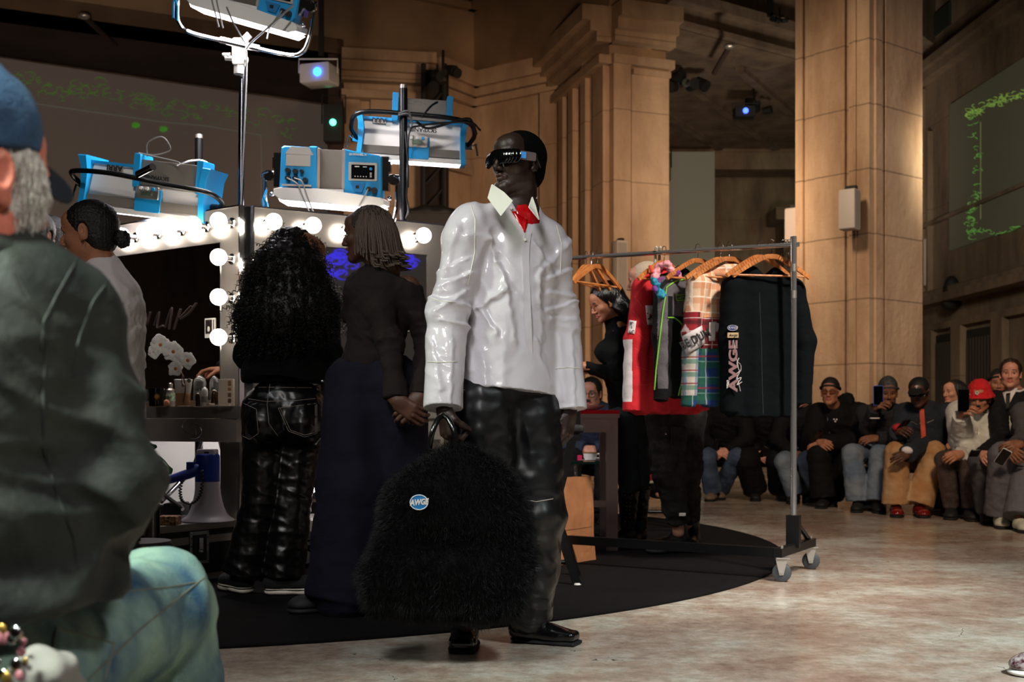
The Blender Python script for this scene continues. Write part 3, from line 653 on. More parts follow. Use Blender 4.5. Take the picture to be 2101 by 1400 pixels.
def panel_B(loc, roll, label, tilt=0.14, yoke=True):
    t = lamp_root('film_light_panel', label, loc, (tilt, roll, 0))
    k = 1529.0
    def X(zx): return (zx-742)/k
    def Z(zy): return -(zy-870)/k
    def bx(mb, x0, x1, y0, y1, f, d, r=0.006): return mb.rbox(((X(x0)+X(x1))/2, f+d/2, (Z(y0)+Z(y1))/2), (abs(X(x1)-X(x0))/2, d/2, abs(Z(y1)-Z(y0))/2), r)
    mb = MB(); mb.prism_xz([(X(x), Z(y)) for x, y in ((325, 1040), (305, 1000), (322, 660), (345, 645), (560, 650), (575, 640), (632, 642), (640, 1040))], (0, 0.06, 0), 0.07, bev=0.008)
    mb.build('rear_housing', M_blue, t, local=True); mb = MB(); mb.prism_xz([(X(x), Z(y)) for x, y in ((862, 1075), (866, 655), (935, 668), (1165, 700), (1190, 720), (1195, 1050), (1170, 1085), (900, 1072))], (0, 0.06, 0), 0.07, bev=0.008)
    mb.build('rear_housing', M_blue, t, local=True)
    mb = MB(); bx(mb, 648, 858, 665, 995, 0.0, .12); mb.build('vent_grille', M_mesh, t, local=True)
    for x0, x1 in ((632, 656), (846, 872)): mb = MB(); bx(mb, x0, x1, 655, 1000, -.008, .12); mb.build('grille_rail', M_tan, t, local=True)
    mb = MB(); mb.prism_xz([(X(x), Z(y)) for x, y in ((355, 715), (405, 650), (560, 652), (602, 718))], (0, -0.012, 0), 0.004); bx(mb, 365, 577, 718, 815, -.016, .01, .002); mb.build('label_plate', M_alu, t, local=True)
    for x, y, r in ((385, 855, 24), (450, 860, 24), (505, 860, 18), (385, 920, 24), (450, 920, 24), (535, 932, 22), (1085, 990, 22), (1132, 1000, 28)): MB().cyl((X(x), -.012, Z(y)), (X(x), -.045, Z(y)), r/k, r/k*.9, 14).build('connector', M_blackplastic, t, local=True)
    mb = MB(); bx(mb, 905, 1155, 765, 922, -.018, .012, .008); mb.build('display_frame', M_alu, t, local=True)
    mb = MB(); bx(mb, 930, 1132, 785, 905, -.022, .006, .004); dsp = mb.build('display', M_disp, t, local=True)
    mb = MB()
    for i in range(5): mb.cyl((X(965+i*24), -.022, Z(885)), (X(965+i*24), -.026, Z(885)), .003, .003, 8)
    for i in range(3): bx(mb, 1092, 1108, 850+i*15, 858+i*15, -.025, .004, .001)
    bx(mb, 960, 1000, 797, 806, -.024, .003, .0008); bx(mb, 1030, 1065, 800, 806, -.024, .003, .0008)
    mb.build('button', M_white, dsp, local=True)
    MB().cyl((X(1100), -.022, Z(818)), (X(1100), -.034, Z(818)), .008, .008, 12).build('dial', M_blue, dsp, local=True)
    mb = MB(); mb.prism_xz([(X(x), Z(y)) for x, y in ((925, 940), (1052, 945), (1025, 1020), (958, 1015))], (0, -.014, 0), .006); bx(mb, 950, 1030, 700, 706, -.014, .01, .001); mb.build('socket_plate', mat('deep_blue_housing', (14, 110, 170), .45, bump=(60, .04)), t, local=True)
    mb = MB(); bx(mb, 970, 1000, 962, 988, -.024, .01, .003); mb.build('port', M_blackplastic, t, local=True)
    # lower flange (the lamp head) tilted so that its lit face looks down and a little back
    mb = MB(); out = [(X(262), Z(1015)), (X(262), Z(1060)), (X(320), Z(1108)), (X(1165), Z(1150)), (X(1225), Z(1120)), (X(1225), Z(1080)), (X(1190), Z(1060)), (X(640), Z(1000)), (X(320), Z(1000))]
    mb.prism_xz(out, (0, .10, 0), .13, bev=.006); bx(mb, 620, 866, 1000, 1062, -.02, .05, .003); mb.build('lamp_head', M_white, t, local=True)
    mb = MB(); hy = .12; z0 = Z(1108)-.004; z1 = Z(1150)-.004
    vs = [(X(300), -.02, Z(1090)), (X(320), -.025, z0-.004), (X(1165), -.025, z1-.004), (X(1215), -.02, Z(1128)), (X(300), .22, Z(1090)-.01), (X(320), .22, z0-.02), (X(1165), .22, z1-.02), (X(1215), .22, Z(1128)-.01)]
    mb.add(vs, [(0, 1, 2, 3), (4, 7, 6, 5), (0, 4, 5, 1), (1, 5, 6, 2), (2, 6, 7, 3), (3, 7, 4, 0)]); mb.build('diffuser', M_glow, t, local=True)
    mb = MB(); bx(mb, 340, 592, 972, 988, -.05, .03, .002); mb.build('cable_bar', M_alu, t, local=True)
    for s, xx in ((-1, 285), (1, 1215)):
        mb = MB()
        mb.box((X(xx), .06, Z(850)), (.022, .05, .095)); mb.box((X(xx)+s*.02, .05, Z(790)), (.012, .03, .03)); mb.cyl((X(xx), .05, Z(880)), (X(xx)+s*.075, .05, Z(880)), .018, .018, 12)
        mb.cyl((X(xx)+s*.05, .0, Z(900)), (X(xx)+s*.05, .05, Z(900)), .03, .03, 14); mb.ball((X(xx)+s*.03, .0, Z(1060)), .014)
        mb.tube([(X(xx)+s*.055, .0, Z(870)), (X(xx)+s*.08, -.02, Z(885)), (X(xx)+s*.085, -.02, Z(925))], .006)
        mb.build('side_bracket', M_chrome, t, local=True)
    if yoke:
        zt = Z(870); zb = -.30; w0 = .375
        mb = MB(); mb.tube(arc([(-w0, .05, zt), (-w0, .05, zb+.12), (-w0+.03, .05, zb+.03), (-w0+.12, .05, zb), (0, .05, zb), (w0-.12, .05, zb), (w0-.03, .05, zb+.03), (w0, .05, zb+.12), (w0, .05, zt)], 5), .012, 10)
        mb.cyl((-.11, .05, zb), (.11, .05, zb), .019, .019, 12); mb.build('yoke', M_chrome, t, local=True)
        mb = MB(); mb.tube([(-.365, .03, zb+.2), (-.38, .0, zb+.14), (-.37, .0, zb+.06), (-.345, .0, zb+.05), (-.355, .0, zb+.12), (-.375, 0, zb+.16)], .006); mb.build('safety_loop', M_blue, t, local=True)
    ys = -.05
    mb = MB(); mb.tube(arc([(X(385), ys, Z(920)), (X(480), ys-.02, Z(970)), (X(520), ys-.02, Z(1060)), (X(590), ys, Z(1230))], 5), .0042, 6); mb.build('cable', M_cable, t, local=True); mb = MB(); mb.tube(arc([(X(450), ys, Z(920)), (X(520), ys-.02, Z(950)), (X(560), ys-.02, Z(1060)), (X(625), ys, Z(1230))], 5), .0042, 6); mb.build('cable', M_cable, t, local=True); mb = MB()
    mb.tube(arc([(X(1085), ys, Z(990)), (X(1050), ys, Z(1060)), (X(1000), ys+.02, Z(1150)), (X(960), 0.05, Z(1230))], 5), .0042, 6)
    mb.build('cable', M_cable, t, local=True)
    L_ = light('AREA', 'panel_light', (0, 0, 0), (0, 0, -1), 40, (1, .97, 1), .6, sy=.25); L_.parent = t; L_.location = (0, .12, Z(1150)-.08); L_.rotation_euler = (0.25, 0, 0); L_.scale = (1, 1, 1)
    L_.data.cycles.cast_shadow = True; L_.visible_camera = True
    L_.hide_render = False
    return t
pc = panel_B(P(677, 357, 6.62), 0.035, 'blue film light panel with dark display above the braided woman')
pt_ = panel_B(P(505, -26, 6.35), 0.225, 'blue film light panel on the tall chrome stand at the top edge', .25)
def panel_A(loc, rot, label, sc=1.0, hx=.18, hz=1.55):
    t = lamp_root('film_light_panel', label, loc, rot); W = .30*sc; H = .115*sc
    # wedge body: sloping rear skin, open blue end frames, rib box on top
    mb = MB(); mb.add([(-W, -.05, -H), (W, -.05, -H), (W*.96, .0, H), (-W*.96, .0, H), (-W, .22, -H), (W, .22, -H), (W*.96, .16, H), (-W*.96, .16, H)],
                      [(0, 3, 2, 1), (4, 5, 6, 7), (0, 4, 7, 3), (1, 2, 6, 5), (3, 7, 6, 2), (0, 1, 5, 4)][::1])
    mb.build('rear_skin', M_silver, t, local=True, smooth=False)
    mb = MB(); mb.box((0, -.055, -H*.62), (W*.96, .004, H*.2)); mb.build('perforated_strip', M_mesh, t, local=True)
    for s in (-1, 1):
        mb = MB(); mb.prism_xz([(s*W*1.0, -H*1.12), (s*W*1.1, -H*1.12), (s*W*1.06, -H*.2), (s*W*1.08, H*.8), (s*W*1.14, H*1.2), (s*W*1.0, H*1.22), (s*W*.95, H*.5), (s*W*.97, -H*.4)][::-s], (0, .06, 0), .14, bev=.005)
        mb.build('end_frame', M_blue, t, local=True)
    mb = MB(); mb.box((0, -.015, H*.98), (W*.98, .012, .008)); mb.build('blue_ridge', M_blue, t, local=True)
    mb = MB(); mb.rbox((W*hx, .03, H*hz), (W*.5, .07, H*.55), .01); hs = mb.build('heat_sink', M_mesh, t, local=True)
    for s in (-1, 1): MB().rbox((W*hx+s*W*.54, .02, H*(hz+.05)), (.018, .085, H*.72), .008).build('heat_sink_bracket', M_blue, t, local=True)
    mb = MB(); mb.rbox((.03, -.055, -H*.1), (.065, .018, .034), .006); cb = mb.build('control_box', M_alu, t, local=True)
    mb = MB(); mb.rbox((.03, -.05, -H*.42), (.076, .012, .065), .01); mb.build('control_bracket', M_blue, t, local=True)
    MB().box((.03, -.076, -H*.14), (.03, .003, .011)).build('screen', mat('lcd_green_grey', (110, 130, 110), .3, bump=(40, .02)), cb, local=True)
    for i in range(3): MB().cyl((-.005+i*.035, -.072, H*.07), (-.005+i*.035, -.084, H*.07), .009, .009, 12).build('dial', M_white if i < 2 else M_blue, cb, local=True)
    mb = MB(); mb.add([(-W, -.05, -H-.0), (W, -.05, -H), (W, .22, -H), (-W, .22, -H), (-W*1.02, -.045, -H-.01), (W*1.02, -.045, -H-.01), (W*1.02, .22, -H-.012), (-W*1.02, .22, -H-.012)],
                      [(4, 7, 6, 5), (0, 1, 2, 3), (0, 4, 5, 1), (1, 5, 6, 2), (2, 6, 7, 3), (3, 7, 4, 0)]); mb.build('diffuser', M_glow, t, local=True)
    MB().box((0, -.052, -H-.0), (W*1.02, .006, .014)).build('front_rim', M_white, t, local=True)
    return t
pa = panel_A(P(303, 392, 6.55), (.1, 0.13, -0.1), 'silver and blue film light panel above the man with a bun', 1.12, .4, .75)
pb = panel_A(P(845, 288, 7.05), (.13, 0.045, 0.1), 'silver and blue film light panel on the black pole, highest right one', 1.0)
def panel_text(t, s, size, x, z, y=-.052, flip=True):
    M_ = t.matrix_basis.copy(); c = np.array(M_ @ Vector((x, y, z))); q = M_.to_3x3()
    xd = np.array(q @ Vector((1, 0, 0))); ud = np.array(q @ Vector((0, 0, 1)))
    if flip: xd, ud = -xd, -ud
    text('lettering', s, size, mat('black_print', (14, 14, 16), .5, bump=(60, .02)), c, xd, ud, None, bold=.0008, sx=1.1)
    o = bpy.data.objects[-1] if False else None
def lettering(t, s, size, x, z, y=-.056, flip=True, m=None):
    R_ = t.rotation_euler.to_matrix(); c = Vector((x, y, z))
    xd = V3(-1, 0, 0) if flip else V3(1, 0, 0); ud = V3(0, 0, -1) if flip else V3(0, 0, 1)
    o = text('lettering', s, size, m or mat('black_print', (14, 14, 16), .5, bump=(60, .02)), np.array(c), xd, ud, None, bold=.0008, sx=1.1)
    o.parent = t; return o
lettering(pa, 'ARRI', .04, -.19, .105, -.03); MBp = MB().box((-.19, -.02, .105), (.045, .006, .02)); MBp.build('name_plate', M_alu, pa, local=True)
lettering(pb, 'ARRI', .036, -.20, .103, -.03); MB().box((-.20, -.02, .103), (.04, .006, .018)).build('name_plate', M_alu, pb, local=True)
lettering(pb, 'SKYPANEL', .034, .06, .062, -.045); lettering(pa, 'SKYPANEL', .03, .06, .075, -.045)
lettering(pc, 'SKYPANEL X', .016, .16, .1105, -.026, flip=False, m=M_white)
# yokes and clamps of the two black-pole panels
def yoke_A(t, pts, lx, mcol=M_blackmetal):
    MB().tube(arc(pts, 5), .014, 10).build('yoke', mcol, t, local=True)
yoke_A(pa, [(-.36, .0, -.02), (-.40, -.08, .03), (-.33, -.2, .055), (-.1, -.24, .06), (.2, -.22, .035), (.42, -.2, .02), (.47, -.1, -.02), (.42, .0, -.05)], 0)
yoke_A(pb, [(-.33, .0, -.01), (-.36, -.1, .05), (-.30, -.2, .12), (0, -.22, .125), (.3, -.2, .11), (.37, -.1, .05), (.34, .0, -.01)], 0)
for t, px_ in ((pa, ((-.37, -.0, -.02), (.43, 0, -.05))), (pb, ((-.34, 0, -.01), (.35, 0, -.01)))):
    for p in px_:
        s = -1 if p[0] < 0 else 1
        mb = MB().cyl((p[0]-s*.06, .03, p[2]), (p[0]+s*.02, .0, p[2]), .022, .022, 12); mb.tube([(p[0]+s*.02, -.01, p[2]), (p[0]+s*.035, -.03, p[2]+.01), (p[0]+s*.05, -.035, p[2]-.06)], .006); mb.build('tilt_knob', M_chrome if t is pb else M_blackmetal, t, local=True)
MB().cyl((.05, -.25, .07), (.16, -.32, .115), .02, .02, 12).build('mount_spigot', M_chrome, pa, local=True)
mb = MB(); mb.tube(arc([(-.02, 0, .19), (.0, -.05, .26), (.08, -.05, .30), (.12, -.02, .24), (.04, -.03, .2), (-.06, -.02, .2), (.2, -.1, .17), (.24, -.2, .14)], 6), .004, 6); mb.build('safety_cable', M_cable, pa, local=True)
mb = MB(); mb.tube(arc([(.02, -.26, .08), (.1, -.24, .05), (.3, -.23, .12), (.35, -.2, .1), (.38, -.12, .05)], 6), .008, 6); mb.tube(arc([(-.01, -.28, -.3), (-.02, -.28, .0), (.05, -.26, .06), (.32, -.24, .1), (.4, -.15, .07)], 6), .006, 6)
mb.tube(arc([(.05, -.24, .11), (.1, -.2, .18), (.14, -.1, .22)], 5), .006, 6); mb.build('cable', M_cableblk, pb, local=True)
# poles
def pole(name, px, y_top, y_bot, Y, r, m, label, px2=None, cap=True, grp=None):
    a = P(px2 or px, y_bot, Y); b = P(px, y_top, Y); a = a.copy(); a[2] = ZR
    t = thing(name, label, 'stand', a, grp); MB().cyl(a, b, r, r, 16).build('pole', m, t)
    if cap: MB().cyl(b-V3(0, 0, .001), b+V3(0, 0, .022), r*.98, r*.9, 14).build('pole_cap', M_alu, t)
    mb = MB()
    for k in range(3): an = 2.1*k+.6; mb.tube([a+V3(0, 0, .35), a+V3(math.cos(an)*.35, math.sin(an)*.28, .02)], .012)
    mb.build('tripod_legs', M_chrome, t); return t
s1 = pole('light_stand', 408, 284, 700, 6.98, .0235, M_blackmetal, 'black light pole with pale cap, left of the chrome stand', None, True, 'light stands behind the vanity')
s2 = pole('light_stand', 828, 182, 700, 6.85, .0235, M_blackmetal, 'black light pole with pale cap, right of the chrome stand', 824, True, 'light stands behind the vanity')
s3 = pole('light_stand', 497, 135, 900, 6.55, .018, mat('dark_chrome', (96, 96, 102), .18, metal=1.0, bump=(30, .02)), 'tall chrome stand carrying the topmost light panel', 487, False, 'light stands behind the vanity')
mb = MB(); c = P(490, 108, 6.5); mb.rbox(c, (.032, .03, .075), .012, n=2); mb.cyl(c+V3(-.075, 0, -.03), c+V3(.05, 0, -.04), .014, .014, 10); mb.cyl(c+V3(-.05, 0, -.02), c+V3(-.09, 0, -.01), .02, .008, 8); mb.cyl(c+V3(0, 0, -.07), c+V3(0, 0, -.12), .028, .028, 12); mb.cyl(c+V3(.02, 0, .06), c+V3(.06, 0, .1), .02, .02, 10)
mb.build('stand_head', M_alu, s3)
MB().tube(arc([P(505, 95, 6.44), P(506, 150, 6.5), P(500, 300, 6.5), P(494, 420, 6.5)], 5), .0045, 6).build('cable', M_cable, s3)
mb = MB(); mb.tube(arc([P(465, 15, 6.28), P(478, 45, 6.25), P(498, 80, 6.4), P(505, 95, 6.44)], 5), .005, 6); mb.tube(arc([P(602, 10, 6.25), P(560, 48, 6.25), P(518, 85, 6.4), P(505, 100, 6.44)], 5), .006, 6); mb.build('hanging_cable', M_cable, s3)
mb = MB(); c = P(829, 232, 6.83)
for i in range(2): mb.tube(arc([c+V3(-.03, -.03, -.01-.01*i), c+V3(.03, -.04, .0-.015*i), c+V3(.045, 0, -.06), c+V3(.04, -.01, -.11)], 5), .005, 6)
mb.build('cable_wrap', M_cable, s2)
MB().tube(arc([P(832, 270, 6.78), P(838, 350, 6.78), P(834, 400, 6.8), P(838, 430, 6.8), P(830, 455, 6.85)], 6), .006, 6).build('cable', M_cableblk, s2)
mb = MB(); c = P(412, 345, 6.93); mb.tube(arc([c+V3(-.13, -.1, -.01), c+V3(-.03, -.06, .03), c+V3(.05, -.04, .02), c+V3(.07, 0, -.05), c+V3(.03, -.03, -.09), c+V3(.07, -.02, -.1), c+V3(.05, -.03, -.14)], 6), .007, 8); mb.build('safety_clip', M_chrome, s1)
# ------------------------------------------------------------------ lights of the hall that show as small points, projector, speakers
def fixture(px, py, Y, col, strength, label, name='hall_spot', r=.03, body=(.09, .09, .13), m=None, tilt=0):
    c = P(px, py, Y); t = thing(name, label, 'spotlight' if name == 'hall_spot' else 'projector', c)
    mb = MB().rbox(c+V3(0, body[1]+.02, 0), (body[0], body[1], body[2]), .03, rotz(tilt)); mb.tube([c+V3(-body[0]*1.2, .1, 0), c+V3(-body[0]*1.2, .1, body[2]*1.5), c+V3(body[0]*1.2, .1, body[2]*1.5), c+V3(body[0]*1.2, .1, 0)], .015); mb.build('housing', m or M_black, t)
    MB().ball(c+V3(0, -.0, 0), r).build('lens', mat('lens_'+name+str(px), col, .2, emit=strength, emit_col=col, bump=(5, .01)), t)
    return t
fixture(683, 251, 21.5, (90, 255, 190), 5, 'dark spotlight glowing green beside the left screen', r=.06, body=(.18, .12, .35))
fixture(1367, 342, 25, (90, 255, 190), 5, 'small spotlight glowing green at the edge of the side hall', r=.05, body=(.1, .1, .3))
fixture(1530, 227, 25, (60, 90, 255), 5, 'dark spotlight glowing blue under the side hall ceiling', r=.06, body=(.22, .15, .12))
pj = fixture(651, 147, 19.5, (40, 110, 255), 8, 'white projector with a glowing blue lens under the dark beam', 'projector', r=.07, body=(.27, .2, .16), m=M_white, tilt=-.3)
pj_c = P(655, 100, 19.6); MB().box(V3(pj_c[0], pj_c[1]+.2, (pj_c[2]+8.0)/2-.03), (.04, .04, (8.06-pj_c[2])/2)).build('ceiling_mount', M_black, pj)
# cluster of dark fittings
def cluster(px, py, Y, sz, label, n=5):
    c = P(px, py, Y); t = thing('hanging_spotlight', label, 'spotlight', c); r_ = random.Random(px); mb = MB()
    for i in range(n):
        o = c+V3(r_.uniform(-1, 1)*sz, r_.uniform(-.3, .3)*sz, r_.uniform(-.6, .6)*sz); d = nrm(V3(r_.uniform(-1, 1), r_.uniform(-1, 0), r_.uniform(-.8, .4)))
        mb.cyl(o, o+d*sz*.9, sz*.34, sz*.42, 10)
    mb.tube([c+V3(0, .1, 0), c+V3(0, .2, sz*2.2)], sz*.12); mb.build('cans', M_black, t)
    MB().cyl(c+V3(-.02, -sz*.3, .1*sz), c+V3(.04, -sz*.75, -.05*sz), sz*.24, sz*.3, 12).build('reflector', M_chrome, t)
cluster(908, 152, 21.0, .22, 'dark spotlights with a shiny reflector on the black truss'); cluster(1400, 175, 24, .3, 'dark spotlights beside the pilaster under the side ceiling', 4)
cluster(1550, 215, 25.5, .22, 'dark spotlights next to the blue glowing one', 3); cluster(1604, 38, 20, .12, 'tiny dark spotlight near the top beside the column', 3)
t = thing('hanging_bar', 'black bar hanging at the top edge left of the column', 'bar', P(1580, 10, 20)); MB().box(P(1580, 5, 20), (.045, .04, .24)).build('bar', M_black, t)
t = thing('truss_post', 'tall dark truss post between the two left pilasters', 'truss', (*Pz(890, 126)*.95, 0)); b = Pz(891, 130)*.95
mb = MB(); 
for dx, dy in ((-.2, -.1), (.2, -.1), (.2, .3), (-.2, .3)): mb.cyl((b[0]+dx, b[1]+dy, 0), (b[0]+dx, b[1]+dy, 7.6), .05, .05, 8)
for i in range(16): z = .2+i*.46; mb.cyl((b[0]-.2, b[1]-.1, z), (b[0]+.2, b[1]-.1, z+.46), .02, .02, 6)
mb.build('truss', M_black, t); mb = MB().box((b[0], b[1]+.32, 3.8), (.26, .03, 3.8)); mb.build('backing_cloth', mat('dark_brown_cloth', (30, 22, 18), .95, bump=(10, .2)), t)
t = thing('case_stack', 'black road cases stacked at the foot of the truss above the vanity', 'case', (P(885, 0, 19)[0], 19, 0)); c = P(885, 455, 19); z_ = 0
for i, (w_, h_) in enumerate(((.55, 1.0), (.5, .9), (.52, .95), (.4, c[2]-2.75))): MB().rbox((c[0]+.03*(i % 2), 19.1, z_+h_/2), (w_, .35, h_/2-.005), .02).build('road_case', M_black, t); z_ += h_
s_ = SDF(.05); [s_.ell(V3(c[0]+dx, 19, z_+.03), (.22, .2, h_), k=.1) for dx, h_ in ((-.25, .1), (0, .16), (.22, .1))]; v, f = s_.mesh(lambda v: wob(v, .3)*.03); link_mesh('folded_cloth', v, f, M_black, t)
# speakers on the stone
def speaker(px, py, Y, hw, hh, label, rz=0.0):
    c = P(px, py, Y); t = thing('wall_speaker', label, 'speaker', c); MB().rbox(c, (hw, .09, hh), .02, rotz(rz)).build('cabinet', mat('pale_grey_paint', (168, 160, 154), .6, bump=(60, .05)), t)
    MB().box(c+V3(0, 0, 0)+rotz(rz)@V3(0, -.092, 0), (hw*.86, .003, hh*.93), rotz(rz)).build('grille', mat('pale_grille', (150, 142, 136), .7, bump=(300, .8)), t)
    MB().box(c+rotz(rz)@V3(0, -.02, hh+.02), (hw*.4, .06, .02), rotz(rz)).build('bracket', M_black, t)
speaker(1743, 431, 12.85, .088, .22, 'slim grey speaker mounted on the big column', .9)
speaker(1629, 462, 13.9, .06, .2, 'slim pale speaker at the left edge of the big column', .9); speaker(1909, 538, 22.3, .09, .45, 'narrow pale speaker on the dark right wall', .5)
speaker(1272, 560, 20.2, .10, .55, 'narrow pale speaker on the pilaster behind the rack', .4)
# small round ceiling lamps
for px, py, Y, l in ((172, 33, 20.6, 'small dull round lamp on the left entablature'), (1497, 95, 21, 'small dull round lamp on the bridge above the side hall')):
    t = thing('dome_lamp', l, 'lamp', P(px, py, Y)); MB().ball(P(px, py, Y), .09, sq=(1.2, 1, .6)).build('shade', M_alu, t); MB().cyl(P(px, py, Y), P(px, py, Y)+V3(0, 1.6, 0), .05, .05).build('base', M_darkbeam, t)
mb = MB(); s_ = SDF(.06); c = P(1952, 598, 21.0); s_.ell(c, (.15, .15, .3), k=.05); s_.ell(c+V3(0, 0, -.2), (.2, .15, .15), k=.1); v, f = s_.mesh()
tag(link_mesh('dark_bust', v, f, M_black), 'dark rounded bust on the ledge of the right wall', 'bust')
# ------------------------------------------------------------------ flight case, megaphone, wood, cables
M_case = mat('black_case_laminate', (16, 15, 16), 0.6, bump=(200, 0.3)); M_ext = mat('ribbed_aluminium', (150, 142, 134), 0.35, metal=0.5, bump=(120, 0.25, (0.02, 0.02, 1)))
ca = P(322, 1083, 5.66); cb_ = P(496, 1063, 6.10); ca[2] = cb_[2] = 0; d_ = nrm(cb_-ca); n_ = V3(d_[1], -d_[0], 0); Rc = np.stack([d_, -n_, [0, 0, 1.]], 1); Lc = np.linalg.norm(cb_-ca)
t = thing('flight_case', 'black flight case with ribbed metal edges carrying the megaphone', 'case', ca)
def cbx(mb, u0, u1, z0, z1, o0, o1): return mb.box((ca+d_*(u0+u1)/2+n_*(o0+o1)/2+V3(0, 0, (z0+z1)/2)), ((u1-u0)/2, abs(o1-o0)/2, (z1-z0)/2), Rc)
ca = ca-d_*.25; Lc += .25
mb = MB(); cbx(mb, 0, Lc, ZR, .296, -.5, 0); mb.build('body', M_case, t, smooth=False)
mb = MB(); cbx(mb, -.005, Lc+.005, .268, .302, -.505, .006); cbx(mb, -.005, Lc+.005, .2, .237, -.505, .006); cbx(mb, -.005, Lc+.005, ZR, .045, -.505, .006); cbx(mb, Lc-.02, Lc+.006, ZR, .3, -.505, .008); mb.build('edge_rail', M_ext, t, smooth=False)
u_ = .5; mb = MB(); cbx(mb, u_-.06, u_+.06, .1, .262, 0, .012); la = mb.build('latch', mat('zinc_latch', (150, 160, 158), .3, metal=.9, bump=(40, .2)), t)
mb = MB(); cbx(mb, u_-.042, u_+.042, .115, .245, .012, .016); mb.build('recess', mat('dark_zinc', (60, 66, 66), .4, metal=.8, bump=(40, .2)), la)
mb = MB(); cbx(mb, u_-.012, u_+.012, .15, .23, .016, .026); [mb.ball(ca+d_*(u_+x)+n_*.014+V3(0, 0, z), .004, 8, 5) for x in (-.052, .052) for z in (.11, .15, .19, .23, .255)]; mb.ball(ca+d_*u_+n_*.018+V3(0, 0, .16), .017); mb.build('rivet', M_chrome, la)
t = thing('megaphone', 'blue and white megaphone standing bell down on the flight case', 'megaphone', P(425, 1064, 5.98)); c = P(426, 1064, 5.98); c[2] = .302
M_horn = mat('off_white_horn', (205, 196, 204), .35, bump=(20, .03)); M_mblue = mat('megaphone_blue', (24, 54, 150), .35, bump=(40, .04))
MB().lathe([(.128, 0), (.134, .004), (.130, .012), (.112, .022), (.096, .04), (.083, .07), (.073, .105), (.066, .14), (.062, .175), (.061, .205)], c, 36).build('horn', M_horn, t)
MB().lathe([(.062, .203), (.0615, .21), (.061, .33), (.056, .342), (.045, .346)], c, 32).build('body', M_mblue, t)
mb = MB().rbox(c+V3(.0, -.0, .352), (.046, .04, .016), .008); mb.build('end_cap', M_horn, t)
mb = MB(); mb.box(c+V3(.005, -.042, .352), (.012, .002, .004)); mb.build('switch_slot', M_black, t)
mb = MB(); h0 = c+V3(-.05, -.04, .265); mb.tube([h0+V3(.02, 0, 0), h0, h0+V3(-.03, -.02, -.02), h0+V3(-.14, -.05, -.055)], [.03, .032, .026, .02], 12); mb.box(h0+V3(-.02, -.01, .02), (.02, .02, .02)); mb.build('handle', M_mblue, t)
mb = MB(); tt = np.linspace(0, 1, 160); base = arc([h0+V3(-.06, -.035, -.05), h0+V3(-.065, -.05, -.11), h0+V3(-.05, -.06, -.155), h0+V3(-.01, -.065, -.17), h0+V3(.03, -.06, -.14), h0+V3(.045, -.05, -.08), h0+V3(.04, -.035, .0)], 28)
coil = [b_+V3(math.cos(i*.9)*.007, math.sin(i*.9)*.007, 0) for i, b_ in enumerate(base)]; mb.tube(coil, .0035, 6); mb.build('coiled_cord', M_cableblk, t)
mb = MB(); mb.rbox(P(346, 1064, 5.78)+V3(0, 0, 0), (.05, .05, .022), .006); t2 = mb.build('cork_block', mat('speckled_cork', (176, 130, 88), .9, var=(70, (50, 34, 24)), bump=(80, .5))); tag(t2, 'speckled cork block on the flight case left of the megaphone', 'block')
t2.location = (0, 0, .302+.022-P(346, 1064, 5.78)[2])
# round steel bin beside the foreground man
t = thing('steel_canister', 'black and steel canister left of the flight case', 'canister', P(312, 1120, 5.45)); c = P(312, 1120, 5.45); c[2] = .0
MB().cyl(c+V3(0, 0, .13), c+V3(0, 0, .40), .035, .035, 16).build('tube', M_steel, t); MB().cyl(c+V3(.028, -.01, .0), c+V3(.028, -.01, .43), .012, .012, 10).build('post', M_blackmetal, t); MB().cyl(c, c+V3(0, 0, .13), .036, .036, 16).build('foot', M_black, t)
# plant leaves behind the seated man
M_leaf = mat('dark_green_leaf', (34, 66, 26), .35, bump=(20, .1)); t = thing('potted_plant', 'glossy dark green leaves poking out beside the dark jacket', 'plant', P(285, 1050, 4.9)); 
pb_ = P(285, 1050, 4.9); pb_[2] = ZR
def leaf(a, b, w_, name='leaf', parent=None, m=M_leaf, droop=.02, n=9, facing=(0, -1, .3)):
    a = np.array(a); b = np.array(b); d = b-a; s = nrm(np.cross(d, facing)); up = nrm(np.cross(s, d)); vs = []; 
    for i in range(n):
        q = i/(n-1); p = a+d*q+up*math.sin(q*math.pi)*droop; ww = w_*math.sin(math.pi*min(.97, .04+q))**.7
        for k in (-1, -.5, 0, .5, 1): vs.append(p+s*ww*k-up*abs(k)**2*ww*-.25)
    fs = [(i*5+k, i*5+k+1, (i+1)*5+k+1, (i+1)*5+k) for i in range(n-1) for k in range(4)]
    o = link_mesh(name, vs, fs, m, parent); mod = o.modifiers.new('t', 'SOLIDIFY'); mod.thickness = .0015; return o
leaf(P(292, 960, 4.9), P(354, 968, 4.85), .055, parent=t); leaf(P(285, 930, 4.9), P(322, 916, 4.9), .03, parent=t); leaf(P(262, 880, 4.95), P(302, 800, 4.9), .03, parent=t); leaf(P(262, 790, 4.95), P(300, 745, 4.9), .022, parent=t, m=M_leaf)
MB().lathe([(.09, 0), (.12, .02), (.14, .28), (.13, .3)], pb_, 24).build('pot', M_black, t); mb = MB(); [mb.tube([pb_+V3(0, 0, .28), p], .006) for p in (P(292, 960, 4.9), P(285, 930, 4.9), P(262, 880, 4.95), P(262, 790, 4.95))]; mb.build('stem', M_leaf, t)
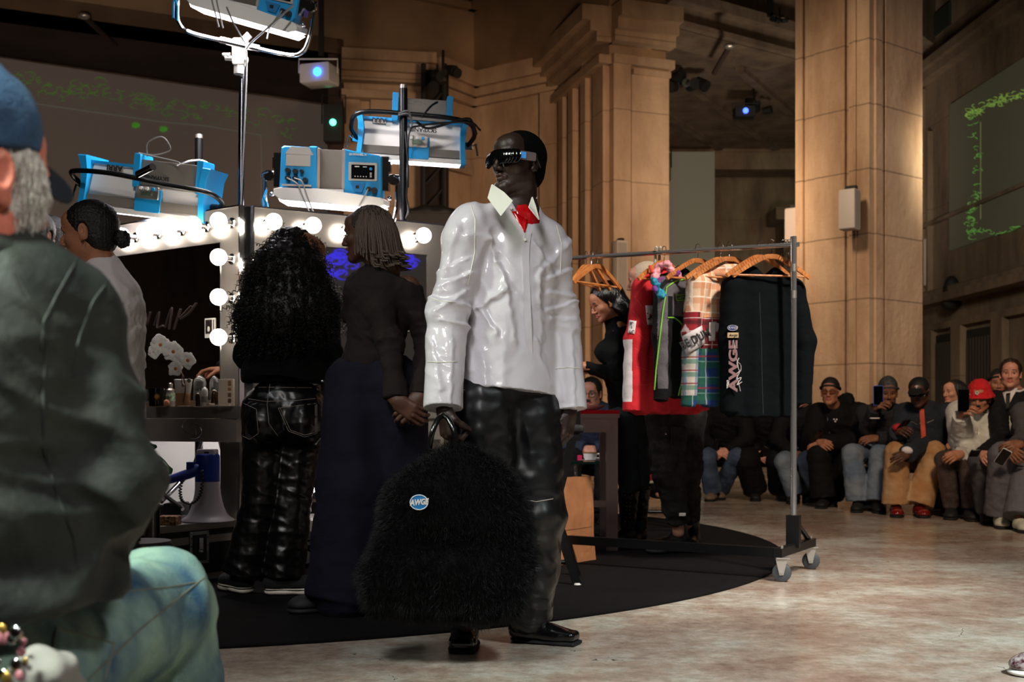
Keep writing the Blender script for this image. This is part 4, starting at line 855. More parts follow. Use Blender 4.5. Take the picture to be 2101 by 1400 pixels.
# things on the shelf
ZS = .891
def at_shelf(px, Y=6.12): p = P(px, 827, Y); p[2] = ZS; return p
M_petal = mat('white_petal', (238, 234, 228), .6, sss=.15, bump=(30, .1)); M_throat = mat('orange_throat', (190, 110, 50), .6, bump=(60, .2))
t = thing('orchid', 'white moth orchid blooming over the paper cup', 'flower', at_shelf(376, 6.1))
mb = MB(); mb.tube(arc([at_shelf(376, 6.1)+V3(0, 0, .02), P(380, 800, 6.1), P(378, 780, 6.08), P(374, 768, 6.08), P(360, 745, 6.1), P(345, 715, 6.12), P(320, 700, 6.12)], 5), .0035, 6); mb.tube(arc([P(375, 770, 6.07), P(373, 785, 6.05), P(381, 790, 6.05)], 4), .003, 6); mb.build('stem', mat('brown_stem', (88, 48, 40), .6, bump=(60, .1)), t)
MB().ball(P(388, 781, 6.05), .011, sq=(1, .6, 1.1)).ball(P(376, 791, 6.04), .009).build('bud', mat('grey_bud', (130, 122, 112), .6, bump=(60, .1)), t)
def petal(c, ang, L_, W_, tilt, parent):
    d = V3(math.cos(ang), 0, math.sin(ang)); a = c; b = c+d*L_+V3(0, -tilt, 0); return leaf(a, b, W_, 'petal', parent, M_petal, droop=.006, n=8, facing=(0, -1, .05))
for cx_, cy_, r_, rot in ((330, 708, .058, .5), (356, 722, .062, 1.4), (361, 757, .045, .2), (386, 740, .05, 1.1), (318, 722, .04, 3.6)):
    c = P(cx_, cy_, 6.08); fl = MB().ball(c+V3(0, -.006, 0), .009).build('flower_centre', M_throat, t)
    for i in range(5): petal(c, rot+i*1.257, r_*(1.0 if i % 2 else .9), r_*(.66 if i in (1, 4) else .48), .012, fl)
t = thing('paper_cup', 'white paper cup with brown sleeve holding the orchid', 'cup', at_shelf(376, 6.16)); c = at_shelf(376, 6.16)
MB().lathe([(.03, 0), (.031, .002), (.046, .135), (.049, .14), (.046, .142), (.043, .13)], c, 28).build('cup', M_white, t); MB().lathe([(.0325, .004), (.0345, .006), (.0405, .068), (.0385, .07)], c, 28).build('sleeve', mat('kraft_brown', (176, 132, 92), .85, bump=(60, .2)), t)
M_clear = mat('clear_bottle', (235, 235, 235), .04, trans=.9, ior=1.4, bump=(10, .02)); M_amber = mat('amber_glass', (60, 34, 18), .1, bump=(10, .02)); M_lab = mat('grey_label', (150, 150, 146), .6, bump=(60, .05))
def bottle(px, h, r, label, mb_=M_clear, lab=True, Y=6.12, cap=M_black):
    c = at_shelf(px, Y); t = thing('cosmetic_bottle', label, 'bottle', c, 'bottles on the vanity shelf'); MB().lathe([(r*.9, 0), (r, .004), (r, h*.78), (r*.8, h*.9), (r*.35, h*.97), (r*.1, h)], c, 22).build('bottle', mb_, t)
    if lab: MB().lathe([(r*1.01, h*.2), (r*1.01, h*.5)], c, 22).build('label_band', M_lab, t)
    MB().cyl(c+V3(0, 0, h*.45), c+V3(0, 0, h*.62), r*.45, r*.45, 12).build('cap', cap, t)
bottle(410, .165, .033, 'tall clear dome-topped bottle next to the paper cup', Y=6.2); bottle(440, .163, .026, 'slimmer clear dome-topped bottle by the palette box', Y=6.2)
bottle(420, .10, .017, 'small white bottle with black cap in front of the tall clear ones', M_white, Y=6.08); bottle(406, .07, .013, 'tiny dark vial in front of the tall clear bottle', M_amber, False, 6.08); bottle(440, .088, .019, 'amber dropper bottle beside the palette box', M_amber, False, 6.09, M_black)
t = thing('palette_box', 'beige make-up palette box with brown squares at the shelf end', 'box', at_shelf(465, 6.06)); c = at_shelf(465, 6.06)
MB().rbox(c+V3(0, 0, .0705), (.037, .02, .0695), .003).build('carton', mat('beige_carton', (206, 188, 166), .7, bump=(40, .04)), t)
for i in range(4): MB().rbox(c+V3(.02, -.0205, .118-i*.03), (.0085, .002, (.014, .008, .011, .011)[i]), .002).build('swatch', mat('brown_swatch%d' % i, ((150, 104, 66), (160, 100, 62), (120, 80, 50), (88, 58, 40))[i], .7, bump=(60, .1)), t)
t = thing('dark_glass', 'dark tumbler with a gold emblem at the left of the shelf', 'glass', at_shelf(320, 6.15)); c = at_shelf(321, 6.15); MB().lathe([(.034, 0), (.038, .003), (.039, .095), (.036, .096), (.034, .01)], c, 28).build('tumbler', mat('smoked_glass', (14, 12, 12), .08, bump=(10, .01)), t)
mb = MB(); [mb.cyl(c+V3(.012+.006*math.cos(a), -.0395, .05+.006*math.sin(a)), c+V3(.012+.019*math.cos(a), -.0365, .05+.02*math.sin(a)), .002, .0005, 6) for a in np.linspace(0, 6.28, 14)[:-1]]; mb.cyl(c+V3(.012, -.0385, .05), c+V3(.012, -.0405, .05), .010, .010, 12); mb.build('gold_emblem', mat('gold_print', (190, 140, 60), .35, metal=.7, bump=(60, .05)), t)
t = tag(MB().ball(at_shelf(342, 6.05)+V3(0, 0, .017), .016, sq=(1, 1, 1.1)).build('make_up_sponge', mat('peach_sponge', (232, 150, 116), .9, bump=(90, .3))), 'peach egg shaped make-up sponge on the shelf', 'sponge')
t = thing('spray_can', 'small dark can with pale green label behind the sponge', 'can', at_shelf(350, 6.3)); c = at_shelf(350, 6.3); MB().lathe([(.022, 0), (.024, .002), (.024, .09), (.012, .1), (.012, .125), (.004, .13)], c, 20).build('can', M_steel, t); MB().lathe([(.0245, .03), (.0245, .075)], c, 20).build('label_band', mat('mottled_green_print', (180, 200, 170), .6, var=(60, (20, 22, 20))), t)
t = tag(MB().lathe([(.02, 0), (.021, .001), (.021, .014), (.002, .015)], at_shelf(432, 6.03), 20).rbox(at_shelf(452, 6.02)+V3(0, 0, .004), (.05, .012, .003), .002).build('lipstick_tray', mat('cream_plastic', (214, 196, 176), .5, bump=(40, .04))), 'cream compact and brush lying in front of the bottles', 'compact')
# gear below the vanity
t = thing('bounce_board', 'bright white reflector board lying under the left vanity', 'board', (-1.9, 7.2, ZR)); MB().box((-1.95, 7.25, .55), (.55, .01, .3), rotx(-.6)).build('board', mat('grey_white_board', (150, 146, 140), .7, bump=(20, .05)), t); MB().box((-1.95, 7.6, .3), (.05, .05, .29)).build('prop', M_black, t)
mb = MB()
for a, b, r in ((P(470, 905, 6.6), P(468, 1050, 6.6), .02), (P(455, 905, 6.55), P(480, 1000, 6.5), .008), (P(450, 905, 6.5), P(477, 1020, 6.45), .008), (P(415, 905, 6.6), P(395, 960, 6.6), .008), (P(330, 1030, 6.4), P(385, 975, 6.6), .014), (P(330, 1010, 6.4), P(375, 1045, 6.3), .012)): mb.cyl(a, b, r, r, 10)
tag(mb.build('folded_stand', M_chrome), 'folded chrome light stand lying under the left vanity', 'stand')
for p_, l_ in ((P(362, 1050, 6.4), 'black power box under the left vanity, behind the cork block'), (P(470, 1040, 6.5), 'black power box under the left vanity, right of the megaphone')): tag(MB().rbox(p_, (.05, .08, .05), .01).build('power_box', M_black), l_, 'box', 'power boxes')
# cable heap below the right vanity
t = thing('cable_heap', 'tangle of black and pale cables on the floor between the women', 'cables', P(640, 1120, 6.6)); mbk = MB(); mbw = MB(); r_ = random.Random(3)
for i in range(26):
    c = V3(-1.1+r_.random()*.75, 6.35+r_.random()*.35, .04+r_.random()*.1); pts = [c+V3(r_.uniform(-.16, .16), r_.uniform(-.12, .12), r_.uniform(-.03, .05)) for _ in range(5)]
    (mbw if i % 5 == 0 else mbk).tube(arc(pts, 5), .006 if i % 3 else .009, 6)
mbk.build('black_cables', M_cableblk, t); mbw.build('pale_cables', mat('pale_cable', (190, 170, 150), .5, bump=(60, .05)), t); MB().cyl(P(633, 1085, 6.35), P(641, 1085, 6.35), .018, .018, 14).build('tape_roll', M_white, t); leaf(P(625, 1130, 6.3), P(645, 1120, 6.3), .012, 'green_tape', t, mat('green_tape', (30, 90, 44), .6, bump=(60, .1)))
M_lampb = mat('lit_work_lamp', (255, 250, 250), .3, emit=30, emit_col=(255, 246, 246), bump=(5, .01))
for px, py, Y, l in ((645, 1006, 6.7, 'small glaring work lamp behind the legs of the two women'), (768, 1042, 6.6, 'small work lamp on the lower steel shelf of the right vanity')):
    t = thing('work_lamp', l, 'lamp', P(px, py+10, Y)); MB().ball(P(px, py, Y), .018).build('bulb', M_lampb, t); MB().cyl(P(px, py+18, Y), P(px, py+4, Y), .025, .02).build('base', M_blackplastic, t)
    
# ------------------------------------------------------------------ people: body builder
def skin(name, col, lipc, rough=0.5):
    return (mat('skin_'+name, col, rough, bump=(130, .12), var=(14, .1), sss=.08, spec=.35), mat('lips_'+name, lipc, .4, bump=(200, .15)))
SK_deep = skin('deep', (52, 36, 30), (66, 42, 38), .42); SK_brown = skin('brown', (134, 88, 64), (140, 70, 64)); SK_dark = skin('dark', (84, 54, 42), (112, 60, 56))
SK_tan = skin('tan', (176, 118, 88), (176, 92, 84)); SK_fair = skin('fair', (200, 144, 118), (196, 110, 104)); SK_pink = skin('rosy', (208, 146, 122), (200, 110, 100))
M_eye = mat('eye_white', (222, 216, 208), .2, bump=(20, .01)); M_iris = mat('dark_iris', (30, 20, 16), .15, bump=(20, .01)); M_nail = mat('nail', (200, 150, 130), .3, bump=(20, .01))
def head_ops(S, o, R, s=1.0, fem=False, neck_to=None, neck_r=.058, ears=True, eyes=True, mouth_open=0.0, detail=True):
    """o centre of head, R columns right, forward, up"""
    o = np.array(o, float); W = lambda x, y, z: o+R@(np.array([x, y, z])*s)
    S.ell(W(0, -.018, .035), (.076*s, .096*s, .086*s), R, k=.01)
    S.ell(W(0, .022, -.022), (.062*s, .066*s, .088*s), R, k=.03*s)
    jw = .046 if not fem else .038
    for sx in (-1, 1):
        S.cone(W(sx*jw, .0, -.066), W(sx*.012, .062, -.098), .022*s, .017*s, k=.03*s)
        S.ell(W(sx*.04, .056, -.022), (.022*s, .022*s, .02*s), R, k=.02*s)
    S.ell(W(0, .07, -.1), (.02*s, .018*s, .014*s), R, k=.02*s)
    S.ell(W(0, .055, .055), (.055*s, .04*s, .04*s), R, k=.03*s)
    if detail:
        S.cone(W(-.034, .078, .02), W(.034, .078, .02), .013*s, .013*s, k=.014*s)
        for sx in (-1, 1): S.ell(W(sx*.032, .1, .0), (.019*s, .02*s, .011*s), R, k=.014*s, op='-')
        S.chain([W(0, .085, .012), W(0, .1, -.012), W(0, .108, -.032)], [.007*s, .008*s, .0105*s], k=.01*s)
        for sx in (-1, 1): S.ell(W(sx*.0125, .095, -.036), (.0085*s, .012*s, .008*s), R, k=.006*s)
        mo = mouth_open
        S.chain([W(-.022, .078, -.062), W(-.007, .09, -.0575), W(.007, .09, -.0575), W(.022, .078, -.062)], [.0045*s, .0068*s, .0068*s, .0045*s], k=.006*s)
        S.chain([W(-.021, .077, -.066-mo), W(0, .088, -.071-mo), W(.021, .077, -.066-mo)], [.004*s, .0085*s, .004*s], k=.006*s)
        S.cone(W(-.02, .093, -.0645-mo*.5), W(.02, .093, -.0645-mo*.5), (.0022+mo*.5)*s, k=.004*s, op='-')
        for sx in (-1, 1):                    # lids
            S.cone(W(sx*.019, .076, .0105), W(sx*.044, .067, .008), .0052*s, .005*s, k=.005*s); S.cone(W(sx*.021, .074, -.012), W(sx*.042, .066, -.0105), .0045*s, .0045*s, k=.005*s)
    if ears:
        for sx in (-1, 1):
            Re = R@rotz(-sx*.35)@rotx(-.15); S.ell(W(sx*.079, -.012, -.004), (.009*s, .019*s, .033*s), Re, k=.008*s)
            S.ell(W(sx*.088, -.008, .002), (.006*s, .010*s, .018*s), Re, k=.004*s, op='-'); S.ell(W(sx*.078, -.002, -.03), (.007*s, .009*s, .01*s), R, k=.006*s)
    if neck_to is not None:
        S.cone(W(0, -.025, -.05), neck_to, neck_r*.95*s, neck_r*1.08, k=.03*s)
def head_mats(v, f, o, R, s=1.0):
    """material index per face: lips = 1"""
    c = ((v[f[:, 0]]+v[f[:, 2]])/2-o)@R/s; m = np.zeros(len(f), int)
    lip = (np.abs(c[:, 0]) < .024) & (c[:, 1] > .079) & (np.abs(c[:, 2]+.064) < .0125-.25*np.abs(c[:, 0]))
    m[lip] = 1; ax = np.abs(c[:, 0]); m[(ax > .014) & (ax < .047) & (c[:, 1] > .06) & (np.abs(c[:, 2]-.0255-.0035*np.sin((ax-.014)*95)) < .0042)] = 4; return m
def ball_arr(c, r, n=12):
    mb = MB().ball(c, r, n, 8); f = np.array([list(q) if len(q) == 4 else [q[0]]*0 for q in mb.f if len(q) == 4]); return np.array(mb.v), f
def hand_ops(S, wr, d, pn, side, curl=(.3, .5, .4), s=1.0, thumb=.5, spread=.06, width=1.0):
    """wrist wr, finger direction d, palm faces pn, thumb on +-side"""
    d = nrm(d); pn = nrm(np.array(pn)-d*np.dot(pn, d)); t = np.cross(d, pn)*side
    W = lambda a, b, c: wr+(d*a+t*b+pn*c)*s
    R = np.stack([d, t, pn], 1)
    S.cone(W(-.03, 0, 0), W(.02, 0, 0), .026*s, .025*s, k=.02*s, flat=(pn, 1.3))
    S.box(W(.05, .002, 0), (.042*s, .038*s, .014*s), R, rnd=.013*s, k=.02*s)
    S.ell(W(.035, .026, .008), (.03*s, .016*s, .016*s), R, k=.015*s)
    base = ((.088, .030, .0), (.094, .010, -.002), (.089, -.011, 0), (.078, -.030, .002)); ln = ((.043, .026, .021), (.047, .030, .022), (.043, .027, .022), (.034, .021, .019))
    for i in range(4):
        c = curl if np.isscalar(curl[0]) else curl[i]; a = 0; p = W(*base[i]); sp = spread*(1.5-i); pts = [W(base[i][0]-.03, base[i][1]*.9, 0), p]; rs = [.0105*s, .0105*s]
        for j in range(3):
            a += c[j]; dd = d*math.cos(a)+pn*math.sin(a)+t*math.sin(sp)*math.cos(a); p = p+nrm(dd)*ln[i][j]*s; pts.append(p); rs.append((.0095, .0088, .0075)[j]*s*(1 if i < 3 else .88))
        S.chain(pts, rs, k=.004*s)
    a = thumb; pts = [W(.012, .026, .006), W(.04, .043, .014)]
    p = pts[-1]
    for j, L in enumerate((.034, .028)):
        dd = d*math.cos(.5+a*.3)+t*math.sin(.7)*(1-a*.9)+pn*(.25+a*.7*(1+j*.4)); p = p+nrm(dd)*L*s; pts.append(p)
    S.chain(pts, [.014*s, .0125*s, .011*s, .009*s], k=.008*s)
def hand_arr(wr, d, pn, side, h=.0028, arm_from=None, **kw):
    S = SDF(h); wr = np.array(wr, float)
    if arm_from is not None: S.cone(np.array(wr)+nrm(np.array(arm_from)-wr)*.09, wr, .034, .027, k=.02)
    hand_ops(S, wr, d, pn, side, **kw); return S.mesh()
def limbs_ops(S, J, g=0.0):
    """inner body under the clothes"""
    up = nrm(J['N']-(J['PL']+J['PR'])/2); rt = nrm(J['SR']-J['SL']); fw = nrm(np.cross(up, rt)); R = np.stack([rt, fw, np.cross(rt, fw)], 1)
    pc = (J['PL']+J['PR'])/2; cc = J['N']*.62+pc*.38
    sw = np.linalg.norm(J['SR']-J['SL'])/2
    S.ell(cc, (sw*.78, .1, .17), R, k=.03); S.cone(cc, pc, .11, .12, k=.06, flat=(fw, 1.4)); S.cone(J['PL'], J['PR'], .085, .085, k=.05)
    S.cone(J['SL'], J['SR'], .045, .045, k=.04); S.cone(cc, J['N'], .07, .052, k=.04)
    for q in 'LR':
        S.chain([J['S'+q], J['E'+q], J['W'+q]], [.046, .036, .026], k=.02)
        S.chain([J['P'+q], J['K'+q], J['A'+q]], [.078, .052, .036], k=.03)
def basis(J):
    up = nrm(J['N']-(J['PL']+J['PR'])/2); rt = nrm(J['SR']-J['SL']); fw = nrm(np.cross(up, rt)); return np.stack([rt, fw, up], 1)
def person_root(label, loc): return thing('person', label, 'person', loc)
def make_body(root, J, sk, head, hands, hh=.003, core=True):
    """head: dict(o, R, s, ...); hands: list of dicts for hand_arr. one mesh with lips and eyes"""
    parts = []
    S = SDF(hh); hd = dict(head); o, R, s = np.array(hd.pop('o'), float), hd.pop('R'), hd.pop('s', 1.0)
    head_ops(S, o, R, s, neck_to=J['N'], **hd)
    S.cone(J['N']*.75+J['SL']*.25, J['N']*.75+J['SR']*.25, .045, .045, k=.05)
    v, f = S.mesh(); parts.append((v, f, head_mats(v, f, o, R, s)))
    if head.get('eyes', True) and head.get('detail', True):
        for sx in (-1, 1):
            c = o+R@(V3(sx*.031, .0695, -.001)*s); v, f = ball_arr(c, .0118*s); m = np.full(len(f), 2)
            cc = ((v[f[:, 0]]+v[f[:, 2]])/2-c)@R; m[(cc[:, 1] > .0082*s)] = 3; parts.append((v, f, m))
    for hk in hands: v, f = hand_arr(**hk); parts.append((v, f, 0))
    if core: S = SDF(.012); limbs_ops(S, J); v, f = S.mesh(); parts.append((v, f, 0))
    V, Fc, Mi = joined(parts)
    return link_mesh('body', V, Fc, [sk[0], sk[1], M_eye, M_iris, M_hairblk], root, Mi)
def cloth(name, S, m, root, folds=(), seed=0.0, amp=.004, L=.09, fm=None, extra=None):
    """mesh of a garment with soft wrinkles. folds: (centre, reach, direction across folds, amplitude, wavelength)"""
    def disp(v):
        d = wob(v, L, seed)*amp+wob(v, L*.41, seed+3)*amp*.4
        for c, r, ax, a, lam in folds:
            q = v-np.array(c); w_ = np.exp(-((q**2).sum(1))/(r*r)); x_ = nrm(ax); al = (q@x_)[:, None]
            q2 = x_*al+(q-x_*al)*.3+np.roll(x_, 1)*al*.35
            d = d+w_*a*(.45-1.5*np.abs(wob(q2, lam*2.0, seed+1)))*1.15
        if extra is not None: d = d+extra(v)
        return d
    v, f = S.mesh(disp); ms = m if isinstance(m, (list, tuple)) else [m]
    fmv = None
    if fm is not None: fmv = fm((v[f[:, 0]]+v[f[:, 2]])/2)
    return link_mesh(name, v, f, ms, root, fmv)
def joint_folds(J, keys, a=.008, lam=.035, r=.09):
    out = []
    for k in keys:
        q = k[1]; 
        if k[0] == 'E': ax = J['W'+q]-J['S'+q]
        elif k[0] == 'K': ax = J['A'+q]-J['P'+q]
        elif k[0] == 'A': ax = J['A'+q]-J['K'+q]
        elif k[0] == 'W': ax = J['W'+q]-J['E'+q]
        elif k[0] == 'P': ax = J['K'+q]-J['P'+q]
        else: ax = J['E'+q]-J['S'+q]
        out.append((J[k], r, ax, a, lam))
    return out
def jacket_ops(S, J, g=.02, hem=None, sleeve=(.065, .058, .046), w=None, depth=.125, waist=None, cuffs=True, armk=.03, chest_z=.6, hemr=1.0):
    B = basis(J); rt, fw, up = B.T; pc = (J['PL']+J['PR'])/2; hem = pc if hem is None else hem
    sw = (np.linalg.norm(J['SR']-J['SL'])/2 if w is None else w)
    cc = J['N']*chest_z+pc*(1-chest_z); r1 = sw*.84+g; r2 = (waist if waist else sw*.78)+g
    S.cone(J['SL']+rt*.02-up*.01, J['SR']-rt*.02-up*.01, .052+g, .052+g, k=.05)
    S.cone(J['N']-up*.1, J['N']-up*.01, .09+g, .055+g, k=.05)
    S.ell(cc, (r1, depth*.95+g, .2), B, k=.05)
    S.cone(cc+up*.08, hem, r1, r2*hemr, k=.05, flat=(fw, r1/(depth+g)), ends=(0, 1))
    for q in 'LR': S.chain([J['S'+q], J['E'+q], J['W'+q]], [sleeve[0]+g, sleeve[1]+g, sleeve[2]+g*.6], k=armk, ends=(0, 1 if cuffs else 0))
def trouser_ops(S, J, g=.012, r=(.095, .07, .062), hip=.105, split=.03, ends=1, flat=None):
    B = basis(J); pc = (J['PL']+J['PR'])/2
    S.cone(J['PL'], J['PR'], hip+g, hip+g, k=.04); S.cone(pc, pc+B[:, 2]*.13, hip+.02+g, hip+.005+g, k=.05, flat=(B[:, 1], 1.3), ends=(0, 1))
    for q in 'LR': S.chain([J['P'+q], J['K'+q], J['A'+q]], [r[0]+g, r[1]+g, r[2]+g], k=split, ends=(0, ends))
def shoe(root, ankle, toe, L=.27, m=M_black, sole=M_black, w=.047, h=.07, name='shoe', zs=None, sole_h=.022, square=False, hh=.005, high=.0):
    """heel under the ankle, pointing along toe (ground direction)"""
    z0 = ZR if zs is None else zs; d = nrm(V3(toe[0], toe[1], 0)); n = V3(-d[1], d[0], 0); R = np.stack([n, d, [0, 0, 1.]], 1); heel = V3(ankle[0], ankle[1], z0)-d*.055
    W = lambda a, b, c: heel+d*a+n*b+V3(0, 0, c)
    S = SDF(hh); S.ell(W(.06, 0, sole_h+h*.35), (w*.82, .065, h*.75), R, k=.03); S.cone(W(.06, 0, sole_h+.02), W(L*.7, 0, sole_h+.012), w*.8, w*.98, k=.03, flat=(V3(0, 0, 1), 1.35))
    if square: S.box(W(L*.8, 0, sole_h+.016), (w*.82, L*.17, .02), R, rnd=.016, k=.02)
    else: S.ell(W(L*.78, 0, sole_h+.012), (w*.98, L*.22, .033), R, k=.03)
    S.cone(W(.05, 0, sole_h+.03), W(.055, 0, sole_h+h+high), .043, .043, k=.02, ends=(0, 1)); S.cone(W(.1, 0, sole_h+.035), W(L*.55, 0, sole_h+.025), .034, .03, k=.04)
    S.plane(W(0, 0, sole_h), (0, 0, -1), W(0, 0, 0)-.3, W(0, 0, 0)+.3+V3(0, 0, -.3+sole_h)); v, f = S.mesh(); o = link_mesh(name, v, f, m, root)
    S = SDF(hh); S.cone(W(.045, 0, sole_h*.5), W(.1, 0, sole_h*.5), w*.92, w*.85, k=.02, flat=(V3(0, 0, 1), w/ (sole_h*.62))); S.cone(W(.1, 0, sole_h*.5), W(L*.72, 0, sole_h*.5), w*.85, w*1.06, k=.02, flat=(V3(0, 0, 1), w/(sole_h*.6)))
    if square: S.box(W(L*.8, 0, sole_h*.5), (w*.92, L*.19, sole_h*.5), R, rnd=.006, k=.01)
    else: S.ell(W(L*.78, 0, sole_h*.5), (w*1.04, L*.23, sole_h*.6), R, k=.02)
    S.plane(W(0, 0, 0), (0, 0, -1), W(0, 0, 0)-.4, W(0, 0, 0)+.4-V3(0, 0, .4)); v, f = S.mesh()
    link_mesh('sole', v, f, sole, o); return o
def cap_hair(name, root, o, R, s, m, thick=.008, front=.055, low=-.03, back=-.07, h=.004, bumpy=.002, L=.02, side=.0, seed=0):
    """hair as a shell over the skull, open at the face"""
    o = np.array(o); W = lambda x, y, z: o+R@(np.array([x, y, z])*s); S = SDF(h)
    S.ell(W(0, -.02, .036), ((.077+thick)*s, (.097+thick)*s, (.087+thick)*s), R, k=.01); S.ell(W(0, -.05, -.03), ((.066+thick)*s, (.05+thick)*s, .06*s), R, k=.03)
    a = W(0, front, .07); S.plane(W(0, front*.35, .0), R@nrm(V3(0, 1, -.75+side)), o-.3, o+.3); S.plane(W(0, 0, back), R@V3(0, .25, -1), o-.3, o+.3)
    for sx in (-1, 1): S.ell(W(sx*.086, -.008, -.006), (.02*s, .025*s, .038*s), R, k=.003, op='-')
    v, f = S.mesh(lambda v: wob(v, L, seed)*bumpy); return link_mesh(name, v, f, m, root)
def torus_pts(c, R, a, b, n=20, z=0.0): return [c+R@V3(a*math.cos(2*math.pi*i/n), b*math.sin(2*math.pi*i/n), z) for i in range(n)]
def glasses(root, o, R, s=1.0, m=M_blackplastic, lens=None, lw=.026, lh=.017, thick=.0035, y=.098, z=.0, name='glasses', temple=.0025, solid=True):
    W = lambda x, y_, z_: o+R@(V3(x, y_, z_)*s); mb = MB(); t = thing(name, '', '', o) if False else None
    for sx in (-1, 1):
        pts = []
        for i in range(20):
            a = 2*math.pi*i/20; cx_, sy_ = math.copysign(abs(math.cos(a))**.6, math.cos(a)), math.copysign(abs(math.sin(a))**.6, math.sin(a)); x = sx*.033+lw*cx_; pts.append(W(x, y-abs(x)**2*7.0, z+lh*sy_))
        mb.tube(pts, thick*s, 6, closed=True)
        mb.tube([W(sx*(.033+lw), y-.025, z+lh*.5), W(sx*.077, y-.045, z+lh*.4), W(sx*.083, .0, z+.008)], temple*s, 6)
    mb.tube([W(-.009, y, z+.006), W(.009, y, z+.006)], thick*s, 6); g = mb.build(name, m, root)
    if lens is not None:
        mb = MB()
        for sx in (-1, 1):
            pts = []
            for yy in (0, .002):
                for i in range(20):
                    a = 2*math.pi*i/20; cx_, sy_ = math.copysign(abs(math.cos(a))**.6, math.cos(a)), math.copysign(abs(math.sin(a))**.6, math.sin(a)); x = sx*.033+lw*cx_; pts.append(W(x, y-abs(x)**2*7.0-yy, z+lh*sy_))
            b = len(mb.v); mb.v += [tuple(p) for p in pts]; mb.f += [tuple(b+i for i in range(20)), tuple(b+20+i for i in range(20))[::-1]]+[(b+i, b+(i+1) % 20, b+20+(i+1) % 20, b+20+i) for i in range(20)]
        mb.build('lens', lens, g)
    return g
M_hairblk = mat('black_hair', (14, 11, 10), .5, bump=(140, .5)); M_tint = mat('black_lens', (6, 6, 8), .05, bump=(4, .005)); M_clearlens = mat('clear_lens', (200, 200, 200), .05, trans=.9, alpha=.25, bump=(4, .005))
# ------------------------------------------------------------------ the model in the white shirt
def creases(segs):
    def fn(v):
        px = CX+v[:, 0]/v[:, 1]*FPX; py = YH-(v[:, 2]-CAMZ)/v[:, 1]*FPX; d = np.zeros(len(v))
        px = px+wob(v, .06, 3)*3; py = py+wob(v, .05, 5)*3
        for (x0, y0), (x1, y1), w_, h in segs:
            bx, by = x1-x0, y1-y0; L2 = bx*bx+by*by; t = np.clip(((px-x0)*bx+(py-y0)*by)/L2, 0, 1); qx, qy = px-x0-bx*t, py-y0-by*t; r = np.hypot(qx, qy); sg = (qx*by-qy*bx)/math.sqrt(L2)
            d += h*(np.exp(-(r/w_)**2)*.9-np.tanh(sg/w_)*np.exp(-(r/(3.2*w_))**2)*.55)
        return d
    return fn
M_shirt = mat('white_coated_shirt', (212, 207, 213), .45, bump=(22, .3), coat=.55, coat_r=.08, spec=.4)
M_shirt2 = mat('white_coated_collar', (234, 234, 220), .34, bump=(60, .1), coat=.5, coat_r=.1)
M_redtop = mat('red_glossy_top', (190, 8, 18), .22, bump=(30, .3), coat=.8, coat_r=.05)
M_leather = mat('black_leather', (11, 11, 12), .4, bump=(14, .12), coat=.25, coat_r=.3, spec=.4)
M_shoeblk = mat('black_shoe_leather', (12, 12, 13), .22, bump=(40, .06), coat=.6, coat_r=.1)
root = person_root('person in a glossy white shirt, black leather trousers and sunglasses, carrying a furry black bag', (.02, 4.25, 0))
J = dict(N=P(1068, 432, 4.28), SL=P(966, 474, 4.19), SR=P(1122, 506, 4.32), EL=P(916, 648, 4.12), ER=P(1150, 660, 4.32), WL=P(910, 838, 4.04), WR=P(1167, 842, 4.28),
         PL=P(992, 830, 4.2), PR=P(1086, 836, 4.28), KL=P(985, 1060, 4.16), KR=P(1098, 1055, 4.24), AL=P(957, 1278, 4.18), AR=P(1083, 1262, 4.3))
Rh = frame(nrm(V3(-.72, -.66, .02))); HO = P(1063, 337, 4.26)
Rh = Rh@rotx(.03)
hands = [dict(wr=P(912, 842, 4.04), d=(.1, -.1, -1), pn=(.9, .5, 0), side=1, curl=(1.1, 1.2, .7), thumb=.9, arm_from=J['EL'], s=1.0),
         dict(wr=P(1168, 846, 4.28), d=(-.1, -.15, -1), pn=(-.9, .5, .1), side=-1, curl=(.7, .8, .5), thumb=.7, arm_from=J['ER'])]
make_body(root, J, SK_deep, dict(o=HO, R=Rh, s=1.0, neck_r=.056), hands, hh=.0025)
cap_hair('hair', root, HO, Rh, 1.0, mat('close_cropped_hair', (8, 7, 7), .95, bump=(420, 1.0), spec=.1), thick=.0025, front=.06, back=-.055, h=.0035, bumpy=.0012, L=.006, side=.1)
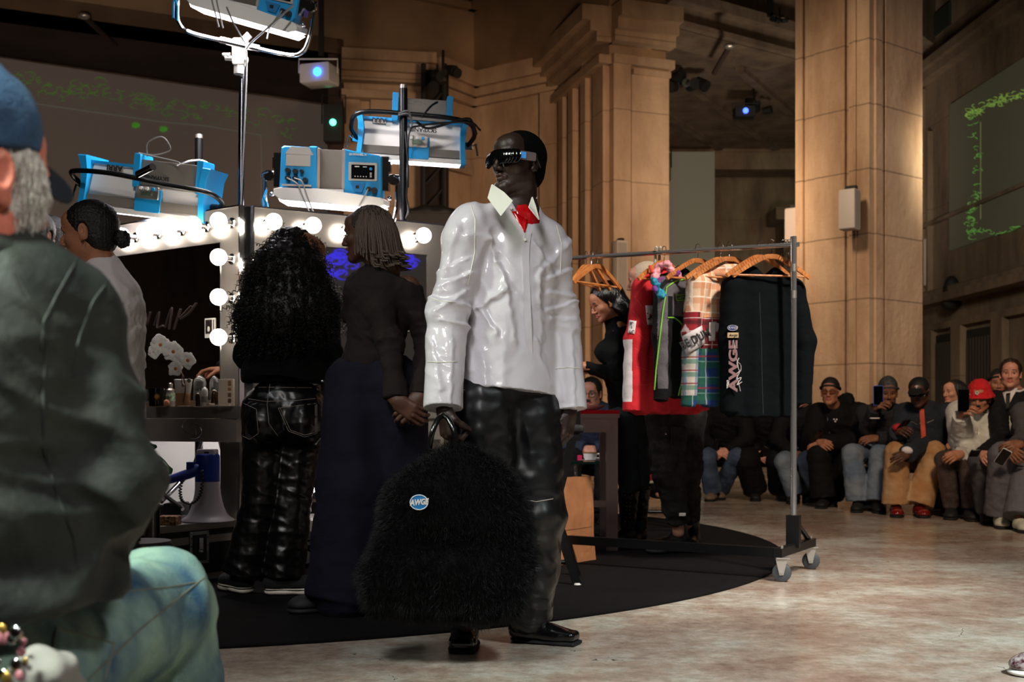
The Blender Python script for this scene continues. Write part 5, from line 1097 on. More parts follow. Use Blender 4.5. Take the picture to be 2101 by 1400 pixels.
# sunglasses: thick wrap frame with wide metal temples
def W(x, y, z): return HO+Rh@V3(x, y, z)
g = thing('x', '', '') if False else None
S = SDF(.002); 
for i in range(11): pass
xs = np.linspace(-.072, .072, 15)
for i in range(14):
    a, b = xs[i], xs[i+1]; S.cone(W(a, .108-a*a*6.5, .004), W(b, .108-b*b*6.5, .004), .0255, .0255, k=.002, flat=(Rh[:, 1], 7))
for sx in (-1, 1): S.ell(W(sx*.0, .11, -.02), (.012, .02, .017), Rh, k=.004, op='-')
v, f = S.mesh(); sg = link_mesh('sunglasses', v, f, mat('black_acetate', (8, 8, 9), .08, coat=.8, bump=(6, .02)), root)
for sx in (-1, 1):
    MB().rbox(W(sx*.037, .1045-.0095, .003), (.027, .0018, .0145), .008, Rh@rotz(-sx*.42)).build('lens', M_tint, sg) if False else None
    mb = MB(); a = W(sx*.078, .068, .008); b = W(sx*.088, -.005, .012); d = nrm(b-a); up = Rh[:, 2]; n = np.cross(d, up); Rt = np.stack([d, n, up], 1); mb.rbox((a+b)/2, (np.linalg.norm(b-a)/2, .003, .0155), .005, Rt); tp = mb.build('temple', mat('grey_metal_temple', (176, 160, 156), .25, metal=.6, bump=(60, .1)), sg)
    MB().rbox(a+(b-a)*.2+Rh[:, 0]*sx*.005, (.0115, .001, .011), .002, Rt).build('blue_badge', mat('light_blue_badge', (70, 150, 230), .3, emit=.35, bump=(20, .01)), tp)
    MB().tube([b, W(sx*.086, -.02, .0), W(sx*.083, -.035, -.02)], .003).build('temple_tip', M_blackplastic, sg)
# red top at the neck
S = SDF(.003); S.cone(J['N']+V3(.0, .0, -.1), J['N']+V3(-.012, -.006, .012), .08, .062, k=.02, ends=(0, 1)); S.cone(J['N']+V3(0, .02, -.2), J['N']+V3(0, .01, -.06), .09, .08, k=.03)
ctr = J['N']; S.cone(P(1070, 448, 4.12), P(1060, 350, 4.16), .022, .085, k=.004, op='-'); S.cone(J['N']+V3(0, -.06, -.11), J['N']+V3(.01, -.03, -.06), .05, .05, k=.03)
cloth('red_top', S, M_redtop, root, amp=.0015, L=.06)
# shirt
S = SDF(.0042)
jacket_ops(S, J, g=.006, hem=P(1043, 806, 4.22), sleeve=(.068, .062, .064), w=.185, depth=.11, waist=.155, hemr=1.12)
S.chain([P(1040, 432, 4.25), P(968, 458, 4.19), P(945, 490, 4.16)], [.045, .056, .06], k=.05); S.chain([P(1085, 440, 4.3), P(1125, 490, 4.32), P(1133, 520, 4.32)], [.04, .05, .06], k=.05)

# open neckline
S.cone(P(1077, 472, 4.12), P(1071, 415, 4.17), .005, .042, k=.006, op='-'); S.cone(J['N']+V3(0, -.01, -.03), J['N']+V3(0, 0, .1), .064, .075, k=.006, op='-')
fo = joint_folds(J, ['EL', 'ER'], a=.010, lam=.075, r=.1)+[(P(975, 560, 4.08), .13, (.8, 0, .6), .01, .07), (P(1130, 560, 4.2), .1, (-.6, 0, .7), .009, .06), (P(1010, 650, 4.05), .12, (.9, 0, -.5), .009, .11), (P(1060, 600, 4.05), .2, (1, 0, .2), .003, .12), (P(905, 740, 4.0), .09, (.3, 0, 1), .004, .05)]
shirt = cloth('shirt', S, M_shirt, root, fo, seed=1.3, amp=.003, L=.28, extra=creases([((1004, 488), (1022, 540), 6, .010), ((1022, 540), (1042, 592), 5, .009), ((1042, 592), (985, 632), 6, .011), ((985, 632), (1020, 684), 5, .009), ((1042, 592), (1056, 700), 6, .010), ((962, 480), (1004, 488), 7, .007), ((962, 560), (1004, 470), 8, .006),
 ((880, 612), (962, 628), 5, .009), ((890, 640), (958, 596), 5, .009), ((900, 588), (966, 560), 5, .007), ((905, 655), (955, 668), 4, .007), ((940, 470), (900, 600), 7, .006), ((885, 690), (905, 800), 6, .006), ((930, 700), (925, 830), 5, .005), ((895, 560), (960, 530), 4, .005),
 ((1112, 556), (1178, 482), 6, .009), ((1125, 570), (1182, 548), 4, .008), ((1128, 600), (1184, 608), 5, .009), ((1126, 636), (1186, 618), 4, .008), ((1132, 652), (1182, 656), 4, .007), ((1150, 690), (1160, 820), 6, .006), ((1175, 680), (1180, 840), 5, .005), ((1112, 500), (1105, 620), 7, .007),
 ((1100, 500), (1130, 560), 5, .006), ((1105, 560), (1112, 700), 6, .006), ((1100, 700), (1130, 790), 6, .006), ((990, 720), (1000, 800), 9, .005), ((1040, 640), (1035, 790), 9, .004), ((955, 640), (965, 760), 7, .007), ((975, 410), (1000, 470), 8, .004)]))
bvs = bvh_of(shirt)
vs = []; n_ = 9
for i in range(n_):
    t_ = i/(n_-1); 
    for j in range(5): vs.append(onto(bvs, (1049+27*t_)*(1-j/4)+(1088-11*t_)*(j/4), 434+44*t_, .0035, 4.16))
rv = link_mesh('red_neckline', vs, [(i*5+j, i*5+j+1, (i+1)*5+j+1, (i+1)*5+j) for i in range(n_-1) for j in range(4)], M_redtop, root)
md = rv.modifiers.new('t', 'SOLIDIFY'); md.thickness = .002
mb = MB(); q = [onto(bvs, x, y, .001) for x, y in ((1077, 478), (1072, 520), (1074, 600), (1078, 700), (1082, 806))]; q2 = [onto(bvs, x, y, .001) for x, y in ((1090, 478), (1086, 520), (1088, 600), (1092, 700), (1094, 806))]
if all(x is not None for x in q+q2):
    vs = []; n_ = len(q)
    qa, qb = arc(q, 8), arc(q2, 8); F0 = V3(0, -1, 0)
    for a, b in zip(qa, qb): vs += [a, a+F0*.005, b+F0*.005, b]
    fs = []
    for i in range(len(qa)-1):
        for k in range(3): fs.append((i*4+k, i*4+k+1, (i+1)*4+k+1, (i+1)*4+k))
    mb.add(vs, fs); mb.build('placket', M_shirt, shirt)
    mb = MB()
    for x, y in ((1072, 500), (1079, 560), (1082, 640), (1085, 720), (1088, 790)):
        p = onto(bvs, x, y, .005); mb.cyl(p, p+F0*.0025, .0055, .005, 12)
    MB_b = mb
    for i, (x, y) in enumerate(((1077, 492), (1049, 427))):
        p = onto(bvs, x, y, .006, 4.05); MB().cyl(p, p+F0*.003, .0062, .0055, 14).build('button', M_white, shirt)
# seams and cuffs
mb = MB()
def seam(bv, pts, r=.0018, lift=.0012, n=6):
    q = []
    for (x0, y0), (x1, y1) in zip(pts[:-1], pts[1:]):
        for i in range(n): t_ = i/n; p = onto(bv, x0+(x1-x0)*t_, y0+(y1-y0)*t_, lift); q += [p] if p is not None else []
    p = onto(bv, *pts[-1], lift); q += [p] if p is not None else []
    return q
for pts in ([(962, 408), (975, 450), (974, 520), (960, 585)], [(1142, 462), (1152, 500), (1150, 560)], [(872, 742), (900, 744), (938, 742)], [(1140, 756), (1165, 754), (1190, 756)], [(935, 620), (905, 618), (885, 612)], [(950, 800), (1000, 806), (1060, 809), (1138, 806)]):
    q = seam(bvs, pts); 
    if len(q) > 2: mb.tube(q, .0016, 5)
mb.build('seam', M_shirt2, shirt)
# collar: stand plus two points, standing open
def leafcol(pts, th=.004):
    a = np.array(pts); n = nrm(np.cross(a[1]-a[0], a[2]-a[0])); 
    if n[1] > 0: n = -n
    return a, n
col = MB()
cl = [P(1010, 378, 4.16), P(1034, 394, 4.07), P(1052, 412, 4.03), P(1029, 442, 4.01), P(1002, 405, 4.1)]
for pts in (cl, [P(1093, 404, 4.2), P(1100, 424, 4.14), P(1107, 451, 4.11), P(1098, 440, 4.1), P(1086, 425, 4.12)]):
    a, n = leafcol(pts); k = len(a); col.add(list(a)+list(a+n*.004), [tuple(range(k)), tuple(range(k, 2*k))[::-1]]+[(i, (i+1) % k, k+(i+1) % k, k+i) for i in range(k)])
col.build('collar', M_shirt2, shirt)
cs = MB(); base = arc([P(1022, 418, 4.14), P(1012, 396, 4.25), P(1032, 380, 4.37), P(1070, 380, 4.40), P(1098, 398, 4.36), P(1101, 420, 4.25)], 6)
ring = [(p+V3(0, 0, -.012), p+V3(0, 0, .022)) for p in base]; vs = []; cen = J['N']
for lo_, hi_ in ring:
    d = nrm((lo_-cen)*V3(1, 1, 0)); vs += [lo_+d*.004, hi_+d*.002, hi_-d*.002, lo_-d*.0]
fs = [(i*4+k_, i*4+(k_+1) % 4, (i+1)*4+(k_+1) % 4, (i+1)*4+k_) for i in range(len(ring)-1) for k_ in range(4)]
cs.add(vs, fs); cs.build('collar_stand', M_shirt2, shirt)
# trousers
S = SDF(.006); trouser_ops(S, J, g=.008, r=(.112, .098, .078), hip=.088, split=.025)
S.chain([J['KR'], P(1090, 1180, 4.24), J['AR']], [.1, .098, .08], k=.02); S.chain([J['PL'], J['KL']], [.125, .105], k=.02)
fo = joint_folds(J, ['AL', 'AR'], a=.014, lam=.045, r=.1)+joint_folds(J, ['KL', 'KR'], a=.007, lam=.09, r=.14)+[(P(1060, 900, 4.1), .14, (.9, 0, .5), .012, .09), (P(1010, 890, 4.1), .15, (.95, 0, .2), .008, .1), (P(1110, 1180, 4.15), .12, (.8, 0, .8), .008, .07)]
tr = cloth('trousers', S, M_leather, root, fo, seed=4, amp=.006, L=.16)
bvt = bvh_of(tr); mb = MB(); q = seam(bvt, [(1078, 1026), (1100, 1030), (1135, 1024)], n=4)
if len(q) > 2: mb.tube(q, .0016, 5); mb.build('knee_seam', mat('pale_piping', (170, 160, 150), .5, bump=(60, .05)), tr)
shoe(root, P(955, 1290, 4.30), (-.03, -1), .27, M_shoeblk, M_black, w=.05, h=.078, zs=0, square=True, high=.05, sole_h=.015); shoe(root, P(1075, 1290, 4.34), (.9, -.42), .275, M_shoeblk, M_black, w=.048, h=.078, zs=0, square=True, high=.05, sole_h=.015)
# furry bag held in his hand
M_fur = mat('black_fur', (2, 3, 3), .85, bump=(160, .5), spec=.15); M_furtip = mat('black_fur_hair', (7, 8, 8), .45, bump=(60, .1), spec=.3)
t = thing('furry_bag', 'large black furry bag shaped like a bucket hat with a blue oval badge', 'bag', P(908, 1270, 4.0))
YB = 3.9; S = SDF(.008)
S.ell(P(915, 1042, YB), (.168, .13, .16), k=.03); S.ell(P(895, 1035, YB), (.175, .12, .12), k=.03); S.ell(P(935, 960, YB), (.085, .07, .07), k=.05); S.ell(P(965, 1010, YB), (.15, .11, .13), k=.04)
S.cone(P(870, 1150, YB), P(960, 1160, YB), .15, .165, k=.04, flat=(V3(0, 1, 0), 1.2)); S.cone(P(795, 1205, YB), P(1020, 1215, YB), .085, .09, k=.05); S.cone(P(778, 1185, YB), P(850, 1090, YB), .06, .1, k=.05)
S.cone(P(1040, 1160, YB), P(1010, 1060, YB), .09, .12, k=.05); S.cone(P(775, 1108, YB-.14), P(1000, 1122, YB-.16), .04, .035, k=.03, op='-')
def gf(v):
    lo_ = np.clip((.05+.42-v[:, 2])/.25, 0, 1); return np.sin(v[:, 0]*55+np.sin(v[:, 2]*9)*1.2)*.007*lo_
v, f = S.mesh(lambda v: wob(v, .12)*.006+gf(v)); bagm = link_mesh('fur_body', v, f, M_fur, t)
nn = normals(v, f); nh = 26000; idx = rng.integers(0, len(v), nh)
keep = nn[idx, 1] < .55; idx = idx[keep]; b0 = v[idx]+rng.normal(0, .003, (len(idx), 3)); n0 = nn[idx]
down = V3(0, 0, -1)*.55+rng.normal(0, .28, (len(idx), 3)); ln = rng.uniform(.018, .038, (len(idx), 1)); d0 = n0+down*.3; d0 /= np.linalg.norm(d0, axis=1)[:, None]; d1 = n0*.55+down; d1 /= np.linalg.norm(d1, axis=1)[:, None]
pl_ = np.stack([b0-n0*.002, b0+d0*ln*.5, b0+d0*ln*.5+d1*ln*.55], 1); vv, ff = strands(pl_, np.array([[.0009, .0006, .00015]]), 3)
fur = link_mesh('fur_hairs', vv, ff, M_furtip, t); fur['kind'] = 'stuff'
for hx in ((888, 1), (931, -1)):
    pts = [P(hx[0]+hx[1]*-8, 950, YB), P(hx[0]+hx[1]*-6, 915, YB+.0), P(hx[0]+hx[1]*0, 885, YB), P(hx[0]+hx[1]*10, 862, YB+.02), P(hx[0]+hx[1]*20, 852, YB+.04)]
    MB().tube(arc(pts, 6), .0095, 10).build('handle', M_shoeblk, t)
bvb = bvh_of(bagm); M_bblue = mat('badge_blue', (28, 120, 190), .4, bump=(60, .04)); c = onto(bvb, 860, 1031, .025)
Rb = np.stack([V3(1, 0, .12), V3(0, 0, 1), V3(0, -1, 0)], 1)
MB().lathe([(.0305, 0), (.0305, .004), (.001, .0045)], c, 28, np.stack([V3(1, 0, 0), V3(0, 0, .84), V3(0, -1, 0)], 1)).build('badge', M_bblue, t)
MB().tube([c+V3(math.cos(a)*.0285, -.005, math.sin(a)*.0235) for a in np.linspace(0, 6.283, 28)[:-1]], .0018, 6, closed=True).build('badge_ring', M_white, t)
text('lettering', 'AWGE', .0255, M_white, c+V3(0, -.006, 0), (1, 0, .08), (0, 0, 1), t, .0008, None, .0012, .25, .76)
# ------------------------------------------------------------------ woman with long curly hair, back to the camera
M_blk_knit = mat('black_knit', (9, 11, 11), .95, bump=(190, .35), spec=.15); M_stitch = mat('pale_stitching', (150, 140, 130), .6, bump=(60, .05))
M_gloss_leather = mat('black_shiny_leather', (9, 8, 8), .36, bump=(22, .2), coat=.3, coat_r=.25, spec=.4)
root = person_root('person with very long curly black hair, glasses and shiny black jeans, back turned', P(565, 1230, 5.42)*V3(1, 1, 0))
J = dict(N=P(605, 600, 5.46), SL=P(532, 632, 5.40), SR=P(664, 628, 5.50), EL=P(508, 730, 5.50), ER=P(676, 735, 5.5), WL=P(548, 745, 5.72), WR=P(668, 800, 5.62),
         PL=P(545, 845, 5.42), PR=P(622, 845, 5.46), KL=P(540, 1020, 5.42), KR=P(598, 1020, 5.44), AL=P(500, 1180, 5.42), AR=P(580, 1185, 5.42))
Rh = frame(nrm(V3(.85, .62, -.1))); HO = P(627, 528, 5.47)
make_body(root, J, SK_brown, dict(o=HO, R=Rh, s=.95, fem=True, neck_r=.05), [dict(wr=J['WL'], d=(.5, .6, .3), pn=(0, 1, -.3), side=1, arm_from=J['EL'], h=.0035), dict(wr=J['WR'], d=(-.3, .8, .2), pn=(-1, 0, 0), side=1, arm_from=J['ER'], h=.0035)], hh=.0035)
glasses(root, HO, Rh, .95, M_blackplastic, M_clearlens, lw=.024, lh=.019, thick=.0022, y=.1, temple=.004)
S = SDF(.0075); jacket_ops(S, J, g=.012, hem=P(585, 782, 5.43), sleeve=(.056, .05, .042), w=.155, depth=.115, waist=.155, hemr=1.05)
S.cone(P(545, 640, 5.36), P(640, 640, 5.38), .09, .09, k=.05); S.cone(P(540, 770, 5.42), P(625, 770, 5.45), .1, .1, k=.05, )
S.plane(P(585, 786, 5.43), (0, 0, -1), P(585, 786, 5.43)-.5, P(585, 786, 5.43)+V3(.5, .5, 0))
cloth('sweater', S, M_blk_knit, root, joint_folds(J, ['EL', 'ER'], .008, .04)+[(P(590, 740, 5.3), .18, (.3, 0, 1), .007, .07)], seed=2)
S = SDF(.006); trouser_ops(S, J, g=.004, r=(.105, .09, .095), hip=.105, split=.012); S.ell(P(548, 870, 5.36), (.1, .11, .12), k=.03); S.ell(P(622, 868, 5.38), (.1, .11, .12), k=.03); S.ell(P(585, 830, 5.42), (.165, .11, .11), k=.04)
fo = joint_folds(J, ['AL', 'AR'], .009, .06, .13)+joint_folds(J, ['KL', 'KR'], .007, .05, .13)+[(P(560, 930, 5.3), .1, (.4, 0, 1), .006, .04), (P(620, 930, 5.3), .1, (-.4, 0, 1), .006, .04), (P(590, 1100, 5.3), .14, (.2, 0, 1), .006, .06)]
jn = cloth('leather_jeans', S, M_gloss_leather, root, fo, seed=5, amp=.004, L=.1); bj = bvh_of(jn); mb = MB()
for pts in ([(503, 818), (545, 824), (600, 823), (655, 817)], [(500, 795), (560, 795), (640, 796)], [(555, 780), (548, 830), (552, 870), (570, 895)], [(571, 838), (648, 828)], [(571, 838), (592, 885)], [(592, 885), (625, 897), (650, 890)], [(650, 890), (650, 830)], [(500, 828), (526, 840), (530, 890)], [(530, 890), (512, 902), (498, 895)],
            [(575, 838), (596, 883), (625, 893), (647, 888), (647, 832)]):
    q = seam(bj, pts, lift=.001)
    if len(q) > 2: mb.tube(q, .0011, 4)
mb.build('pale_stitching', M_stitch, jn); mb = MB()
for x in (550, 645): 
    q = seam(bj, [(x, 778), (x-2, 806)], lift=.004, n=3)
    if len(q) > 1: mb.tube(q, .0045, 5)
mb.build('belt_loop', M_gloss_leather, jn)
mb = MB(); mb.tube(arc([P(662, 778, 5.36), P(668, 800, 5.33), P(672, 830, 5.34), P(665, 850, 5.36)], 5), .003, 6); mb.ball(P(661, 782, 5.34), .008); mb.build('key_chain', M_chrome, root)
M_canvas = mat('black_canvas', (20, 20, 20), .9, bump=(160, .3)); M_rub = mat('off_white_rubber', (236, 230, 214), .6, bump=(60, .06))
for a, td, pos in (((500, 1190, 5.45), (-.62, .75), 0), ((566, 1195, 5.40), (.96, .12), 1)):
    s_ = shoe(root, P(*a), td, .27, M_canvas, M_rub, w=.047, h=.06, sole_h=.034, name='sneaker', high=.02); d = nrm(V3(td[0], td[1], 0)); n = V3(-d[1], d[0], 0); h_ = V3(P(*a)[0], P(*a)[1], ZR)-d*.055
    MB().ball(h_+d*.245+V3(0, 0, .035), .032, 14, 8, np.stack([d, n, [0, 0, 1.]], 1), (.7, 1.15, .75)).build('toe_cap', M_rub, s_)
    mb = MB(); [mb.tube([h_+d*(.12+i*.02)+n*.02+V3(0, 0, .088-i*.006), h_+d*(.12+i*.02)-n*.02+V3(0, 0, .088-i*.006)], .0035, 6) for i in range(5)]; mb.build('laces', M_rub, s_)
    mb = MB(); sl = [h_+d*(x)+n*y+V3(0, 0, .026) for x, y in ((0.0, 0), (.02, -.038), (.08, -.043), (.2, -.053), (.26, -.03), (.275, 0), (.26, .03), (.2, .053), (.08, .043), (.02, .038))]; mb.tube(arc(sl+[sl[0]], 3), .0022, 5); mb.build('sole_stripe', M_black, s_)
# curly hair: core mass and many spiral locks
M_curl = mat('curly_black_hair', (10, 7, 6), .5, bump=(60, .3)); S = SDF(.012); hc = HO+V3(-.02, .01, .03)
S.ell(P(600, 520, 5.48), (.115, .115, .125), k=.03); S.ell(P(588, 580, 5.38), (.18, .13, .19), k=.06); S.ell(P(575, 645, 5.32), (.2, .11, .14), k=.06); S.ell(P(640, 625, 5.38), (.12, .11, .12), k=.05)
S.ell(HO+Rh@V3(0, .12, -.02), (.085, .085, .1), k=.02, op='-')
v, f = S.mesh(lambda v: wob(v, .05, 2)*.008+wob(v, .02, 5)*.006); hr = link_mesh('curly_hair', v, f, M_curl, root); nn = normals(v, f)
idx = rng.integers(0, len(v), 2600); 
fp = HO+Rh@V3(0, .1, -.02); m_ = (nn[idx, 1] < .5) & (np.linalg.norm(v[idx]-fp, axis=1) > .115); idx = idx[m_]; nl = len(idx); tt = np.linspace(0, 1, 22); b0 = v[idx]-nn[idx]*.02
dn = nn[idx]*rng.uniform(.1, .55, (nl, 1))+V3(0, 0, -1)*rng.uniform(.5, 1, (nl, 1))+rng.normal(0, .15, (nl, 3)); L_ = rng.uniform(.05, .12, (nl, 1)); ph = rng.uniform(0, 6.28, (nl, 1)); rr = rng.uniform(.004, .008, (nl, 1)); tn = rng.uniform(3, 5, (nl, 1))
ax = dn/np.linalg.norm(dn, axis=1)[:, None]; u = np.cross(ax, V3(0.3, 1, .1)); u /= np.linalg.norm(u, axis=1)[:, None]; w2 = np.cross(ax, u)
an = ph+tn*6.283*tt[None]; pl_ = b0[:, None]+nn[idx][:, None]*.02*np.minimum(1, tt*4)[None, :, None]+ax[:, None]*(L_*tt[None])[..., None]+(u[:, None]*np.cos(an)[..., None]+w2[:, None]*np.sin(an)[..., None])*rr[..., None]
fz = idx[:0]
vv, ff = strands(pl_, np.interp(tt, [0, .8, 1], [.0022, .0018, .0006])[None], 3); o = link_mesh('curls', vv, ff, M_curl, hr); o['kind'] = 'stuff'
# ------------------------------------------------------------------ woman with short braids, hands behind her back
M_brown_top = mat('dark_brown_jersey', (27, 21, 20), .9, bump=(160, .2), spec=.2); M_navy = mat('navy_wool', (16, 15, 29), .9, bump=(140, .3), spec=.2)
root = person_root('person with chin-length braids and wide navy trousers, hands clasped behind the back', P(760, 1262, 4.92)*V3(1, 1, 0))
J = dict(N=P(785, 548, 4.95), SL=P(738, 590, 4.98), SR=P(838, 590, 4.90), EL=P(800, 705, 4.80), ER=P(872, 690, 4.92), WL=P(812, 818, 4.74), WR=P(866, 812, 4.78),
         PL=P(735, 790, 4.97), PR=P(805, 795, 4.93), KL=P(722, 1010, 4.9), KR=P(815, 1000, 4.98), AL=P(700, 1225, 4.88), AR=P(800, 1215, 5.0))
Rh = frame(nrm(V3(-.97, .24, -.05))); HO = P(752, 482, 4.96)
make_body(root, J, SK_dark, dict(o=HO, R=Rh, s=.96, fem=True, neck_r=.048, mouth_open=.006), [dict(wr=P(815, 822, 4.73), d=(.75, -.1, -.55), pn=(.1, .95, .2), side=-1, curl=(.5, .7, .4), arm_from=J['EL'], s=.95, h=.003), dict(wr=P(862, 815, 4.76), d=(-.7, -.35, -.6), pn=(-.1, 1, -.1), side=1, curl=(.6, .9, .5), arm_from=J['ER'], s=.95, h=.003)], hh=.003)
S = SDF(.006); jacket_ops(S, J, g=.004, hem=P(760, 742, 4.95), sleeve=(.05, .044, .036), w=.14, depth=.11, waist=.105, hemr=1.0); S.ell(P(740, 640, 5.03), (.085, .08, .075), k=.04); S.ell(P(765, 600, 4.95), (.115, .1, .09), k=.05); S.ell(P(765, 745, 4.95), (.125, .11, .08), k=.05)
S.chain([J['SL'], P(782, 640, 4.82), J['EL']], [.05, .05, .05], k=.03); S.chain([P(812, 790, 4.76), J['WL']], [.046, .05], k=.02, ends=(0, 1)); S.chain([P(866, 780, 4.8), J['WR']], [.046, .05], k=.02, ends=(0, 1))
S.plane(P(800, 558, 4.95), nrm(V3(.42, -.1, 1)), P(790, 560, 4.95)-V3(.3, .3, .06), P(790, 500, 4.95)+.3, k=.01)
cloth('off_shoulder_top', S, M_brown_top, root, joint_folds(J, ['EL', 'ER'], .009, .035)+[(P(740, 700, 4.8), .12, (.5, 0, 1), .006, .05), (P(815, 580, 4.8), .08, (1, 0, -.5), .005, .04)], seed=7)
S = SDF(.0075); trouser_ops(S, J, g=.005, r=(.135, .135, .14), hip=.115, split=.02); S.chain([P(748, 765, 4.95), P(736, 850, 4.93), P(724, 1000, 4.9), P(710, 1215, 4.88)], [.1, .132, .14, .145], k=.03); S.chain([P(815, 850, 4.95), P(820, 1000, 4.98)], [.12, .11], k=.03); S.ell(P(765, 762, 4.95), (.13, .12, .06), k=.03)
cloth('wide_trousers', S, M_navy, root, joint_folds(J, ['AL', 'AR'], .016, .08, .16)+[(P(725, 900, 4.8), .25, (1, 0, 0), .008, .09), (P(720, 1100, 4.8), .3, (1, 0, .1), .01, .1)], seed=9, amp=.006, L=.2)
shoe(root, P(690, 1240, 4.95), (-.8, -.3), .26, M_black, M_black, w=.048, h=.07); shoe(root, P(800, 1230, 5.0), (-.8, .3), .26, M_black, M_black, w=.048, h=.07)
M_braid = mat('grey_brown_braids', (96, 80, 70), .5, bump=(300, .8)); cap_hair('hair', root, HO, Rh, .96, mat('braided_scalp', (50, 38, 32), .6, bump=(200, .8)), thick=.006, front=.055, back=-.04, side=.2)
pls = []; nb = 150
for i in range(nb):
    a = (i/nb)*2*math.pi+rng.uniform(-.02, .02); ring = rng.uniform(.2, 1.0)
    # roots on the crown, fall around the head to chin length
    ra = .3+.7*ring; p0 = HO+Rh@(V3(.078*math.sin(a)*ra, -.02+.1*math.cos(a)*ra, .05+.075*math.sqrt(max(0, 1-ra*ra*.95)))*.96)
    fa = math.cos(a)
    if fa > .3: continue
    out = Rh@V3(math.sin(a)*1.02, 1.05*fa, 0); mid = HO+Rh@V3(.09*math.sin(a), -.02+.112*fa, .02); side_l = .0
    drop = .085+rng.uniform(-.03, .03)+(.03 if fa < -.2 else 0)
    end = HO+Rh@V3(.098*math.sin(a), -.02+(.112 if fa > 0 else .135)*fa, -drop)+rng.normal(0, .005, 3)
    flip = end+Rh@V3(.012*math.sin(a), (-.03 if fa < -.2 else -.006), (-.012 if fa < -.2 else -.02))
    if abs(math.sin(a)) > .8 and fa > -.25 and fa < .3 and i % 3: mid = mid+Rh@V3(0, .0, 0); 
    pls.append(np.array(arc([p0, mid, (mid+end)/2, end, flip], 5)))
vv, ff = strands(np.stack(pls), np.interp(np.linspace(0, 1, pls[0].shape[0]), [0, .9, 1], [.0042, .004, .002])[None], 5); o = link_mesh('braids', vv, ff, M_braid, root); o['kind'] = 'stuff'
MB().tube(torus_pts(HO+Rh@V3(.0, 0, 0)+Rh@V3(-.082, -.01, -.052), Rh@rotz(1.57), .0, .0) if False else [HO+Rh@V3(-.083, -.008+.007*math.cos(a), -.046+.009*math.sin(a)) for a in np.linspace(0, 6.2, 14)], .0014, 6).build('hoop_earring', M_chrome, root)
# ------------------------------------------------------------------ man with a bun, white shirt
M_wcot = mat('white_cotton', (214, 206, 206), .8, bump=(90, .2))
root = person_root('person with dark hair in a bun and a white shirt, in profile', P(200, 1290, 4.62)*V3(1, 1, 0))
J = dict(N=P(212, 545, 4.66), SL=P(165, 592, 4.62), SR=P(240, 610, 4.82), EL=P(150, 740, 4.6), ER=P(262, 740, 4.84), WL=P(120, 830, 4.85), WR=P(235, 850, 4.95),
         PL=P(180, 850, 4.62), PR=P(235, 850, 4.75), KL=P(175, 1060, 4.62), KR=P(235, 1060, 4.75), AL=P(175, 1255, 4.62), AR=P(235, 1245, 4.75))
Rh = frame(nrm(V3(-.99, .02, -.1))); HO = P(180, 480, 4.64)
make_body(root, J, SK_tan, dict(o=HO, R=Rh, s=1.0, neck_r=.055), [dict(wr=J['WL'], d=(-.6, .6, 0), pn=(0, .3, -1), side=1, arm_from=J['EL'], h=.004), dict(wr=J['WR'], d=(-.8, .4, 0), pn=(0, .3, -1), side=-1, arm_from=J['ER'], h=.004)], hh=.003)
cap_hair('hair', root, HO, Rh, 1.0, M_hairblk, thick=.011, front=.045, back=-.06, bumpy=.002, L=.014)
S = SDF(.004); S.ell(HO+Rh@V3(0, -.135, -.035), (.034, .03, .036), Rh, k=.01); v, f = S.mesh(lambda v: wob(v, .012)*.005+wob(v, .03)*.003); link_mesh('bun', v, f, M_hairblk, root)
MB().tube([HO+Rh@V3(-.086, -.008+.006*math.cos(a), -.046+.009*math.sin(a)) for a in np.linspace(0, 6.2, 14)], .0016, 6).build('hoop_earring', mat('gold_metal', (210, 150, 70), .3, metal=1, bump=(40, .02)), root)
MB().tube([HO+Rh@V3(-.018, .092, .026), HO+Rh@V3(-.034, .086, .031), HO+Rh@V3(-.05, .07, .024)], .0035, 6).build('eyebrow', M_hairblk, root)
S = SDF(.007); jacket_ops(S, J, g=.012, hem=P(208, 860, 4.7), sleeve=(.062, .058, .05), w=.185, depth=.13, waist=.16, hemr=1.1); cloth('shirt', S, M_wcot, root, joint_folds(J, ['EL', 'ER'], .01, .05)+[(P(250, 640, 4.6), .15, (.7, 0, .8), .006, .06)], seed=3)
MB().tube(arc([J['N']+V3(.058*math.cos(a), .06*math.sin(a), .0+.012*math.cos(a)) for a in np.linspace(0, 6.1, 14)], 2), .013, 8).build('collar', M_wcot, root)
S = SDF(.009); trouser_ops(S, J, g=.01, r=(.1, .085, .085)); cloth('trousers', S, M_black, root, seed=2); shoe(root, J['AL'], (-.9, .1), m=M_black); shoe(root, J['AR'], (-.9, .1), m=M_black)
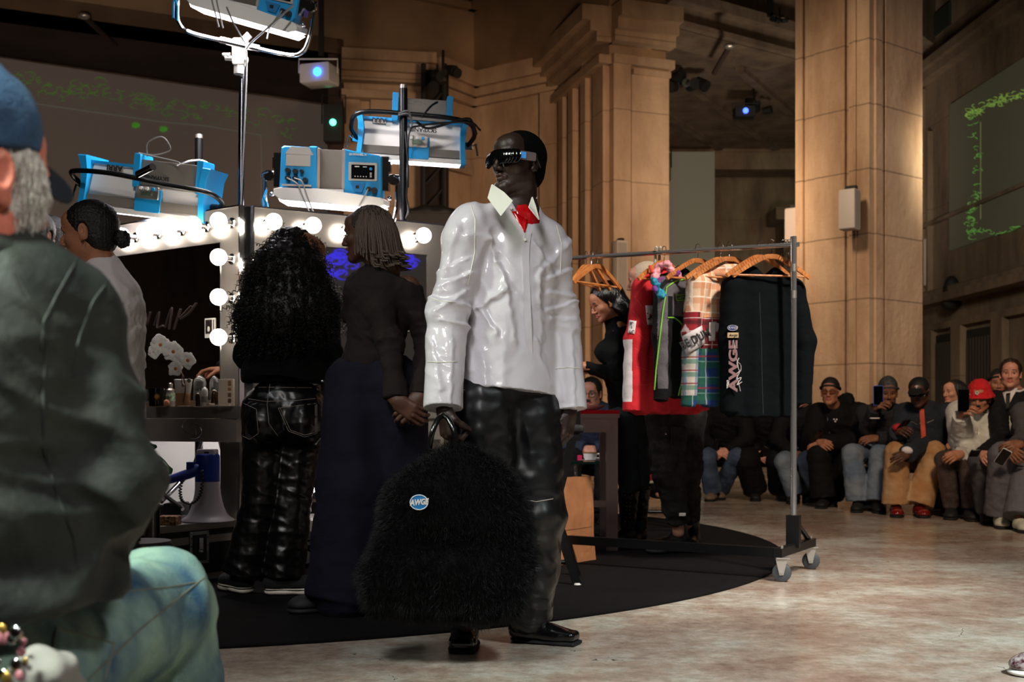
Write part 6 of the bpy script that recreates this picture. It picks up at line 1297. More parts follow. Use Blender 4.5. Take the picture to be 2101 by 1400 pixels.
# two people far behind at the left
for i, (x, y, Y, lbl) in enumerate(((76, 486, 5.95, 'person with dark hair half hidden behind the dark jacket, further left'), (106, 496, 6.15, 'person in dark clothes seen between the dark jacket and the bun head'))):
    o = P(x, y, Y); root = person_root(lbl, o*V3(1, 1, 0)); N_ = o+V3(0, .02, -.13); sc = .8
    J = dict(N=N_, SL=N_+V3(-.16, 0, -.06), SR=N_+V3(.16, 0, -.06), EL=N_+V3(-.2, 0, -.33), ER=N_+V3(.2, 0, -.33), WL=N_+V3(-.1, .15, -.5), WR=N_+V3(.1, .15, -.5), PL=N_+V3(-.09, 0, -.55), PR=N_+V3(.09, 0, -.55), KL=N_+V3(-.1, 0, -.95), KR=N_+V3(.1, 0, -.95), AL=V3(N_[0]-.1, N_[1], .09), AR=V3(N_[0]+.1, N_[1], .09))
    Rh = frame(V3(.3, 1, 0)); make_body(root, J, SK_tan, dict(o=o, R=Rh, s=.95), [dict(wr=J['WL'], d=(.3, .8, 0), pn=(0, 0, -1), side=1, h=.006), dict(wr=J['WR'], d=(-.3, .8, 0), pn=(0, 0, -1), side=-1, h=.006)], hh=.005)
    cap_hair('hair', root, o, Rh, .95, M_hairblk, thick=.022, front=.2, back=-.12, h=.006)
    S = SDF(.012); jacket_ops(S, J); cloth('dark_coat', S, M_black, root); S = SDF(.012); trouser_ops(S, J); cloth('trousers', S, M_black, root); shoe(root, J['AL'], (0, 1), hh=.008); shoe(root, J['AR'], (0, 1), hh=.008)
# ------------------------------------------------------------------ clothes rack
RE = V3(1.48, 6.15, 0); RD = nrm(V3(-.913, .408, 0)); RN = V3(RD[1], -RD[0], 0)
def rp(u, z, o=0.0): return RE+RD*u+RN*o+V3(0, 0, z)
def u_of(px):
    k = (px-CX)/FPX; return (k*RE[1]-RE[0])/(RD[0]-k*RD[1])
t = thing('clothes_rack', 'chrome clothes rack on rubber casters standing on the carpet edge', 'clothes rack', (RE[0], RE[1], 0))
MB().cyl(rp(-.03, 1.742), rp(1.52, 1.742), .0125, .0125, 16).build('top_rail', M_rail, t)
for u in (0.0, 1.5):
    MB().cyl(rp(u, .2), rp(u, 1.785), .0165, .0165, 18).build('post', M_rail, t)
    MB().box(rp(u, .235), (.034, .03, .085), np.stack([RD, RN, [0, 0, 1.]], 1)).build('post_sleeve', M_blackmetal, t, smooth=False)
mb = MB()
for u in (0.03, 1.47):
    mb.cyl(rp(u, 1.742, 0), rp(u+.001, 1.742, .03), .004); 
mb.cyl(rp(0, 1.46), rp(0, 1.5), .0172, .0172, 16); mb.cyl(rp(0, 1.60), rp(0, 1.64), .0172, .0172, 16); mb.build('post_collar', M_alu, t)
fc = P(1640, 1122, 5.9); fr_ = V3(P(1600, 0, 5.9)[0], 5.92, .148); rr_ = V3(P(1664, 0, 6.42)[0], 6.42, .148)
RB = np.stack([nrm(rr_-fr_), nrm(np.cross([0, 0, 1.], nrm(rr_-fr_))), [0, 0, 1.]], 1)
MB().box((fr_+rr_)/2, (np.linalg.norm(rr_-fr_)/2+.02, .022, .022), RB).build('end_bar', M_blackmetal, t, smooth=False)
far = V3(P(1130, 0, 6.75)[0], 6.62, .148); dd = nrm(far-fr_); RB2 = np.stack([dd, nrm(np.cross([0, 0, 1.], dd)), [0, 0, 1.]], 1)
MB().box((fr_+far)/2, (np.linalg.norm(far-fr_)/2, .016, .024), RB2).build('base_bar', M_blackmetal, t, smooth=False)
far2 = far+RN*-.45; MB().box((far+far2)/2, (.24, .022, .022), np.stack([RN, RD, [0, 0, 1.]], 1)).build('end_bar', M_blackmetal, t, smooth=False)
MB().cyl(rp(0, .3), rr_-nrm(rr_-fr_)*.05+V3(0, 0, .02), .014, .014, 8).build('brace', M_blackmetal, t)
for c in (fr_+V3(.015, .0, 0), rr_, far, far2):
    c = c.copy(); cc = V3(c[0], c[1], .0475); w = MB(); Rw = np.stack([V3(0, 0, 1), RB[:, 0], RB[:, 1]], 1); Rw = np.stack([nrm(V3(.95, -.3, 0)), V3(0, 0, 1), nrm(np.cross(nrm(V3(.95, -.3, 0)), V3(0, 0, 1)))], 1)
    cs_ = bpy.data.objects.new('caster', None); COL.objects.link(cs_); cs_.parent = t; cs_.location = tuple(c-np.array(t.location)-V3(0, 0, .02))
    MB().lathe([(.012, -.014), (.04, -.014), (.0475, -.009), (.0475, .009), (.04, .014), (.012, .014)], cc, 28, Rw).build('wheel', mat('grey_rubber', (56, 60, 64), .6, bump=(60, .05)), cs_)
    mb = MB(); n3 = Rw[:, 2]; 
    for s in (-1, 1): mb.add([cc+n3*.019*s+V3(-.03, 0, .072)*1, cc+n3*.019*s+V3(.03, 0, .072), cc+n3*.019*s+V3(.01, 0, -.012), cc+n3*.019*s+V3(-.01, 0, -.012), cc+n3*.022*s+V3(-.03, 0, .072), cc+n3*.022*s+V3(.03, 0, .072), cc+n3*.022*s+V3(.01, 0, -.012), cc+n3*.022*s+V3(-.01, 0, -.012)],
        [(0, 1, 2, 3), (4, 7, 6, 5), (0, 4, 5, 1), (1, 5, 6, 2), (2, 6, 7, 3), (3, 7, 4, 0)])
    mb.box(cc+V3(0, 0, .074), (.034, .03, .003)); mb.cyl(cc-n3*.026, cc+n3*.026, .006, .006, 10); mb.cyl(cc+V3(0, 0, .1), cc+V3(0, 0, .135), .007, .007, 8); mb.build('fork', M_alu, cs_)
# wooden hangers
M_wood = mat('honey_hanger_wood', (214, 138, 74), .4, var=(24, (176, 104, 52)), bump=(40, .1, (1, 1, .2)), coat=.3)
def hanger_mesh(parent, o, wd, wide=.215, bar=True):
    """o rail contact; wd direction across"""
    wd = nrm(wd); n = np.cross(wd, [0, 0, 1.])
    hk = [o+n*0+wd*x+V3(0, 0, z) for x, z in ((-.016, -.004), (-.014, .012), (0, .02), (.014, .012), (.015, -.006), (.006, -.025), (0, -.04), (0, -.075))]
    MB().tube(arc(hk, 4), .002, 6).build('hook', M_chrome, parent, local=True)
    mb = MB()
    for s in (-1, 1):
        q = [o+wd*s*x+V3(0, 0, z) for x, z in ((0, -.07), (.04, -.075), (.1, -.105), (.16, -.14), (wide, -.178))]; q = arc(q, 4)
        for i in range(len(q)-1):
            a, b = q[i], q[i+1]; d = nrm(b-a); up = nrm(np.cross(n, d)); R = np.stack([d, n, up], 1); mb.box((a+b)/2, (np.linalg.norm(b-a)/2+.003, .0075, .0125-.003*abs(s)*i/len(q)), R)
    mb.build('arm', M_wood, parent, local=True)
    if bar: MB().cyl(o+wd*(-wide+.02)+V3(0, 0, -.172), o+wd*(wide-.02)+V3(0, 0, -.172), .0055, .0055, 8).build('bar', M_wood, parent, local=True)
WP = nrm(V3(.408, .913, 0))
def hanger(px, label, ang=0.0, grp='wooden hangers on the rack', wide=.215):
    o = rp(u_of(px), 1.7565); t = thing('coat_hanger', label, 'hanger', o, grp); hanger_mesh(t, V3(0, 0, 0), rotz(ang)@WP, wide); return t
hanger(1203, 'empty wooden hanger at the left, furthest back of the three'); hanger(1214, 'empty wooden hanger at the left, middle of the three', -.15); hanger(1226, 'empty wooden hanger at the left, foremost of the three', -.3)
hanger(1432, 'wooden hanger holding the grey and black racing top', -.6); hanger(1479, 'wooden hanger just left of the plaid shirt collar', -.75); hanger(1497, 'wooden hanger inside the plaid shirt collar', -.8)
hanger(1560, 'wooden hanger with dark jacket, the one further back', -.7); hanger(1583, 'wooden hanger tilted in front of the dark jacket', -.95); hanger(1363, 'wooden hanger under the pink and red scarf', -.4)
mb = MB()
for px in (1606, 1613, 1619): o = rp(u_of(px), 1.7565); mb.tube(arc([o+V3(-.012, 0, -.006), o+V3(-.01, 0, .008), o+V3(0, 0, .014), o+V3(.01, 0, .006), o+V3(.008, 0, -.03), o+V3(-.006, 0, -.06), o+V3(.004, 0, -.09)], 4), .002, 6)
tag(mb.build('spare_hook', M_chrome), 'bare chrome hooks bunched at the right end of the rail', 'hooks')
mb = MB(); o = rp(u_of(1350), 1.742); 
for dx in (-.01, .012): mb.tube(arc([o+V3(dx, -.02, .02), o+V3(dx, .0, .03), o+V3(dx, .02, .01), o+V3(dx-.005, .015, -.1), o+V3(dx, -.0, -.16)], 5), .008, 6)
tag(mb.build('fabric_strap', mat('cream_webbing', (196, 188, 170), .8, bump=(200, .6))), 'cream woven strap looped over the rail by the scarf', 'strap')
# garments
def garment(c, wd, zt, zh, sw, hw, th=.05, sl=None, sr=None, h=.006, neck=.07):
    wd = nrm(wd); n = nrm(np.cross(wd, [0, 0, 1.])); c = V3(c[0], c[1], 0); S = SDF(h)
    W = lambda a, z, b=0: c+wd*a+n*b+V3(0, 0, z)
    S.cone(W(0, zt-.14), W(0, zh), sw*.93, hw, k=.03, flat=(n, sw/th), ends=(0, 1))
    for s in (-1, 1): S.cone(W(s*neck, zt-.03), W(s*sw, zt-.085), .035, .045, k=.04)
    S.cone(W(-neck, zt-.03), W(neck, zt-.03), .035, .035, k=.03); S.cone(W(0, zt-.06), W(0, zt+.1), neck*.6, neck*1.1, k=.015, flat=(n, 1.2), op='-')
    for s, pts in ((-1, sl), (1, sr)):
        if pts: S.chain([W(s*sw, zt-.1)]+[W(*p[:3]) for p in pts], [.062]+[p[3] for p in pts], k=.03, ends=(0, 1))
    return S, W, wd, n
gj = 'clothes hanging on the rack'
def zof(y, Y): return CAMZ-(y-YH)/FPX*Y
def garm(name, label, cat, px, Y, wd, yt, yh, sw, hw, m, sl=None, sr=None, folds=(), fm=None, **kw):
    c = P(px, 0, Y); t = thing(name, label, cat, V3(c[0], c[1], zof(yh, Y)), gj); zt, zh = zof(yt, Y), zof(yh, Y)
    S, W, wd, n = garment(c, wd, zt, zh, sw, hw, sl=sl, sr=sr, **kw)
    def ex(v):
        a = (v-c)@wd; return np.sin(a*48+np.sin(v[:, 2]*4)*1.5)*.007*np.clip((zt-.15-v[:, 2])/.35, 0, 1)
    o = cloth('garment', S, m, t, folds, seed=px*.01, amp=.003, L=.12, fm=fm, extra=ex); return t, o, bvh_of(o), W
M_red = mat('red_fleece', (196, 20, 34), .85, bump=(150, .3)); M_wht = mat('white_panel', (214, 206, 206), .8, bump=(120, .2)); M_jblk = mat('black_jersey', (16, 17, 18), .9, bump=(160, .3), spec=.2); M_jgry = mat('charcoal_jersey', (92, 88, 92), .85, bump=(160, .3))
M_lime = mat('lime_piping', (130, 196, 60), .6, bump=(80, .1)); M_navyb = mat('blue_black_cotton', (9, 13, 16), .95, bump=(140, .3), spec=.12)
wr = nrm(V3(.80, .6, 0))
# red sweater
Yr = 6.62
t, o, bv, W = garm('red_sweater', 'red sweater with white sleeve stripe, leftmost garment on the rack', 'sweater', 1372, Yr, wr, 560, 848, .2, .26, [M_red, M_wht], sl=[(-.25, zof(700, Yr), -.0, .062), (-.27, zof(845, Yr), .0, .06)],
    sr=[(.24, zof(700, Yr), 0, .055), (.25, zof(840, Yr), 0, .05)], fm=lambda c: ((c[:, 0]/c[:, 1]*FPX+CX < 1297+0*c[:, 0]) & (c[:, 2] < zof(702, Yr)) & (c[:, 2] > zof(826, Yr))).astype(int))
def patch(bv, quad, m, name, parent, lift=.004, n=5):
    """cloth patch from 4 picture corners laid on the garment"""
    q = np.array(quad, float); vs = []
    for i in range(n+1):
        for j in range(n+1):
            a, b = i/n, j/n; p = q[0]*(1-a)*(1-b)+q[1]*a*(1-b)+q[2]*a*b+q[3]*(1-a)*b; w_ = onto(bv, p[0], p[1], lift)
            if w_ is None: w_ = vs[-1]+V3(.0005, 0, 0) if vs else P(p[0], p[1], 6.4)
            vs.append(w_)
    fs = [(i*(n+1)+j, (i+1)*(n+1)+j, (i+1)*(n+1)+j+1, i*(n+1)+j+1) for i in range(n) for j in range(n)]
    o = link_mesh(name, vs, fs, m, parent); md = o.modifiers.new('t', 'SOLIDIFY'); md.thickness = .0015; return o
M_ink = mat('black_ink', (10, 10, 12), .7, bump=(100, .1))
patch(bv, [(1291, 657), (1306, 659), (1302, 686), (1288, 683)], M_wht, 'white_patch', t)
for s_, y in (('BY', 664), ('1.', 672), ('LO', 681)):
    c = onto(bv, 1297, y, .008, Yr); text('lettering', s_, .022, M_ink, c, (1, 0, 0), (0, 0, 1), t, .0005, bold=.0006)
patch(bv, [(1324, 627), (1352, 627), (1350, 668), (1328, 667)], M_wht, 'white_square', t)
q = [onto(bv, x, y, .009, Yr) for x, y in ((1330, 655), (1336, 648), (1345, 640), (1352, 632))]; MB().tube(q, .004, 5).build('ink_stroke', M_ink, t); q = [onto(bv, x, y, .009, Yr) for x, y in ((1328, 643), (1338, 652), (1350, 654))]; MB().tube(q, .003, 5).build('ink_stroke', M_ink, t)
mb = MB()
for k in range(6):
    q = seam(bv, [(1296+k*2, 600+k*38), (1325+k, 640+k*30), (1342, 660+k*25)], r=.001, lift=.001, n=5)
    if len(q) > 2: mb.tube(q, .0009, 4)
mb.build('quilting_stitches', mat('pale_red_thread', (214, 90, 90), .8, bump=(100, .1)), o)
# scarf
t = thing('scarf', 'pink, red and turquoise scarf bunched on a hanger above the red sweater', 'scarf', rp(u_of(1368), 1.55)); Ys = 6.3
for pts, r, m in (([(1343, 568), (1352, 548), (1368, 543), (1382, 560), (1392, 566)], .028, mat('pink_satin', (228, 150, 160), .4, bump=(60, .3))), ([(1346, 566), (1356, 552), (1366, 548), (1376, 556)], .016, M_red), ([(1342, 575), (1352, 592), (1358, 606)], .03, mat('turquoise_print', (30, 140, 170), .6, bump=(60, .3))),
                  ([(1350, 576), (1370, 574), (1390, 560)], .022, mat('magenta_sequins', (190, 60, 150), .25, metal=.3, var=(300, (110, 90, 160)), bump=(300, .8))), ([(1338, 560), (1333, 548)], .012, mat('orange_plastic', (214, 60, 40), .3, bump=(60, .1))), ([(1344, 590), (1352, 606)], .02, mat('violet_print', (120, 60, 150), .6, bump=(60, .3)))):
    S = SDF(.005); S.chain([P(x, y, Ys+.02*math.sin(i*2)) for i, (x, y) in enumerate(pts)], [r*.75]*len(pts), k=.01); v, f = S.mesh(lambda v: wob(v, .03)*.005); link_mesh('fold', v, f, m, t)
# grey and black top with lime piping
Yg = 6.46
def fm_g(c):
    px = c[:, 0]/c[:, 1]*FPX+CX; z = c[:, 2]; body = px > 1371
    return np.where(body & (z < zof(652, Yg)+.1*(px < 1380)), 0, np.where((~body) & (z < zof(800, Yg)), 0, np.where(z > zof(572, Yg), 0, np.where((px < 1349) , 0, 1))))
t, o, bv, W = garm('racing_top', 'charcoal and black long sleeved top with lime green piping on the rack', 'top', 1415, Yg, wr, 556, 817, .19, .19, [M_jblk, M_jgry], sl=[(-.22, zof(690, Yg), -.0, .05), (-.225, zof(822, Yg), -.0, .038)], sr=[(.22, zof(700, Yg), 0, .05), (.22, zof(800, Yg), 0, .04)], fm=fm_g)
mb = MB()
for pts in ([(1410, 572), (1385, 577), (1368, 590), (1360, 640), (1353, 700), (1346, 760), (1343, 800)], [(1370, 652), (1383, 652), (1394, 660), (1404, 672)], [(1408, 715), (1402, 770), (1392, 812)]):
    q = seam(bv, pts, lift=.003, n=5)
    if len(q) > 2: mb.tube(q, .004, 6)
mb.build('lime_piping', M_lime, o)
q = [onto(bv, x, y, .005, Yg) for x, y in ((1388, 606), (1412, 604), (1416, 608), (1414, 615), (1390, 617), (1387, 612))]; MB().tube(q, .0022, 5, closed=True).build('logo_outline', M_lime, t)
q = [onto(bv, x, y, .005, Yg) for x, y in ((1392, 613), (1398, 609), (1404, 609), (1400, 612), (1394, 613))]; MB().tube(q, .0018, 5).build('logo_mark', M_lime, t); text('lettering', 'AW', .03, M_ink, onto(bv, 1409, 610, .006, Yg), (1, .2, 0), (0, 0, 1), t, .0005, shear=.3)
q = [onto(bv, 1409+9*math.cos(a), 640+11*math.sin(a), .005, Yg) for a in np.linspace(0, 6.28, 18)[:-1]]; MB().tube(q, .0022, 5, closed=True).build('round_badge', M_ink, t)
# plaid shirt
def plaid(name, base, cols, scale=11):
    m = mat(name, base, .85, bump=(150, .2)); nt = m.node_tree; b = nt.nodes['Principled BSDF']; L = nt.links; tc = N(m, 'ShaderNodeTexCoord'); mp = N(m, 'ShaderNodeMapping'); mp.inputs['Rotation'].default_value = (0, 0, -.65); L.new(tc.outputs['Object'], mp.inputs['Vector']); sp = N(m, 'ShaderNodeSeparateXYZ'); L.new(mp.outputs['Vector'], sp.inputs[0]); prev = None
    for i, (axis, per, wd_, off, col, f_) in enumerate(cols):
        a = N(m, 'ShaderNodeMath', operation='MULTIPLY_ADD'); a.inputs[1].default_value = 1/per; a.inputs[2].default_value = off+20; L.new(sp.outputs[axis], a.inputs[0]); fr = N(m, 'ShaderNodeMath', operation='FRACT'); L.new(a.outputs[0], fr.inputs[0])
        lt = N(m, 'ShaderNodeMath', operation='LESS_THAN'); lt.inputs[1].default_value = wd_; L.new(fr.outputs[0], lt.inputs[0]); ml = N(m, 'ShaderNodeMath', operation='MULTIPLY'); ml.inputs[1].default_value = f_; L.new(lt.outputs[0], ml.inputs[0])
        mx = N(m, 'ShaderNodeMix', data_type='RGBA'); L.new(ml.outputs[0], mx.inputs[0]); mx.inputs[7].default_value = lin(col)
        if prev is None: mx.inputs[6].default_value = lin(base)
        else: L.new(prev.outputs[2], mx.inputs[6])
        prev = mx
    L.new(prev.outputs[2], b.inputs['Base Color']); return m
PL_o = plaid('peach_white_plaid', (224, 190, 160), [('X', .06, .38, 0, (206, 130, 84), .7), ('Z', .08, .4, 0, (214, 140, 96), .6), ('X', .06, .1, .6, (240, 224, 206), .8), ('Z', .08, .1, .6, (240, 224, 206), .8)])
PL_r = plaid('red_plaid', (150, 24, 34), [('X', .07, .3, 0, (60, 12, 20), .7), ('Z', .07, .3, 0, (60, 12, 20), .7), ('X', .07, .07, .55, (214, 200, 196), .8), ('Z', .07, .07, .55, (214, 200, 196), .8)])
PL_g = plaid('green_blue_plaid', (22, 52, 110), [('X', .085, .42, 0, (16, 76, 58), .85), ('Z', .085, .42, .1, (18, 84, 62), .75), ('X', .085, .06, .6, (170, 180, 180), .6), ('Z', .085, .07, .7, (120, 150, 140), .6), ('Z', .17, .06, .2, (130, 40, 50), .8)])
PL_w = plaid('pale_check', (190, 180, 170), [('X', .05, .4, 0, (110, 130, 160), .8), ('Z', .07, .35, 0, (80, 130, 110), .8), ('Z', .07, .1, .55, (140, 50, 50), .9)])
Yp = 6.36
def fm_p(c):
    px = c[:, 0]/c[:, 1]*FPX+CX; py = YH-(c[:, 2]-CAMZ)/c[:, 1]*FPX; s = px < 1437-.04*(py-640)
    return np.where(s, np.where(py < 640, 0, np.where(py < 715, 1, np.where(py < 812, 3, 2))), np.where(py < 652, 0, np.where(py < 716, 1, 2)))
t, o, bv, W = garm('plaid_shirt', 'patchwork plaid shirt in peach, red and green with a printed white armband', 'shirt', 1482, Yp, nrm(V3(.86, .5, 0)), 548, 833, .17, .165, [PL_o, PL_r, PL_g, PL_w], sl=[(-.2, zof(690, Yp), -.02, .052), (-.215, zof(833, Yp), -.03, .036)], sr=[(.2, zof(700, Yp), 0, .05), (.2, zof(800, Yp), 0, .04)], fm=fm_p)
S = SDF(.005); S.chain([P(1462, 560, Yp-.06), P(1490, 551, Yp-.07), P(1516, 548, Yp-.03), P(1526, 556, Yp)], [.022]*4, k=.01); S.cone(P(1462, 562, Yp-.06), P(1500, 566, Yp-.1), .014, .018, k=.02); v, f = S.mesh(); link_mesh('collar', v, f, PL_o, o)
patch(bv, [(1400, 690), (1440, 668), (1447, 706), (1408, 728)], M_wht, 'armband', t, .012)
S = SDF(.004); a_ = np.array(onto(bv, 1420, 700, 0, Yp)); 
text('lettering', 'BE DUM', .062, M_ink, onto(bv, 1427, 697, .02, Yp), (1, 0, .52), (-.5, 0, 1), t, .0006, bold=.0022, sx=.78)
patch(bv, [(1455, 662), (1470, 660), (1467, 700), (1454, 700)], M_wht, 'white_letter', t, .006)
patch(bv, [(1468, 662), (1476, 664), (1474, 680), (1468, 680)], M_wht, 'white_letter', t, .006)
# dark jacket
Yd = 6.27; wd_ = nrm(V3(.93, .3, 0))
t, o, bv, W = garm('dark_jacket', 'big blue-black jacket with vertical lettering, rightmost garment on the rack', 'jacket', 1566, Yd, wd_, 556, 856, .185, .21, M_navyb, sl=[(-.205, zof(700, Yd), .0, .058), (-.2, zof(845, Yd), .0, .05)], sr=[(.235, zof(700, Yd), .03, .058), (.225, zof(830, Yd), .03, .048)], th=.06)
M_pinkl = mat('dusty_pink_letter', (138, 104, 106), .7, bump=(80, .1)); M_oval = mat('oval_blue', (30, 60, 120), .6, bump=(60, .05)); M_tanp = mat('tan_patch', (190, 165, 125), .8, bump=(100, .1))
text('lettering', 'AWGE', .06, M_pinkl, onto(bv, 1505, 751, .016, Yd), (0, 0, 1), (-1, 0, 0), t, .001, bold=.0026, sx=1.5)
text('lettering', 'YEAR', .018, M_wht, onto(bv, 1494, 788, .018, Yd), (0, 0, 1), (-1, 0, 0), t, .001, bold=.001)
mb = MB()
for pts in ([(1505, 698), (1507, 712), (1510, 728), (1513, 745), (1516, 760)], [(1513, 742), (1520, 750), (1519, 762), (1512, 748), (1516, 735)], [(1508, 770), (1518, 762), (1511, 778), (1521, 775), (1512, 790), (1522, 784)], [(1512, 772), (1516, 788), (1519, 803)]):
    q = [onto(bv, x, y, .016, Yd) for x, y in pts]; mb.tube(arc(q, 4), .0018, 5)
mb.build('script_lettering', M_wht, t)
c = onto(bv, 1503, 673, .012, Yd); MB().lathe([(.028, 0), (.028, .002), (.001, .0025)], c, 24, np.stack([V3(1, 0, 0), V3(0, 0, .55), V3(0, -1, 0)], 1)).build('oval_patch', M_oval, t); MB().tube([c+V3(.0265*math.cos(a), -.003, .0145*math.sin(a)) for a in np.linspace(0, 6.28, 24)[:-1]], .001, 5, closed=True).build('oval_ring', M_wht, t)
text('lettering', 'AWGE', .017, M_wht, c+V3(0, -.004, 0), (1, 0, 0), (0, 0, 1), t, .0005, shear=.3)
MB().box(onto(bv, 1504, 688, .012, Yd), (.029, .0012, .0135)).build('tan_patch', M_tanp, t); text('lettering', 'Awge', .02, M_ink, onto(bv, 1504, 688, .0155, Yd), (1, 0, .05), (0, 0, 1), t, .0005, shear=.3)
mb = MB()
for pts in ([(1558, 600), (1562, 700), (1564, 790), (1566, 850)],): q = seam(bv, pts, lift=.001, n=8); mb.tube(q, .0018, 5) if len(q) > 2 else None
mb.build('centre_seam', mat('grey_thread', (40, 46, 48), .8, bump=(90, .1)), o)
# ------------------------------------------------------------------ black folding chair
t = thing('folding_chair', 'tall black folding chair half hidden behind the leather trousers', 'chair', P(1150, 1195, 5.8)*V3(1, 1, 0)); Yc = 5.78
S = SDF(.006); S.box(P(1142, 880, Yc)+V3(0, .1, 0), (.135, .17, .02), rnd=.015); v, f = S.mesh(); link_mesh('seat', v, f, M_black, t)
MB().box(P(1165, 898, Yc)+V3(-.03, .1, 0), (.09, .16, .016)).build('seat_rail', M_blackmetal, t, smooth=False)
def bar(mb, a, b, hw=.02, ht=.012):
    a, b = np.array(a), np.array(b); d = nrm(b-a); n = nrm(np.cross(d, [0, 1., 0])); return mb.box((a+b)/2, (np.linalg.norm(b-a)/2, ht, hw), np.stack([d, np.cross(n, d), n], 1))
for dy in (-.05, .3):
    bar(MB(), P(1176, 895, Yc+dy), V3(P(1098, 0, Yc+dy)[0], Yc+dy, ZR), .021).build('leg', M_blackmetal, t, smooth=False)
    bar(MB(), P(1106, 960, Yc+dy), V3(P(1184, 0, Yc+dy)[0], Yc+dy, ZR), .021).build('leg', M_blackmetal, t, smooth=False)
MB().cyl(P(1118, 1154, Yc-.05), P(1172, 1154, Yc-.05), .012).build('rung', M_blackmetal, t); 
for px in (1118, 1186): MB().box((P(px, 800, Yc+.27)), (.012, .012, .23)).build('back_post', M_blackmetal, t, smooth=False)
bk = MB().box(P(1152, 744, Yc+.25), (.08, .003, .078)); bk = bk.build('back_canvas', M_ink, t, smooth=False)
mb = MB()
for pts in ([(1141, 742), (1144, 755), (1149, 738), (1152, 752), (1157, 730)], [(1142, 765), (1148, 758), (1146, 768), (1155, 757)]): mb.tube(arc([P(x, y, Yc+.235) for x, y in pts], 4), .004, 6)
mb.build('white_script', M_wht, t); MB().cyl(V3(P(1184, 0, Yc-.05)[0], Yc-.05, 0.013), V3(P(1184, 0, Yc-.05)[0], Yc-.05, .022), .02, .018).build('foot_pad', M_white, t)
# ------------------------------------------------------------------ steel table, reflected red of the garment put into the top's colour
t = thing('steel_table', 'steel work table with a glossy red top behind the model', 'table', (.1, 7.45, 0)); M_redrefl = mat('red_reflection_tint', (150, 14, 24), .15, bump=(10, .02)); M_dksteel = mat('dark_brushed_steel', (140, 120, 118), .25, metal=.7, bump=(60, .06, (1, 1, 12)))
xr = P(1271, 0, 7.2)[0]; MB().box(((xr-.56)/2-.0, 7.5, .868), ((xr+.56)/2, .3, .012)).build('table_top', M_redrefl, t, smooth=False); MB().box(((xr-.56)/2-.02, 7.215, .80), ((xr+.56)/2-.03, .012, .058)).build('apron', M_dksteel, t, smooth=False)
mb = MB().box(((xr-.56)/2, 7.2, .845), ((xr+.56)/2, .006, .012)); mb.build('edge_strip', M_dksteel, t, smooth=False)
for x in (xr-.045, -.5):
    for y in (7.235, 7.76): MB().box((x, y, .42+ZR/2), (.036, .028, .43-ZR/2)).build('leg', M_dksteel, t, smooth=False)
MB().box(((xr-.56)/2, 7.24, .30), ((xr+.56)/2-.06, .012, .02)).build('stretcher', M_dksteel, t, smooth=False)
tag(MB().lathe([(.03, 0), (.06, .006), (.1, .03), (.105, .034), (.09, .03), (.02, .01)], (P(1210, 0, 7.4)[0], 7.4, .88), 28).build('bowl', M_white), 'white bowl on the red table top below the face with glasses', 'bowl')
# low table with cup
t = thing('side_table', 'low glass side table carrying the coffee cup', 'table', (P(1200, 0, 8.4)[0], 8.4, 0)); xx = P(1195, 0, 8.4)[0]; zt = zof(946, 8.4); MB().box((xx, 8.45, zt-.01), (.24, .2, .008)).build('glass_top', mat('dark_green_glass', (16, 40, 32), .08, bump=(10, .01)), t, smooth=False)
for dx in (-.2, -.05, .2): MB().cyl((xx+dx, 8.4, 0.013), (xx+dx, 8.4, zt-.018), .014).build('leg', M_chrome, t)
t = thing('coffee_cup', 'white coffee cup with gold rim on the low table', 'cup', (P(1211, 0, 8.35)[0], 8.35, zt)); c = V3(P(1211, 0, 8.35)[0], 8.35, zt+.001)
MB().lathe([(.03, 0), (.075, .006), (.078, .01), (.03, .006)], c, 24).build('saucer', M_white, t); MB().lathe([(.035, .008), (.045, .02), (.05, .06), (.046, .06), (.04, .02)], c, 24).build('cup', M_white, t); MB().lathe([(.0505, .055), (.0505, .061), (.048, .061)], c, 24).build('gold_rim', mat('gold_line', (190, 150, 80), .3, metal=.8, bump=(60, .02)), t); MB().tube(arc([c+V3(.045, 0, .05), c+V3(.08, 0, .05), c+V3(.075, 0, .025), c+V3(.045, 0, .02)], 5), .005, 6).build('handle', M_white, t)
tag(MB().rbox(c+V3(-.075, 0, .022), (.016, .01, .02), .003).build('sugar_packet', mat('pink_paper', (214, 40, 90), .6, bump=(50, .05))), 'pink packet next to the coffee cup', 'packet')
# paper bag
t = thing('paper_bag', 'brown paper bag standing on the carpet behind the folding chair', 'bag', P(1178, 1150, 6.65)*V3(1, 1, 0)); Yb = 6.62; M_kraft = mat('brown_kraft_paper', (168, 112, 72), .85, bump=(24, .25), var=(12, (150, 98, 60)))
z0 = ZR; pts = [(1132, z0), (1222, z0), (1222, .24), (1216, zof(982, Yb)), (1154, zof(982, Yb)), (1131, .24)]
a = P(1128, 0, 6.42); b = P(1222, 0, 6.75); aT = P(1152, 0, 6.55); bT = P(1214, 0, 6.75); zt_ = zof(980, 6.62); bk_ = V3(-.06, .15, 0)
vs = []; fs = []; rows = 10; cols = 8
ring_b = [a, b, b+bk_, a+bk_]; ring_t = [aT, bT, bT+bk_*.3, aT+bk_*.3]
for r_ in range(rows+1):
    q = r_/rows; z = z0+(zt_-z0)*q
    for k in range(4):
        for j in range(cols):
            e = j/cols; pb1 = ring_b[k]*(1-e)+ring_b[(k+1) % 4]*e; pt1 = ring_t[k]*(1-e)+ring_t[(k+1) % 4]*e; p = pb1*(1-q)+pt1*q
            p = p+V3(math.sin(q*9+k*2+j*.7)*.003, math.sin(q*7+j*1.1+k)*.005, 0); vs.append((p[0], p[1], z))
n4 = 4*cols
for r_ in range(rows):
    for k in range(n4): l = (k+1) % n4; fs.append((r_*n4+k, r_*n4+l, (r_+1)*n4+l, (r_+1)*n4+k))
